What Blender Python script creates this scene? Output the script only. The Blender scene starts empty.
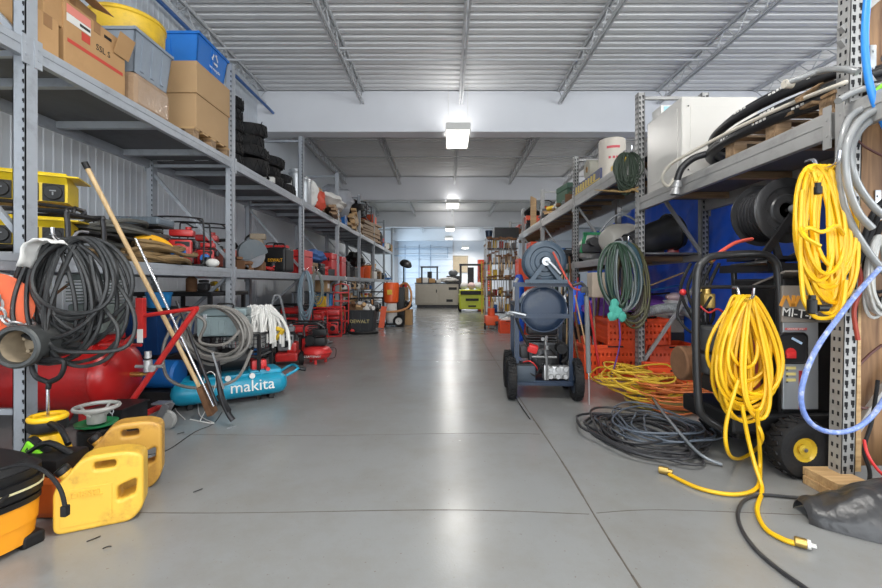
import bpy, bmesh, math, random
from mathutils import Matrix, Vector, noise
S = bpy.context.scene
C = S.collection
PI = math.pi
# ---------------------------------------------------------------- camera, world, daylight, exposure
H = 1.135            # camera height (m)
F = 430.0            # focal length in pixels of the 882 px frame
cam = bpy.data.objects.new('camera', bpy.data.cameras.new('camera'))
C.objects.link(cam)
cam.location = (0, 0, H)
cam.rotation_euler = (PI / 2, 0, 0)
cam.data.sensor_width = 36.0
cam.data.lens = F * 36.0 / 882.0
cam.data.shift_x = -6.0 / 882.0
cam.data.shift_y = -10.0 / 882.0
cam.data.clip_start = 0.05
S.camera = cam
S.view_settings.view_transform = 'Standard'
S.view_settings.look = 'None'
S.view_settings.gamma = 1.0
S.view_settings.use_curve_mapping = False
S.view_settings.exposure = 0.28
wld = bpy.data.worlds.new('world'); S.world = wld
wld.use_nodes = True
wld.node_tree.nodes['Background'].inputs[0].default_value = (0.85, 0.92, 1.0, 1)
wld.node_tree.nodes['Background'].inputs[1].default_value = 1.2

def area(name, loc, size, sy, power, rot, col=(1, 1, 1), parent=None):
    l = bpy.data.lights.new(name, 'AREA'); l.shape = 'RECTANGLE'
    l.size = size; l.size_y = sy; l.energy = power; l.color = col
    o = bpy.data.objects.new(name, l); C.objects.link(o)
    o.location = loc; o.rotation_euler = rot
    if parent: o.parent = parent
    return o
# daylight through the open roller door behind the camera, and through the doors of the far end, plus two added side fills
area('daylight_front_door', (0.6, -5.6, 2.3), 7.5, 4.2, 270, (PI / 2, 0, 0), (0.93, 0.97, 1.0))
area('fill_right', (8.0, -3.6, 2.2), 5.0, 3.8, 330, (PI / 2, 0, 0.95), (0.93, 0.97, 1.0))  # added unseen fill from the right, brightens the left wall and rack
area('fill_left', (-3.6, -3.8, 2.2), 3.2, 3.4, 95, (PI / 2, 0, -0.75), (0.93, 0.97, 1.0))  # added unseen fill from the left, brightens the right rack and tarpaulin
area('daylight_far_door', (-3.9, 30.0, 2.4), 6.0, 3.6, 220, (PI / 2, 0, PI / 2 * -1), (0.62, 0.82, 1.0))
LAMP_W = 46
CEIL_FILL = 8  # power of the upward fill added to brighten the ceiling

# ---------------------------------------------------------------- helpers
def W(u, v, Y):
    return Vector(((u - 447.0) * Y / F, Y, H - (v - 284.0) * Y / F))

def FL(u, v):
    "point on the floor"
    return W(u, v, F * H / (v - 284.0))

MATS = {}
def mat(name, col, rough=0.5, metal=0.0, var=0.12, scale=9.0, bump=0.0, bscale=40.0, dirt=None, damt=0.5, dscale=3.0, spec=0.5, alpha=1.0, trans=0.0, coat=0.0, emit=0.0):
    if name in MATS: return MATS[name]
    m = bpy.data.materials.new(name); m.use_nodes = True
    nt = m.node_tree; b = nt.nodes['Principled BSDF']; N = nt.nodes.new; L = nt.links.new
    b.inputs['Roughness'].default_value = rough
    b.inputs['Metallic'].default_value = metal
    b.inputs['Specular IOR Level'].default_value = spec
    b.inputs['Alpha'].default_value = alpha
    b.inputs['Transmission Weight'].default_value = trans
    b.inputs['Coat Weight'].default_value = coat
    tc = N('ShaderNodeTexCoord')
    nz = N('ShaderNodeTexNoise'); nz.inputs['Scale'].default_value = scale; nz.inputs['Detail'].default_value = 4
    L(tc.outputs['Object'], nz.inputs['Vector'])
    mx = N('ShaderNodeMix'); mx.data_type = 'RGBA'
    lo = [max(0, c * (1 - var)) for c in col]; hi = [min(1, c * (1 + var)) for c in col]
    mx.inputs[6].default_value = (*lo, 1); mx.inputs[7].default_value = (*hi, 1)
    L(nz.outputs[0], mx.inputs[0])
    out = mx.outputs[2]
    if dirt:
        n2 = N('ShaderNodeTexNoise'); n2.inputs['Scale'].default_value = dscale; n2.inputs['Detail'].default_value = 8; n2.inputs['Roughness'].default_value = 0.7
        L(tc.outputs['Object'], n2.inputs['Vector'])
        rp = N('ShaderNodeMapRange'); rp.inputs[1].default_value = 0.52; rp.inputs[2].default_value = 0.70; rp.inputs[4].default_value = damt
        L(n2.outputs[0], rp.inputs[0])
        m2 = N('ShaderNodeMix'); m2.data_type = 'RGBA'
        L(rp.outputs[0], m2.inputs[0]); L(out, m2.inputs[6]); m2.inputs[7].default_value = (*dirt, 1)
        out = m2.outputs[2]
    L(out, b.inputs['Base Color'])
    if bump:
        n3 = N('ShaderNodeTexNoise'); n3.inputs['Scale'].default_value = bscale; n3.inputs['Detail'].default_value = 3
        L(tc.outputs['Object'], n3.inputs['Vector'])
        bp = N('ShaderNodeBump'); bp.inputs['Strength'].default_value = bump; bp.inputs['Distance'].default_value = 0.01
        L(n3.outputs[0], bp.inputs['Height']); L(bp.outputs[0], b.inputs['Normal'])
    if emit:
        b.inputs['Emission Color'].default_value = (*col, 1); b.inputs['Emission Strength'].default_value = emit
    MATS[name] = m
    return m

def wood(name, c1, c2, scale=3.0, axis=0, rough=0.6):
    if name in MATS: return MATS[name]
    m = bpy.data.materials.new(name); m.use_nodes = True
    nt = m.node_tree; b = nt.nodes['Principled BSDF']; N = nt.nodes.new; L = nt.links.new
    tc = N('ShaderNodeTexCoord'); mp = N('ShaderNodeMapping')
    sc = [10, 10, 10]; sc[axis] = 1.0
    mp.inputs['Scale'].default_value = sc
    L(tc.outputs['Object'], mp.inputs[0])
    nz = N('ShaderNodeTexNoise'); nz.inputs['Scale'].default_value = scale; nz.inputs['Detail'].default_value = 6; nz.inputs['Distortion'].default_value = 1.2
    L(mp.outputs[0], nz.inputs['Vector'])
    cr = N('ShaderNodeValToRGB'); cr.color_ramp.elements[0].position = 0.35; cr.color_ramp.elements[1].position = 0.65
    cr.color_ramp.elements[0].color = (*c1, 1); cr.color_ramp.elements[1].color = (*c2, 1)
    L(nz.outputs[0], cr.inputs[0]); L(cr.outputs[0], b.inputs['Base Color'])
    b.inputs['Roughness'].default_value = rough
    MATS[name] = m
    return m

def rotm(rx=0, ry=0, rz=0):
    return Matrix.Rotation(rz, 4, 'Z') @ Matrix.Rotation(ry, 4, 'Y') @ Matrix.Rotation(rx, 4, 'X')

def smooth_pts(pts, sub=6, closed=False):
    P = [Vector(p) for p in pts]; n = len(P); out = []
    if n < 3: return P
    rng = range(n) if closed else range(n - 1)
    for i in rng:
        p0 = P[(i - 1) % n] if closed or i > 0 else P[0]
        p1 = P[i]; p2 = P[(i + 1) % n]
        p3 = P[(i + 2) % n] if closed or i + 2 < n else P[-1]
        for k in range(sub):
            t = k / sub
            out.append(0.5 * ((2 * p1) + (p2 - p0) * t + (2 * p0 - 5 * p1 + 4 * p2 - p3) * t * t + (3 * p1 - p0 - 3 * p2 + p3) * t ** 3))
    if not closed: out.append(P[-1].copy())
    return out

class MB:
    def __init__(s, T=None):
        s.v = []; s.f = []; s.m = []; s.s = []; s.k = 0; s.T = T or Matrix()
    def add(s, vs, fs, smooth=False, T=None):
        o = len(s.v); M = s.T @ T if T is not None else s.T
        s.v += [M @ Vector(p) for p in vs]
        for f in fs:
            s.f.append([i + o for i in f]); s.m.append(s.k); s.s.append(smooth)
        return s
    def box(s, c, d, rot=None, bev=0.0, taper=None):
        "box centred at c, size d; taper = (sx, sy) scale of the bottom face"
        T = Matrix.Translation(c)
        if rot is not None: T = T @ rot
        x, y, z = d[0] / 2, d[1] / 2, d[2] / 2
        tx, ty = taper or (1, 1)
        if bev <= 0:
            vs = [(-x * tx, -y * ty, -z), (x * tx, -y * ty, -z), (x * tx, y * ty, -z), (-x * tx, y * ty, -z), (-x, -y, z), (x, -y, z), (x, y, z), (-x, y, z)]
            fs = [(0, 3, 2, 1), (4, 5, 6, 7), (0, 1, 5, 4), (1, 2, 6, 5), (2, 3, 7, 6), (3, 0, 4, 7)]
            return s.add(vs, fs, False, T)
        bm = bmesh.new(); bmesh.ops.create_cube(bm, size=1)
        for q in bm.verts:
            k = (tx, ty) if q.co.z < 0 else (1, 1)
            q.co = Vector((q.co.x * d[0] * k[0], q.co.y * d[1] * k[1], q.co.z * d[2]))
        bmesh.ops.bevel(bm, geom=bm.edges[:], offset=min(bev, min(d) * 0.45), segments=2, affect='EDGES', profile=0.6)
        bm.verts.index_update()
        s.add([q.co.copy() for q in bm.verts], [[q.index for q in f.verts] for f in bm.faces], False, T)
        bm.free(); return s
    def tube(s, pts, r, n=8, closed=False, sub=0, caps=True, r2=None):
        P = smooth_pts(pts, sub, closed) if sub else [Vector(p) for p in pts]
        N = len(P)
        if N < 2: return s
        vs = []; prev = None
        for i, p in enumerate(P):
            a = P[(i + 1) % N] if (closed or i < N - 1) else P[i]
            b = P[i - 1] if (closed or i > 0) else P[i]
            t = (a - b)
            if t.length < 1e-9: t = Vector((0, 0, 1))
            t.normalize()
            if prev is None:
                u = t.cross(Vector((0, 0, 1)))
                if u.length < 0.1: u = t.cross(Vector((1, 0, 0)))
            else:
                u = prev - t * prev.dot(t)
                if u.length < 1e-6: u = t.cross(Vector((0, 0, 1)))
            u.normalize(); w = t.cross(u); prev = u
            rr = r if r2 is None else r + (r2 - r) * i / (N - 1)
            for k in range(n):
                an = 2 * PI * k / n
                vs.append(p + (u * math.cos(an) + w * math.sin(an)) * rr)
        fs = []
        for i in range(N if closed else N - 1):
            j = (i + 1) % N
            for k in range(n):
                q = (k + 1) % n
                fs.append((i * n + k, i * n + q, j * n + q, j * n + k))
        s.add(vs, fs, n > 4)
        if caps and not closed:
            o = len(s.v) - len(vs)
            for fc in (list(range(n))[::-1], [(N - 1) * n + k for k in range(n)]):
                s.f.append([i + o for i in fc]); s.m.append(s.k); s.s.append(False)
        return s
    def lathe(s, prof, c=(0, 0, 0), rot=None, n=24, caps=True, sx=1.0, sy=1.0):
        T = Matrix.Translation(c)
        if rot is not None: T = T @ rot
        vs = []; fs = []
        for (r, z) in prof:
            for k in range(n):
                a = 2 * PI * k / n
                vs.append((r * math.cos(a) * sx, r * math.sin(a) * sy, z))
        for i in range(len(prof) - 1):
            for k in range(n):
                q = (k + 1) % n
                fs.append((i * n + k, i * n + q, (i + 1) * n + q, (i + 1) * n + k))
        s.add(vs, fs, True, T)
        if caps:
            if prof[0][0] > 1e-5: s.add(vs[:n], [list(range(n))[::-1]], False, T)
            if prof[-1][0] > 1e-5: s.add(vs[-n:], [list(range(n))], False, T)
        return s
    def cyl(s, c, r, h, rot=None, n=20, bev=0.0):
        "cylinder from c upwards along local z"
        if bev: pr = [(r - bev, 0), (r, bev), (r, h - bev), (r - bev, h)]
        else: pr = [(r, 0), (r, h)]
        T = Matrix.Translation(c)
        if rot is not None: T = T @ rot
        vs = []; fs = []
        for (q, z) in pr:
            vs += [(q * math.cos(2 * PI * k / n), q * math.sin(2 * PI * k / n), z) for k in range(n)]
        for i in range(len(pr) - 1):
            for k in range(n):
                q = (k + 1) % n
                fs.append((i * n + k, i * n + q, (i + 1) * n + q, (i + 1) * n + k))
        s.add(vs, fs, True, T)
        s.add(vs[:n], [list(range(n))[::-1]], False, T); s.add(vs[-n:], [list(range(n))], False, T)
        return s
    def prism(s, poly, h, T=None, smooth=False):
        "polygon in local xy extruded along local z from 0 to h"
        n = len(poly)
        vs = [(x, y, 0) for x, y in poly] + [(x, y, h) for x, y in poly]
        fs = [list(range(n))[::-1], list(range(n, 2 * n))]
        s.add(vs, fs, False, T)
        s.add(vs, [(i, (i + 1) % n, n + (i + 1) % n, n + i) for i in range(n)], smooth, T)
        return s
    def torus(s, c, R, r, rot=None, n=28, m=10):
        T = Matrix.Translation(c)
        if rot is not None: T = T @ rot
        vs = []; fs = []
        for i in range(n):
            a = 2 * PI * i / n
            for j in range(m):
                b = 2 * PI * j / m
                vs.append(((R + r * math.cos(b)) * math.cos(a), (R + r * math.cos(b)) * math.sin(a), r * math.sin(b)))
        for i in range(n):
            for j in range(m):
                fs.append((i * m + j, ((i + 1) % n) * m + j, ((i + 1) % n) * m + (j + 1) % m, i * m + (j + 1) % m))
        return s.add(vs, fs, True, T)
    def ball(s, c, r, n=14, sc=(1, 1, 1), jit=0.0, seed=0):
        rr = random.Random(seed); off = Vector((rr.random() * 50, rr.random() * 50, 0))
        vs = []; fs = []; m = n // 2 + 1
        for i in range(m + 1):
            th = PI * i / m
            for k in range(n):
                a = 2 * PI * k / n
                d = Vector((math.sin(th) * math.cos(a), math.sin(th) * math.sin(a), math.cos(th)))
                q = r * (1 + (jit * noise.noise(d * 1.7 + off) if jit else 0))
                vs.append((c[0] + d.x * q * sc[0], c[1] + d.y * q * sc[1], c[2] + d.z * q * sc[2]))
        for i in range(m):
            for k in range(n):
                q = (k + 1) % n
                fs.append((i * n + k, (i + 1) * n + k, (i + 1) * n + q, i * n + q))
        return s.add(vs, fs, True)
    def grid(s, fn, nu, nv, smooth=True):
        vs = [fn(i / nu, j / nv) for j in range(nv + 1) for i in range(nu + 1)]
        fs = [(j * (nu + 1) + i, j * (nu + 1) + i + 1, (j + 1) * (nu + 1) + i + 1, (j + 1) * (nu + 1) + i) for j in range(nv) for i in range(nu)]
        return s.add(vs, fs, smooth)
    def text(s, txt, size, T, depth=0.002, align='CENTER'):
        cu = bpy.data.curves.new('t', 'FONT'); cu.body = txt; cu.size = size; cu.extrude = depth
        cu.align_x = align; cu.align_y = 'CENTER'; cu.resolution_u = 2
        ob = bpy.data.objects.new('t', cu)
        me = bpy.data.meshes.new_from_object(ob)
        s.add([q.co.copy() for q in me.vertices], [list(p.vertices) for p in me.polygons], False, T)
        bpy.data.objects.remove(ob); bpy.data.meshes.remove(me); bpy.data.curves.remove(cu)
        return s
    def build(s, name, mats, parent=None, loc=None, rz=None):
        if not isinstance(mats, (list, tuple)): mats = [mats]
        me = bpy.data.meshes.new(name)
        me.from_pydata([tuple(p) for p in s.v], [], s.f)
        for q in mats: me.materials.append(q)
        if len(mats) > 1: me.polygons.foreach_set('material_index', s.m)
        me.polygons.foreach_set('use_smooth', s.s)
        me.update()
        if any(s.s): me.set_sharp_from_angle(angle=0.75)
        o = bpy.data.objects.new(name, me); C.objects.link(o)
        if parent: o.parent = parent
        if loc is not None: o.location = loc
        if rz is not None: o.rotation_euler = (0, 0, rz)
        return o

def thing(name, label, cat, loc=(0, 0, 0), rz=0.0, group=None, rot=None):
    o = bpy.data.objects.new(name, None); C.objects.link(o)
    o.empty_display_size = 0.1
    o.location = loc; o.rotation_euler = rot if rot else (0, 0, rz)
    o['label'] = label; o['category'] = cat
    if group: o['group'] = group
    return o

def tag(o, label, cat, group=None, kind=None):
    o['label'] = label; o['category'] = cat
    if group: o['group'] = group
    if kind: o['kind'] = kind
    return o

def struct(o):
    o['kind'] = 'structure'; return o

def dup(root, loc, rz=None, label=None, group=None, scale=None):
    r = root.copy(); C.objects.link(r); r.location = loc
    if rz is not None: r.rotation_euler = (0, 0, rz)
    if label: r['label'] = label
    if group: r['group'] = group
    if scale: r.scale = (scale,) * 3 if not isinstance(scale, tuple) else scale
    for ch in list(root.children):
        c = ch.copy(); C.objects.link(c); c.parent = r
        for g in list(ch.children):
            d = g.copy(); C.objects.link(d); d.parent = c
    return r

RX = rotm(PI / 2)            # local z -> -y   (things facing the camera)
RXB = rotm(-PI / 2)          # local z -> +y
RY = rotm(0, PI / 2)         # local z -> +x
RYB = rotm(0, -PI / 2)       # local z -> -x
def face_y(x, y, z, tilt=0):      # text plane facing -Y at a point
    return Matrix.Translation((x, y, z)) @ rotm(PI / 2) @ Matrix.Rotation(tilt, 4, 'Z')
def face_x(x, y, z, s=1):         # text plane facing +X (s=1) or -X
    return Matrix.Translation((x, y, z)) @ rotm(0, 0, s * PI / 2) @ rotm(PI / 2)
# ---------------------------------------------------------------- base materials
M_white = mat('white_paint', (0.80, 0.81, 0.84), 0.6, var=0.04, scale=1.5)
M_deck = mat('ceiling_deck_paint', (0.80, 0.80, 0.80), 0.5, var=0.06, scale=2)
M_joist = mat('joist_paint', (0.60, 0.61, 0.62), 0.5, var=0.06)
M_panel = mat('wall_panel_paint', (0.74, 0.78, 0.82), 0.45, var=0.04, scale=1.2)
M_steel = mat('rack_steel_paint', (0.36, 0.385, 0.42), 0.45, 0.15, var=0.10, scale=6, dirt=(0.20, 0.21, 0.22), damt=0.5, dscale=7)
M_steel2 = mat('rack_steel_paint_warm', (0.36, 0.355, 0.345), 0.45, 0.15, var=0.10, scale=6, dirt=(0.20, 0.19, 0.18), damt=0.5, dscale=7)
M_slot = mat('slot_black', (0.01, 0.01, 0.012), 0.9, var=0)
M_board = mat('shelf_board', (0.13, 0.135, 0.145), 0.8, var=0.2, scale=4, dirt=(0.06, 0.06, 0.06), damt=0.6, dscale=2)
M_black = mat('black_plastic', (0.010, 0.010, 0.011), 0.45, var=0.2, dirt=(0.035, 0.032, 0.03), damt=0.4, spec=.35)
M_rubber = mat('black_rubber', (0.012, 0.012, 0.013), 0.7, var=0.25, bump=0.2, bscale=80, dirt=(0.04, 0.032, 0.025), damt=0.5, spec=.3)
M_dkmetal = mat('dark_metal', (0.035, 0.035, 0.038), 0.4, 0.6, var=0.3, dirt=(0.10, 0.06, 0.035), damt=0.4, dscale=6)
M_grey = mat('grey_plastic', (0.22, 0.23, 0.24), 0.5, var=0.12)
M_alu = mat('cast_aluminium', (0.45, 0.45, 0.45), 0.4, 0.7, var=0.2, scale=25, dirt=(0.12, 0.10, 0.08), damt=0.6, dscale=10)
M_chrome = mat('chrome', (0.7, 0.7, 0.72), 0.18, 1.0, var=0.05)
M_galv = mat('galvanised_steel', (0.45, 0.47, 0.49), 0.38, 0.8, var=0.25, scale=14)
M_rust = mat('rusty_steel', (0.20, 0.10, 0.05), 0.8, 0.3, var=0.4, scale=20)
M_red = mat('red_paint', (0.50, 0.022, 0.02), 0.33, var=0.15, dirt=(0.12, 0.02, 0.015), damt=0.5, dscale=5)
M_redtank = mat('red_tank_paint', (0.40, 0.012, 0.012), 0.28, var=0.12, dirt=(0.15, 0.012, 0.01), damt=0.5, dscale=4)
M_redp = mat('red_plastic', (0.60, 0.03, 0.03), 0.4, var=0.1)
M_orange = mat('orange_plastic', (0.78, 0.10, 0.025), 0.45, var=0.15, dirt=(0.35, 0.06, 0.02), damt=0.4)
M_yellow = mat('yellow_plastic', (0.78, 0.50, 0.03), 0.45, var=0.1, dirt=(0.30, 0.16, 0.03), damt=0.5, dscale=6)
M_ycord = mat('yellow_cord_rubber', (0.80, 0.46, 0.006), 0.42, var=0.1, dirt=(0.45, 0.27, 0.01), damt=0.3)
M_blue = mat('blue_plastic', (0.012, 0.13, 0.42), 0.4, var=0.15)
M_navy = mat('navy_paint', (0.012, 0.026, 0.055), 0.35, 0.1, var=0.15, dirt=(0.08, 0.09, 0.10), damt=0.4, dscale=8)
M_green = mat('green_paint', (0.02, 0.25, 0.09), 0.45, var=0.15)
M_whitep = mat('white_plastic', (0.70, 0.69, 0.66), 0.4, var=0.06, dirt=(0.40, 0.36, 0.30), damt=0.3)
M_card = mat('cardboard', (0.46, 0.27, 0.12), 0.8, var=0.10, scale=5, dirt=(0.32, 0.18, 0.08), damt=0.35)
M_card2 = mat('cardboard_tan', (0.48, 0.31, 0.16), 0.8, var=0.07, scale=4)
M_tape = mat('brown_tape', (0.30, 0.16, 0.07), 0.35, var=0.1)
M_wood = wood('raw_wood', (0.42, 0.25, 0.11), (0.60, 0.40, 0.20))
M_woodd = wood('old_wood', (0.20, 0.12, 0.06), (0.38, 0.25, 0.14))
M_woodz = wood('pole_wood', (0.50, 0.33, 0.16), (0.66, 0.47, 0.26), axis=2)
M_brass = mat('brass', (0.55, 0.38, 0.12), 0.35, 0.9, var=0.2)
M_engine = mat('engine_grey', (0.06, 0.06, 0.063), 0.5, 0.4, var=0.35, scale=20, dirt=(0.06, 0.04, 0.03), damt=0.6)

# ---------------------------------------------------------------- floor
mf = bpy.data.materials.new('painted_concrete_floor'); mf.use_nodes = True
def floor_material(m):
    nt = m.node_tree; b = nt.nodes['Principled BSDF']; N = nt.nodes.new; L = nt.links.new
    tc = N('ShaderNodeTexCoord')
    def nz(sc, det, rg=0.5, dist=0.0):
        n = N('ShaderNodeTexNoise'); n.inputs['Scale'].default_value = sc; n.inputs['Detail'].default_value = det
        n.inputs['Roughness'].default_value = rg; n.inputs['Distortion'].default_value = dist
        L(tc.outputs['Object'], n.inputs['Vector']); return n.outputs[0]
    def mr(i, a, c, lo, hi):
        q = N('ShaderNodeMapRange'); q.inputs[1].default_value = a; q.inputs[2].default_value = c
        q.inputs[3].default_value = lo; q.inputs[4].default_value = hi; L(i, q.inputs[0]); return q.outputs[0]
    def mix(f, a, c):
        q = N('ShaderNodeMix'); q.data_type = 'RGBA'; L(f, q.inputs[0])
        for i, w in ((6, a), (7, c)):
            if isinstance(w, tuple): q.inputs[i].default_value = (*w, 1)
            else: L(w, q.inputs[i])
        return q.outputs[2]
    base = mix(mr(nz(0.7, 2), 0.2, 0.8, 0, 1), (0.222, 0.227, 0.224), (0.252, 0.257, 0.254))
    base = mix(mr(nz(1.6, 9, 0.72), 0.45, 1.0, 0, 0.75), base, (0.17, 0.145, 0.11))
    base = mix(mr(nz(30, 4, 0.6), 0.60, 0.75, 0, 0.35), base, (0.23, 0.21, 0.18))
    base = mix(mr(nz(55, 2, 0.5), 0.70, 0.76, 0, 0.6), base, (0.13, 0.09, 0.06))
    L(base, b.inputs['Base Color'])
    L(mr(nz(2.5, 6, 0.6), 0.0, 1.0, 0.12, 0.34), b.inputs['Roughness'])
    b.inputs['Specular IOR Level'].default_value = 0.38
    bp = N('ShaderNodeBump'); bp.inputs['Strength'].default_value = 0.16; bp.inputs['Distance'].default_value = 0.002
    L(nz(95, 2), bp.inputs['Height']); L(bp.outputs[0], b.inputs['Normal'])
floor_material(mf)
XL, XR, Y0, Y1 = -4.15, 12.0, -6.0, 34.0
ZD = H + 4.25
m = MB(); m.box(((XL + XR) / 2, (Y0 + Y1) / 2, -0.1), (XR - XL + 0.4, Y1 - Y0 + 0.4, 0.2))
floor = struct(m.build('floor', mf))
# saw cut joints and cracks in the slab
M_joint = mat('floor_joint', (0.10, 0.085, 0.07), 0.9, var=0.4, scale=20)
m = MB(); rr = random.Random(4)
def crack(pts, w):
    P = smooth_pts(pts, 10)
    for a, b in zip(P[:-1], P[1:]):
        d = (b - a); L_ = d.length
        m.box(((a.x + b.x) / 2, (a.y + b.y) / 2, 0.0008), (L_ * 1.05, w * rr.uniform(0.6, 1.3), 0.0012), rotm(0, 0, math.atan2(d.y, d.x)))
crack([(0.735, 0.5, 0), (0.72, 1.8, 0), (0.735, 2.9, 0), (0.715, 5, 0), (0.72, 9, 0), (0.72, 14, 0), (0.72, 20, 0)], 0.009)
crack([(-2.4, 2.16, 0), (-1.2, 2.13, 0), (0.0, 2.16, 0), (0.70, 2.12, 0)], 0.004)
crack([(-2.0, 3.25, 0), (-1.0, 3.22, 0), (0.2, 3.27, 0), (0.7, 3.25, 0)], 0.0025)
crack([(0.74, 2.13, 0), (1.1, 2.16, 0), (1.9, 2.1, 0)], 0.003)
crack([(-2.6, 6.4, 0), (0.7, 6.4, 0), (2.6, 6.4, 0)], 0.004)
struct(m.build('trim_1', M_joint))

# ---------------------------------------------------------------- walls
def panel_wall(m, y0, y1, x, s, z1, pitch=0.11):
    "vertical ribbed sheet on a wall at x, facing s"
    n = int((y1 - y0) / pitch); pts = []
    for i in range(n):
        a = y0 + i * pitch
        pts += [(a, 0), (a + 0.07, 0), (a + 0.078, 0.0045), (a + 0.10, 0.0045)]
    vs = [(x + s * d, y, 0) for y, d in pts] + [(x + s * d, y, z1) for y, d in pts]
    k = len(pts); m.add(vs, [(i, i + 1, k + i + 1, k + i) for i in range(k - 1)])
m = MB(); m.box((XL - 0.1, (Y0 + Y1) / 2, ZD / 2), (0.2, Y1 - Y0, ZD)); panel_wall(m, Y0, Y1, XL + 0.003, 1, ZD)
struct(m.build('wall_left', M_panel))
m = MB(); m.box((XR + 0.1, (Y0 + Y1) / 2, ZD / 2), (0.2, Y1 - Y0, ZD)); panel_wall(m, Y0, Y1, XR - 0.003, -1, ZD)
struct(m.build('wall_right', M_panel))
m = MB(); m.box(((XL + XR) / 2, Y1 + 0.1, ZD / 2), (XR - XL, 0.2, ZD))
struct(m.build('wall_back', M_white))
# ceiling deck: ribbed sheet running across the hall
m = MB(); pts = []; y = Y0
while y < Y1:
    pts += [(y, 0), (y + 0.100, 0), (y + 0.118, 0.075), (y + 0.182, 0.075)]; y += 0.2
k = len(pts)
vs = [(XL, a, ZD + d) for a, d in pts] + [(XR, a, ZD + d) for a, d in pts]
m.add(vs, [(i, i + 1, k + i + 1, k + i) for i in range(k - 1)])
m.box(((XL + XR) / 2, (Y0 + Y1) / 2, ZD + 0.12), (XR - XL + .4, Y1 - Y0, 0.1))
struct(m.build('ceiling', M_deck))
# cross beams
for i, yb in enumerate((9.4, 16.95, 25.0, 32.8)):
    m = MB(); z0 = H + 3.32; z1 = H + 4.22
    m.box(((XL + XR) / 2, yb + 0.16, (z0 + z1) / 2), (XR - XL, 0.32, z1 - z0), bev=0.006)
    m.box(((XL + XR) / 2, yb + 0.16, z0 + 0.012), (XR - XL, 0.36, 0.02))
    o = struct(m.build('ceiling_beam', M_white))
# open web joists
for jx in (-3.97, -1.84, 0.30, 2.45, 4.60, 6.74, 8.88, 11.0):
    for (a, b) in ((-2, 9.4), (9.72, 16.95), (17.3, 25.0), (25.3, 32.8)):
        m = MB(); zb = H + 3.93; zt = ZD - 0.03
        for dx in (-0.028, 0.028):
            m.box((jx + dx, (a + b) / 2, zt), (0.022, b - a, 0.05)); m.box((jx + dx, (a + b) / 2, zb), (0.022, b - a - 0.1, 0.045))
        n = int((b - a) / 0.28); pt = []
        for q in range(n + 1):
            pt.append((jx, a + (b - a) * q / n, zb if q % 2 else zt))
        m.tube(pt, 0.011, 5)
        struct(m.build('ceiling_joist', M_joist))
for yb in (7.62, 7.25, 13.4, 21):
    m = MB(); m.box(((XL + XR) / 2, yb, H + 3.97), (XR - XL - .1, 0.03, 0.03)); struct(m.build('ceiling_trim', M_joist))
# pipes along the left wall
m = MB(); m.tube([(-3.78, 3, H + 3.72), (-3.78, 8.3, H + 3.72), (-3.78, 9.35, H + 3.72)], 0.03, 8)
tag(m.build('wall_conduit_pipe', mat('blue_pipe', (0.05, 0.14, 0.38), 0.4)), 'blue pipe running high along the left wall to the first white beam', 'pipe')
m = MB(); rr = random.Random(1)
m.tube([(-4.0, 9.3, H + 3.5), (-3.95, 8.9, H + 3.0), (-3.9, 8.6, H + 2.3), (-3.98, 8.5, H + 1.6)], 0.012, 6, sub=6)
tag(m.build('wall_cable', M_dkmetal), 'thin dark cable running down the left wall below the first white beam', 'cable')
# ceiling lamps
M_glow = mat('lamp_diffuser', (1.0, 0.97, 0.90), 0.5, var=0, emit=2.2)
M_lampb = mat('lamp_housing', (0.75, 0.74, 0.70), 0.4, var=0.03)
lamp0 = None
for (x, y, hp, lab) in ((0.225, 9.3, 3.13, 'nearest and largest glowing ceiling lamp, below the first white beam'),
                        (0.225, 17.2, 3.13, 'second glowing ceiling lamp down the aisle from the camera'),
                        (0.16, 23.6, 2.98, 'third glowing ceiling lamp down the aisle, just over the smaller fourth one'),
                        (0.12, 29.0, 3.05, 'small glowing ceiling lamp, right below the third in view'),
                        (1.35, 32.0, 2.66, 'smallest glowing ceiling lamp, low over the far window'),
                        (0.225, 1.2, 3.13, 'ceiling lamp above the camera'), (0.225, -4.0, 3.13, 'ceiling lamp behind the camera')):
    if lamp0 is None:
        lamp0 = r = thing('ceiling_lamp', lab, 'lamp', (x, y, H + hp))
        m = MB(); m.box((0, 0, 0.12), (0.50, 1.22, 0.04)); 
        for sx in (-1, 1): m.box((sx * 0.245, 0, 0.05), (0.015, 1.22, 0.12))
        for sy in (-1, 1): m.box((0, sy * 0.605, 0.05), (0.48, 0.012, 0.12))
        for sx in (-1, 1):
            for sy in (-1, 1): m.tube([(sx * .2, sy * .5, .14), (sx * .2, sy * .5, ZD - H - 3.13)], 0.004, 5)
        m.build('housing', M_lampb, r)
        m = MB(); m.box((0, 0, 0.035), (0.472, 1.195, 0.02)); m.build('diffuser', M_glow, r)
    else:
        r = dup(lamp0, (x, y, H + hp), 0, lab)
    area('lamp_light', (0, 0, 0.0), 0.45, 1.15, LAMP_W, (0, 0, 0), (1.0, 0.97, 0.92), r)
    area('ceiling_fill', (0, 0, 0.16), 0.40, 1.10, CEIL_FILL if y > 5 else CEIL_FILL * 8, (PI, 0, 0), (1.0, 0.98, 0.95), r)  # fill added above the housing to brighten deck and beams
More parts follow.
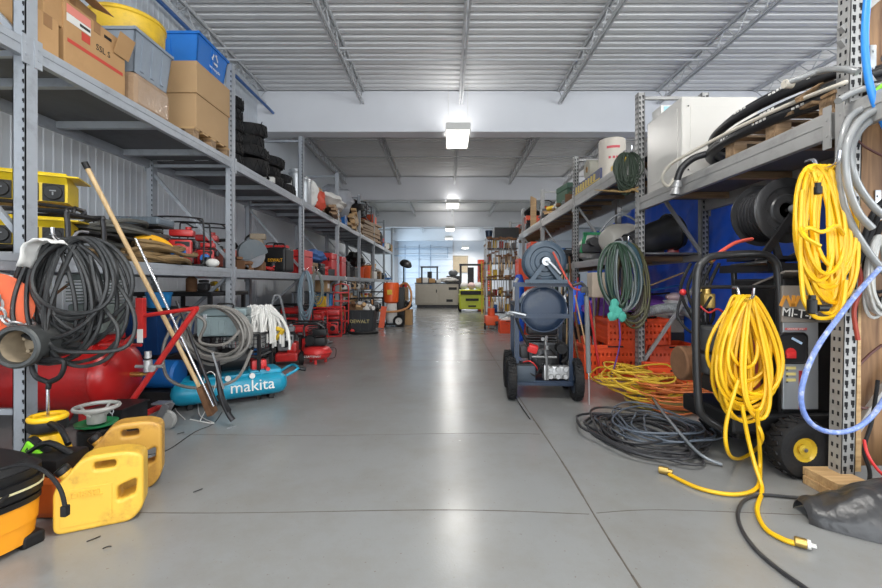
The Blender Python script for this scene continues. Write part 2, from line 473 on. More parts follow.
for (x, y) in ((5.2, 2.0), (8.5, 8.0), (6.5, 16.0)):  # extra lamps out of view, added to lift the shadows
    r = dup(lamp0, (x, y, H + 3.13), 0, {2.0: 'nearest added fill lamp, unseen beyond the right-hand rack', 8.0: 'added fill lamp, unseen halfway along the far right side of the hall', 16.0: 'farthest added fill lamp, unseen beyond the right-hand rack'}[y])
    area('lamp_light', (0, 0, 0.0), 0.45, 1.15, LAMP_W, (0, 0, 0), (1.0, 0.97, 0.92), r)
    area('ceiling_fill', (0, 0, 0.16), 0.40, 1.10, CEIL_FILL if y > 5 else CEIL_FILL * 8, (PI, 0, 0), (1.0, 0.98, 0.95), r)  # same added ceiling fill over the extra lamps

# back wall details
m = MB(); m.k = 0
x0, x1, z0, z1 = 0.47, 1.58, 2.1, 3.3
for (a, b, c, d) in ((x0, x1, z1, z1 + .08), (x0, x1, z0 - .08, z0), (x0 - .08, x0, z0 - .08, z1 + .08), (x1, x1 + .08, z0 - .08, z1 + .08)):
    m.box(((a + b) / 2, Y1 - 0.04, (c + d) / 2), (b - a, 0.08, d - c))
m.k = 1
for i in range(22): m.box(((x0 + x1) / 2, Y1 - 0.03, z0 + (i + .5) * (z1 - z0) / 22), (x1 - x0, 0.03, 0.035), rotm(0.5))
struct(m.build('window_1', [mat('beige_frame', (0.42, 0.36, 0.28), .5), mat('beige_blind', (0.62, 0.50, 0.34), .5)]))
m = MB(); m.box((-1.0, Y1 - .03, 2.45), (1.0, .05, 1.1)); m.k = 1; m.box((-1.0, Y1 - .07, 2.45), (.84, .04, .95))
struct(m.build('window_2', [M_grey, mat('window_glass_dark', (0.08, 0.13, 0.2), .1)]))
m = MB()
for (zz, yy) in ((H + 2.75, Y1 - .3), (H + 2.2, Y1 - .5)): m.box((-2.0, yy, zz), (4.2, .06, .07))
m.box((0.05, Y1 - .3, H + 2.45), (.07, .07, .8))
for xx in (-3.3, -2.2, -1.3): m.box((xx, Y1 - .12, H + 1.5), (.05, .05, 3.2))
struct(m.build('door_1', mat('door_track', (0.30, 0.38, 0.48), .4)))
m = MB()
for i in range(9): m.box((-1.7, Y1 - .06, .3 + i * .5), (4.3, .08, .48), bev=.01)
struct(m.build('door_2', mat('overhead_door', (0.66, 0.72, 0.80), .4, var=.03)))

# ---------------------------------------------------------------- pallet racks
def rack(label, s, Xf, D, Ys, ztop, levels, mt, zigs, nslot):
    "s=-1 left, +1 right; Xf inner face distance; levels: (first bay, last bay, ztop, beam height, supports)"
    r = thing('pallet_rack', label, 'rack')
    pw = 0.078
    for i, y in enumerate(Ys):
        yc = y + 0.04
        for rear in (0, 1):
            xx = s * (Xf + pw / 2 + (D - pw) * rear)
            m = MB(); T = Matrix()
            if s > 0 and i == 1 and not rear:
                T = Matrix.Translation((xx, yc, 0)) @ rotm(0, math.radians(1.2)) @ Matrix.Translation((-xx, -yc, 0))
            m.T = T
            t = 0.006
            m.box((xx, yc - 0.036, ztop / 2), (pw, t, ztop)); m.box((xx - s * (pw / 2 - t / 2), yc, ztop / 2), (t, 0.078, ztop)); m.box((xx + s * (pw / 2 - t / 2), yc, ztop / 2), (t, 0.078, ztop))
            m.box((xx, yc, 0.005), (0.12, 0.12, 0.01))
            if i < nslot and (not rear or i < 3):
                m.k = 1; z = 0.12
                while z < ztop - 0.05:
                    for o in ((-0.018, 0.018) if s > 0 else (0.026,)):
                        q = 1.45 if s > 0 else 1.0; dz = .01 if o > 0 else 0
                        m.box((xx + o, yc - 0.0395, z + dz), (0.012 * q, 0.003, 0.017 * q)); m.box((xx + o + .002, yc - 0.0395, z + dz - .013 * q), (0.006 * q, 0.003, 0.012 * q))
                        if not rear and s > 0: m.box((xx - s * (pw / 2 + .0005), yc + o * .9, z), (0.003, 0.011, 0.022))
                    z += 0.059
            m.build('upright', [mt, M_slot], r)
        m = MB()
        xa = s * (Xf + pw / 2); xb = s * (Xf + D - pw / 2)
        for (a, za, b, zb) in zigs:
            p = (xa if a == 'f' else xb, yc, za); q = (xa if b == 'f' else xb, yc, zb)
            d = Vector(q) - Vector(p)
            m.box((Vector(p) + Vector(q)) / 2, (d.length, 0.03, 0.035), Matrix.Rotation(-math.atan2(d.z, d.x), 4, 'Y'))
        m.build('frame_brace', mt, r)
    for (b0, b1, zt, bh, sup) in levels:
        for b in range(b0, b1 + 1):
            ya, yb = Ys[b] + 0.08, Ys[b + 1]
            if callable(zt): z = zt(b)
            else: z = zt
            for rear in (0, 1):
                m = MB(); xx = s * (Xf + 0.025 + (D - 0.05) * rear)
                m.box((xx, (ya + yb) / 2, z - bh / 2), (0.045, yb - ya, bh), bev=0.003)
                m.box((xx - s * .012 * (1 - 2 * rear), (ya + yb) / 2, z - bh * .28), (0.03, yb - ya, bh * .35))
                for e in (ya, yb):
                    m.box((xx - s * .028 * (1 - 2 * rear), e, z - bh * .6), (0.008, 0.05, bh * 1.6))
                    m.k = 0
                    for q in (-.3, -.9): m.cyl((xx - s * .03 * (1 - 2 * rear), e, z + q * bh), .009, .006, RYB if s > 0 else RY, 8)
                m.build('shelf_beam', mt, r)
            m = MB()
            m.box((s * (Xf + D / 2), (ya + yb) / 2, z - 0.012), (D - 0.1, yb - ya, 0.02)); m.k = 1
            for q in range(sup):
                yy = ya + (q + .5) * (yb - ya) / sup
                m.box((s * (Xf + D / 2), yy, z - 0.055), (D - 0.1, 0.05, 0.06))
            m.build('shelf_deck', [M_board, mt if s < 0 else M_woodd], r)
    return r
YLs = [0.10 + 2.51 * i for i in range(9)]
rack('long grey-blue steel pallet rack along the left wall', -1, 2.56, 1.02, YLs, 3.76,
     [(0, 7, 2.63, 0.11, 3), (0, 7, 1.32, 0.105, 3)], M_steel,
     [('f', .35, 'r', .35), ('r', .42, 'f', 1.25), ('r', 2.48, 'f', 1.4), ('r', 2.55, 'f', 2.55), ('f', 2.62, 'r', 3.6), ('r', 3.68, 'f', 3.68)], 4)
YRs = [-0.14, 2.36, 4.86, 7.30, 9.85, 12.35, 14.9]
rack('long warm grey steel pallet rack on the right of the aisle', 1, 2.16, 0.80, YRs, 3.30,
     [(0, 1, 2.11, 0.15, 3), (2, 5, 2.62, 0.18, 5), (2, 5, 1.50, 0.10, 3)], M_steel2,
     [('f', .2, 'r', 1.25), ('r', 1.45, 'f', 2.5), ('f', 2.55, 'r', 3.2), ('r', 3.25, 'f', 3.25)], 4)
# ================================================================ object builders
def tri(o): return o
def carton(name, label, cat, w, d, h, loc, rz=0, mt=None, tape=True, flaps=0, group=None, marks=None):
    r = thing(name, label, cat, loc, rz, group)
    m = MB(); m.box((0, 0, h / 2), (w, d, h), bev=0.006)
    m.k = 1; m.box((0, 0, h + 0.0005), (w * .98, .004, 0.002))
    m.build('box_body', [mt or M_card, M_tape], r)
    if tape:
        m = MB(); m.box((0, 0, h + 0.0015), (w * 1.004, 0.06, 0.002)); m.box((w / 2 + .001, 0, h - .04), (.002, .06, .08)); m.box((-w / 2 - .001, 0, h - .04), (.002, .06, .08))
        m.build('tape', M_tape, r)
    if flaps:
        m = MB()
        m.box((0, -d / 2 - flaps * .35, h + flaps * .22), (w * .97, flaps, .004), rotm(-0.6))
        m.box((w / 2 + flaps * .35, 0, h + flaps * .1), (flaps, d * .95, .004), rotm(0, .4))
        m.build('flap', mt or M_card, r)
    return r

def tote(name, label, cat, w, d, h, loc, mt, rz=0, lid=None, group=None, ribs=3):
    r = thing(name, label, cat, loc, rz, group)
    m = MB(); t = 0.012
    m.box((0, 0, .006), (w * .86, d * .86, .012))
    for sx, sy, ww, dd in ((0, -1, w, t), (0, 1, w, t), (-1, 0, t, d), (1, 0, t, d)):
        vs = []
        for z, k in ((0, .88), (h, 1.0)):
            hx, hy = w / 2 * k, d / 2 * k
            if sy: vs += [(-hx, sy * hy, z), (hx, sy * hy, z), (hx, sy * (hy - t), z), (-hx, sy * (hy - t), z)]
            else: vs += [(sx * hx, -hy, z), (sx * hx, hy, z), (sx * (hx - t), hy, z), (sx * (hx - t), -hy, z)]
        m.add(vs, [(0, 1, 5, 4), (2, 3, 7, 6), (1, 2, 6, 5), (3, 0, 4, 7), (4, 5, 6, 7), (0, 3, 2, 1)])
    for q in range(ribs):
        xx = (q - (ribs - 1) / 2) * w * .8 / max(1, ribs)
        for sy in (-1, 1): m.box((xx, sy * d * .474, h * .48), (w * .06, .014, h * .8), rotm(-sy * .1 * 0.6))
        yy = (q - (ribs - 1) / 2) * d * .8 / max(1, ribs)
        for sx in (-1, 1): m.box((sx * w * .474, yy, h * .48), (.014, d * .08, h * .8), rotm(0, sx * .1 * .6))
    m.build('tub', mt, r)
    m = MB()
    for a, b, c, e in ((0, -d / 2, w + .03, .025), (0, d / 2, w + .03, .025), (-w / 2, 0, .025, d + .03), (w / 2, 0, .025, d + .03)):
        m.box((a, b, h - .014), (c, e, .028), bev=.005)
    m.build('rim', mt, r)
    if lid:
        m = MB(); m.box((0, 0, h + .012), (w + .04, d + .04, .024), bev=.008); m.box((0, 0, h + .026), (w * .8, d * .8, .012), bev=.004)
        m.build('lid', lid, r)
    return r

def crate(name, label, w, d, h, loc, mt, rz=0, group=None, cat='crate'):
    "vented plastic crate"
    r = thing(name, label, cat, loc, rz, group)
    m = MB(); m.box((0, 0, .006), (w * .93, d * .93, .012))
    def side(ax, s, L_, off):
        nb = max(4, int(L_ / .045))
        for zz in (0.03, h * .34, h * .60, h * .84):
            if ax: m.box((0, s * off, zz), (L_, .008, h * .13 + .012))
            else: m.box((s * off, 0, zz), (.008, L_, h * .13 + .012))
        for q in range(nb + 1):
            p = -L_ / 2 + L_ * q / nb
            if ax: m.box((p, s * off, h * .5), (L_ / nb * .62, .010, h * .96))
            else: m.box((s * off, p, h * .5), (.010, L_ / nb * .62, h * .96))
    for s in (-1, 1):
        side(True, s, w * .96, d * .48); side(False, s, d * .96, w * .48)
    m.build('basket', mt, r)
    m = MB()
    for s in (-1, 1):
        m.box((0, s * d / 2, h - .02), (w + .01, .022, .045), bev=.004)
        m.box((s * w / 2, 0, h - .02), (.022, d + .01, .045), bev=.004)
    for sx in (-1, 1):
        for sy in (-1, 1): m.box((sx * w * .485, sy * d * .485, h / 2), (.03, .03, h), bev=.006)
    m.build('rim', mt, r)
    m = MB(); 
    for s in (-1, 1): m.box((0, s * (d / 2 + .008), h - .02), (w * .25, .008, .018))
    m.build('hand_hold', M_slot, r)
    return r

def tyre(m, c, R, r, rot=None, hub=None):
    T = Matrix.Translation(c) @ (rot or Matrix())
    w = r * 1.15
    m.lathe([(R - 1.7 * r, -w * .7), (R - r, -w), (R - .25 * r, -w * .92), (R, -w * .55), (R, w * .55), (R - .25 * r, w * .92), (R - r, w), (R - 1.7 * r, w * .7)], n=28, caps=False, rot=T)
    m.lathe([(R - 1.7 * r, -w * .7), (R - 1.72 * r, 0), (R - 1.7 * r, w * .7)], n=28, caps=False, rot=T)
    for k in range(28):
        a = 2 * PI * k / 28
        m.add([], [])
        m.box((0, 0, 0), (.012, R * .10, w * 1.0), T=None) if False else None
    n = 36
    for k in range(n):
        a = 2 * PI * k / n
        TT = T @ Matrix.Rotation(a, 4, 'Z') @ Matrix.Translation((R + .002, 0, (w * .25) * (1 if k % 2 else -1))) @ Matrix.Rotation(.4 if k % 2 else -.4, 4, 'X')
        x, y, z = .004, R * .055, w * .55
        m.add([(-x, -y, -z), (x, -y, -z), (x, y, -z), (-x, y, -z), (-x, -y, z), (x, -y, z), (x, y, z), (-x, y, z)],
              [(0, 3, 2, 1), (4, 5, 6, 7), (0, 1, 5, 4), (1, 2, 6, 5), (2, 3, 7, 6), (3, 0, 4, 7)], False, TT)

def wheel(parent, c, R, r, axis='y', hubm=None, name='wheel'):
    rot = {'y': RX, 'x': RY, 'z': Matrix()}[axis]
    m = MB(); tyre(m, (0, 0, 0), R, r, rot)
    o = m.build(name, M_rubber, parent, c)
    m = MB(); w = r * .8; q = R - 1.65 * r
    m.lathe([(.012, -w * .8), (.03, -w * .8), (q * .35, -w * .35), (q * .8, -w * .5), (q, -w), (q, w), (q * .8, w * .5), (q * .35, w * .35), (.03, w * .8), (.012, w * .8)], rot=rot, n=20)
    m.k = 1; m.cyl((0, 0, 0), .012, w * 1.1, rot, 10); m.cyl((0, 0, 0), .012, w * 1.1, rot @ rotm(PI), 10)
    m.build('hub', [hubm or M_grey, M_chrome], o)
    return o

def solo_tyre(label, R, r, loc, rot, group=None):
    m = MB(); tyre(m, (0, 0, 0), R, r, Matrix())
    o = m.build('tyre', M_rubber); o.location = loc; o.rotation_euler = rot
    return tag(o, label, 'tyre', group)

def coil_pts(top, w, drop, turns, seed, jw=.25, jd=.25, dy=.05, pinch=.55, per=18, xo=.02, lean=0.0):
    rr = random.Random(seed); P = []
    R = [[w * .5 * (1 + rr.uniform(-jw, jw * .3)), drop * (1 - rr.random() * jd), rr.uniform(-dy, dy), rr.uniform(-xo, xo), rr.uniform(-.18, .18)] for _ in range(turns + 2)]
    for i in range(turns * per + 1):
        k = i // per; f = (i % per) / per
        a_, b_, c_, d_, e_ = [R[k][j] * (1 - f) + R[k + 1][j] * f for j in range(5)]
        a = 2 * PI * f; q = (1 - math.cos(a)) / 2
        sh = (1 - pinch) + pinch * q
        P.append((top[0] + d_ + a_ * math.sin(a + e_ * q) * sh + lean * q * drop, top[1] + c_ * (.3 + q), top[2] - b_ * q))
    return P

def pile_pts(c, rx, ry, turns, seed, r, jit=.25, layers=4, per=20, wob=.12):
    rr = random.Random(seed); P = []
    R = [[c[0] + rr.uniform(-jit, jit) * rx, c[1] + rr.uniform(-jit, jit) * ry, rx * rr.uniform(.45, 1), ry * rr.uniform(.45, 1), c[2] + r * (1 + 1.5 * rr.random() * layers), rr.uniform(0, 6)] for _ in range(turns + 2)]
    for i in range(turns * per + 1):
        k = i // per; f = (i % per) / per
        q = [R[k][j] * (1 - f) + R[k + 1][j] * f for j in range(6)]
        a = 2 * PI * f + .3 * k
        wv = 1 + wob * math.sin(a * 3 + q[5])
        P.append((q[0] + q[2] * math.cos(a) * wv, q[1] + q[3] * math.sin(a) * wv, max(c[2] + r, q[4] + r * math.sin(2 * a + q[5]))))
    return P

def hanging_coil(name, label, cat, top, w, drop, turns, seed, r, mt, hook=None, n=6, tails=(), group=None, wrap=None, **kw):
    t = thing(name, label, cat, top, group=group)
    m = MB(); m.tube(coil_pts((0, 0, 0), w, drop, turns, seed, **kw), r, n, sub=2); 
    for q in tails: m.tube([Vector(p) - Vector(top) for p in q], r, n, sub=6)
    m.build('loops', mt, t)
    if wrap:
        m = MB(); m.tube([Vector((wrap[0] * math.cos(a) , wrap[1] * math.sin(a), wrap[2] + .01 * a)) for a in [k * .5 for k in range(26)]], r, n)
        m.build('tie', mt, t)
    if hook:
        m = MB(); m.tube([(0, hook, .05), (0, hook * .5, .045), (0, 0.02, -.005), (0, -.05, -.02), (0, -.09, 0.0), (0, -.10, .05)], .009, 8, sub=4)
        m.build('hook', M_chrome, t)
    return t

def small_engine(parent, c, s, col, rz=0, name='engine'):
    "finned block, cowl with recoil starter, tank, muffler; s = overall size"
    T = Matrix.Translation(c) @ rotm(0, 0, rz)
    m = MB(T=T)
    m.box((0, 0, s * .35), (s * .5, s * .5, s * .5), bev=s * .04)
    for k in range(6): m.box((0, s * .1, s * (.5 + .06 * k)), (s * .62, s * .42, s * .02))
    m.cyl((0, s * .2, s * .45), s * .1, s * .25, RXB, 12)
    m.box((-s * .36, 0, s * .5), (s * .18, s * .4, s * .25), bev=s * .03)
    o = m.build(name, M_engine, parent)
    m = MB(T=T); m.box((0, -s * .30, s * .42), (s * .62, s * .20, s * .66), bev=s * .07); m.lathe([(s * .26, 0), (s * .25, s * .06), (s * .20, s * .09), (0.001, s * .09)], (0, -s * .38, s * .38), RX, 18)
    m.k = 1; m.box((s * .08, -s * .405, s * .62), (s * .36, s * .012, s * .14)); m.lathe([(s * .15, s * .08), (s * .14, s * .12), (0.001, s * .12)], (0, -s * .38, s * .38), RX, 14)
    m.build('fan_cowl', [col, M_black], o)
    m = MB(T=T); m.box((0, 0, s * .96), (s * .62, s * .42, s * .20), bev=s * .06); m.cyl((s * .15, 0, s * 1.08), s * .08, s * .07, None, 12)
    m.build('fuel_tank', col, o)
    m = MB(T=T); m.cyl((s * .3, -s * .05, s * .62), s * .1, s * .28, RXB, 12, bev=.01); m.box((s * .38, 0, s * .62), (s * .1, s * .36, s * .22), bev=s * .02)
    m.build('muffler', M_dkmetal, o)
    return o

def gen_frame(parent, w, d, h, r, mt, mid=True, name='tube_frame'):
    m = MB(); q = min(.06, w * .2)
    for y in (-d / 2, d / 2):
        pts = [(-w / 2, y, q), (-w / 2, y, h - q), (-w / 2 + q, y, h), (w / 2 - q, y, h), (w / 2, y, h - q), (w / 2, y, q), (w / 2 - q, y, r), (-w / 2 + q, y, r)]
        m.tube(pts, r, 8, closed=True, sub=4)
    for x in (-w / 2 + q, w / 2 - q):
        for z in (r, h): m.tube([(x, -d / 2, z), (x, d / 2, z)], r, 8)
    if mid:
        for x in (-w / 2, w / 2): m.tube([(x, -d / 2, h * .5), (x, d / 2, h * .5)], r * .8, 8)
    return m.build(name, mt, parent)

def generator(label, w, d, h, loc, rz, colf, colp, group=None):
    t = thing('portable_generator', label, 'generator', loc, rz, group)
    gen_frame(t, w, d, h, .016, colf)
    small_engine(t, (w * .18, 0, .03), h * .62, colp)
    m = MB(); m.box((-w * .2, 0, h * .36), (w * .42, d * .62, h * .45), bev=.02); 
    for k in range(7): m.box((-w * .2, -d * .32, h * (.2 + .05 * k)), (w * .36, .006, .006))
    m.build('alternator', M_black, t)
    m = MB(); m.box((0, 0, h * .83), (w * .86, d * .8, h * .2), bev=.035); m.cyl((0, 0, h * .92), .035, .03, None, 14); 
    m.build('fuel_tank', colp, t)
    m = MB(); m.box((-w * .2, -d * .4, h * .42), (w * .36, .02, h * .3), bev=.005); m.k = 1
    for a in (-.28, -.12): m.cyl((w * a, -d * .41, h * .42), .025, .012, RX, 12)
    m.build('control_panel', [M_grey, M_black], t)
    return t

def toolcase(label, w, d, h, loc, rz, mt, name='tool_case', cat='case', group=None, txt=None, tm=None, handle=True, latch=None):
    t = thing(name, label, cat, loc, rz, group)
    m = MB(); m.box((0, 0, h * .36), (w, d, h * .70), bev=.012)
    for s in (-.3, 0, .3): m.box((w * s, -d / 2, h * .34), (w * .12, .012, h * .5), bev=.004)
    m.build('case_body', mt, t)
    m = MB(); m.box((0, 0, h * .86), (w * 1.01, d * 1.01, h * .27), bev=.014); m.build('lid', mt, t)
    if handle:
        m = MB(); m.tube([(-w * .16, 0, h * .98), (-w * .15, 0, h + .035), (w * .15, 0, h + .035), (w * .16, 0, h * .98)], .009, 8, sub=3); m.build('handle', M_black, t)
    for s in (-.33, .33):
        m = MB(); m.box((w * s, -d / 2 - .006, h * .72), (w * .08, .014, h * .16), bev=.003); m.build('latch', latch or M_dkmetal, t)
    if txt:
        m = MB(); m.text(txt, h * .3, face_y(0, -d / 2 - .012, h * .36), .002); m.build('lettering', tm or M_yellow, t)
    return t

def bucket(name, label, cat, R, h, loc, mt, rz=0, group=None, bail=True, k=.82, full=None):
    t = thing(name, label, cat, loc, rz, group)
    m = MB(); m.lathe([(0.001, 0.004), (R * k, 0.0), (R * (k + .02), .01), (R * .97, h * .86), (R * 1.03, h * .87), (R * 1.03, h * .91), (R, h * .92), (R * 1.02, h), (R * .96, h), (R * .93, h * .9), (R * k * .96, .02), (.001, .02)], n=26, caps=False)
    m.build('shell', mt, t)
    if bail:
        m = MB(); m.tube([(R * 1.03 * math.cos(a), -R * .5 * math.sin(a) - .0, h * .88 - R * .55 * math.sin(a)) for a in [PI * q / 10 for q in range(11)]], .003, 5); m.build('bail_handle', M_chrome, t)
    if full:
        m = MB(); m.ball((0, 0, h * .86), R * .88, 16, (1, 1, .35), .3, 3); m.build('contents', full, t)
    return t

def roll(name, label, cat, R, L_, loc, mt, rot=None, core=.25, group=None, rz=0):
    t = thing(name, label, cat, loc, rz, group)
    m = MB(); m.lathe([(R * core, 0), (R, 0), (R, L_), (R * core, L_), (R * core, 0)], (0, 0, 0), rot, 26, caps=False)
    o = m.build('rolled_sheet', mt, t)
    m = MB(); m.lathe([(R * core * .98, -.004), (R * core * .98, L_ + .004)], (0, 0, 0), rot, 18, caps=False); m.lathe([(R * core * .8, -.004), (R * core * .8, L_ + .004)], (0, 0, 0), rot, 18, caps=False); m.build('core_tube', M_card2, t)
    return t

def lumber(name, label, n, L_, w, h, loc, rz, mt, seed, group=None, spread=.3, tilt=0):
    "each board its own object"
    rr = random.Random(seed)
    for k in range(n):
        m = MB(); a = rr.uniform(-.06, .06)
        m.box((0, 0, h / 2), (w * rr.uniform(.7, 1.1), L_ * rr.uniform(.75, 1.05), h), bev=.003)
        o = m.build(name, mt); row = k % 3; lay = k // 3
        o.location = (loc[0] + (row - 1) * spread * .5 + rr.uniform(-.02, .02), loc[1] + rr.uniform(-.15, .15), loc[2] + lay * h * 1.02)
        o.rotation_euler = (tilt, 0, rz + a)
        tag(o, label, 'board', group)

def bag(name, label, cat, w, d, h, loc, mt, seed, rz=0, group=None):
    m = MB(); rr = random.Random(seed); o_ = Vector((rr.random() * 30, rr.random() * 30, 0))
    def fn(u, v):
        a = 2 * PI * u; th = PI * v
        dd = Vector((math.sin(th) * math.cos(a), math.sin(th) * math.sin(a), -math.cos(th)))
        q = 1 + .35 * noise.noise(dd * 2.2 + o_) + .12 * noise.noise(dd * 6 + o_)
        p = Vector((dd.x * w / 2 * q, dd.y * d / 2 * q, max(0, h / 2 + dd.z * h / 2 * (1 + .3 * noise.noise(dd * 3 + o_)))))
        return p
    m.grid(fn, 28, 16)
    o = m.build(name, mt); o.location = loc; o.rotation_euler = (0, 0, rz)
    return tag(o, label, cat, group)

def hose_reel(parent, c, R, w, mt_side, mt_hose, axis=RX, flat=False):
    "two spoked flanges with wound hose; centre c, local z axis = axis"
    T = Matrix.Translation(c) @ axis
    for s in (-1, 1):
        m = MB(T=T)
        prof = [(.012, 0), (R * .22, 0), (R * .26, .012), (R * .46, .012), (R * .50, .002), (R * .68, .002), (R * .72, .014), (R * .93, .014), (R, .004), (R, -.006), (.012, -.006)]
        if s > 0: prof = [(a, w / 2 + b) for a, b in prof]
        else: prof = [(a, -w / 2 - b) for a, b in prof]
        m.lathe(prof, n=40, caps=False)
        for k in range(6):
            a = k * PI / 3; m.cyl((R * .6 * math.cos(a), R * .6 * math.sin(a), s * (w / 2 + .004)), .006, .006, None, 6)
        m.build('flange', mt_side, parent)
    m = MB(T=T)
    nw = max(3, int(w / .034)); 
    for j in range(nw):
        z = -w / 2 + (j + .5) * w / nw
        m.torus((0, 0, z), R * .78, w / nw * .52, None, 36, 8)
    m.cyl((0, 0, -w / 2), R * .74, w, None, 30)
    m.build('wound_hose', mt_hose, parent)

def handtruck(label, h, w, loc, rz, mt, group=None, lean=.12):
    t = thing('hand_truck', label, 'hand truck', loc, rz, group)
    m = MB(T=rotm(-lean))
    for s in (-1, 1): m.tube([(s * w / 2, 0, .1), (s * w / 2, 0, h * .85), (s * w * .36, 0, h * .97), (0, 0, h)], .014, 8, sub=3)
    for z in (.25, .45, .65, .82): m.box((0, 0, h * z), (w, .02, .035))
    m.box((0, 0, .45 * h), (.03, .012, h * .75))
    m.build('frame', mt, t)
    m = MB(); m.box((0, -.1, .012), (w * .95, .22, .008)); m.build('toe_plate', M_dkmetal, t)
    for s in (-1, 1): wheel(t, (s * (w / 2 + .03), .09, .12), .12, .032, 'x', M_grey)
    return t

def jerry(label, w, d, h, loc, rz, mt, txt=None, group=None):
    t = thing('fuel_can', label, 'fuel can', loc, rz, group)
    def rr_(pts, rad, seg=5):
        out = []; n = len(pts)
        for i in range(n):
            p0 = Vector(pts[i - 1]); p1 = Vector(pts[i]); p2 = Vector(pts[(i + 1) % n])
            a = (p0 - p1); b = (p2 - p1); q = min(rad, a.length * .45, b.length * .45)
            s_ = p1 + a.normalized() * q; e_ = p1 + b.normalized() * q
            for k in range(seg + 1):
                f = k / seg; out.append(((1 - f) ** 2 * s_ + 2 * f * (1 - f) * p1 + f * f * e_)[:])
        return out
    # outline (x right, z up): sloping shoulder on the left, handle on top
    out = rr_([(-w * .5, .0), (w * .36, .0), (w * .5, h * .17), (w * .5, h * .93), (w * .28, h), (-w * .10, h), (-w * .22, h * .95), (-w * .5, h * .60)], .045)
    hole1 = rr_([(-w * .06, h * .80), (w * .18, h * .80), (w * .18, h * .90), (-w * .06, h * .90)], .02)
    hole2 = rr_([(w * .20, h * .32), (w * .40, h * .38), (w * .42, h * .60), (w * .20, h * .52)], .02)
    bm = bmesh.new()
    def ring(pl):
        vs = [bm.verts.new((x, -d / 2, z)) for x, z in pl]
        return [bm.edges.new((vs[i], vs[(i + 1) % len(vs)])) for i in range(len(vs))]
    es = ring(out) + ring(hole1) + ring(hole2)
    g = bmesh.ops.triangle_fill(bm, edges=es, use_beauty=True)
    fs = [f for f in g['geom'] if isinstance(f, bmesh.types.BMFace)]
    e = bmesh.ops.extrude_face_region(bm, geom=fs)
    bmesh.ops.translate(bm, verts=[q for q in e['geom'] if isinstance(q, bmesh.types.BMVert)], vec=(0, d, 0))
    bmesh.ops.recalc_face_normals(bm, faces=bm.faces[:])
    es = [q for q in bm.edges if len(q.link_faces) == 2 and q.calc_face_angle(0) > 1.2]
    bmesh.ops.bevel(bm, geom=es, offset=.016, segments=3, affect='EDGES', profile=.5)
    me = bpy.data.meshes.new('can_body'); bm.to_mesh(me); bm.free()
    me.materials.append(mt); o = bpy.data.objects.new('can_body', me); C.objects.link(o); o.parent = t
    me.polygons.foreach_set('use_smooth', [False] * len(me.polygons))
    m = MB()
    m.box((-w * .14, -d / 2 - .001, h * .34), (w * .56, .006, h * .50), bev=.002)
    m.build('raised_panel', mt, t)
    if txt:
        m = MB(); m.text(txt, h * .125, face_y(-w * .14, -d / 2 - .004, h * .50), .005); m.build('raised_lettering', mt, t)
    m = MB(T=Matrix.Translation((-w * .40, 0, h * .74)) @ rotm(0, -.65))
    m.cyl((0, 0, -.03), .032, .05, None, 18); m.k = 1; m.cyl((0, 0, .012), .036, .035, None, 18, bev=.004)
    m.build('cap', [mt, M_black], t)
    return t

def pole(name, label, cat, a, b, r, mt, group=None, head=None, grip=None):
    t = thing(name, label, cat, a, group=group)
    A = Vector((0, 0, 0)); B = Vector(b) - Vector(a)
    m = MB(); m.tube([A, B], r, 10); m.build('shaft', mt, t)
    if grip:
        m = MB(); m.tube([B * (1 - grip), B * 1.005], r * 1.25, 10); m.build('grip', M_black, t)
    if head: head(t)
    return t

def chainlink(m, pts, R=.018, r=.005):
    P = smooth_pts(pts, 12); L_ = 0; last = P[0]; k = 0
    for p in P[1:]:
        if (p - last).length > R * 1.9:
            d = (p - last).normalized(); q = d.to_track_quat('X', 'Z').to_matrix().to_4x4() @ rotm(PI / 2 * (k % 2) + .5)
            T = Matrix.Translation((p + last) / 2) @ q
            o = m.T; m.T = o @ T
            m.tube([(R * 1.35 * math.cos(a), R * .8 * math.sin(a), 0) for a in [2 * PI * j / 10 for j in range(10)]], r, 6, closed=True)
            m.T = o; last = p; k += 1
# ================================================================ LEFT SIDE
ZU, ZM = 2.631, 1.321      # shelf surfaces
def LX(u, x): return F * abs(x) / (447.0 - u)      # depth of a point at lateral x seen at column u
M_ssl = mat('printed_red', (0.55, 0.06, 0.04), .7, var=.05)
M_ink = mat('printed_black', (0.02, 0.02, 0.02), .7, var=0)
M_pink = mat('pink_label', (0.75, 0.25, 0.20), .6, var=.03)
M_wl = mat('white_label', (0.72, 0.71, 0.68), .6, var=.03)
# --- cartons on the upper shelf
def ssl_marks(t, w, d, h, faces):
    m = MB()
    for f in faces:
        if f == 'y':
            m.box((0, -d / 2 - .001, h * .30), (w * .9, .002, h * .06)); m.box((-w * .25, -d / 2 - .001, h * .50), (w * .14, .002, h * .14))
        else:
            m.box((w / 2 + .001, 0, h * .42), (.002, d * .9, h * .055)); m.box((w / 2 + .001, -d * .18, h * .62), (.002, d * .13, h * .13))
    m.build('printed_stripe', M_ssl, t)
    m = MB()
    for f in faces:
        if f == 'y': m.text('SSL', h * .24, face_y(w * .1, -d / 2 - .002, h * .5), .0008)
        else: m.text('SSL S', h * .14, face_x(w / 2 + .002, d * .1, h * .60), .0008)
    m.build('printed_letters', M_ink, t)
t = carton('cardboard_carton', 'small brown printed carton standing behind the nearest left upright on the top shelf', 'box', .62, .16, .25, (-2.90, 2.79, ZU)); ssl_marks(t, .62, .16, .25, 'y')
t = carton('cardboard_carton', 'tilted open brown carton lying on top of the smaller printed carton', 'box', .52, .5, .3, (-2.90, 3.0, ZU + .255), .12, flaps=.16)
t.location.z = ZU + .255
t = carton('cardboard_carton', 'large brown carton printed SSL with a pink and white label on the top shelf', 'box', .5, .56, .46, (-2.87, 3.2, ZU)); ssl_marks(t, .5, .56, .46, 'x')
t.location.y = 3.22
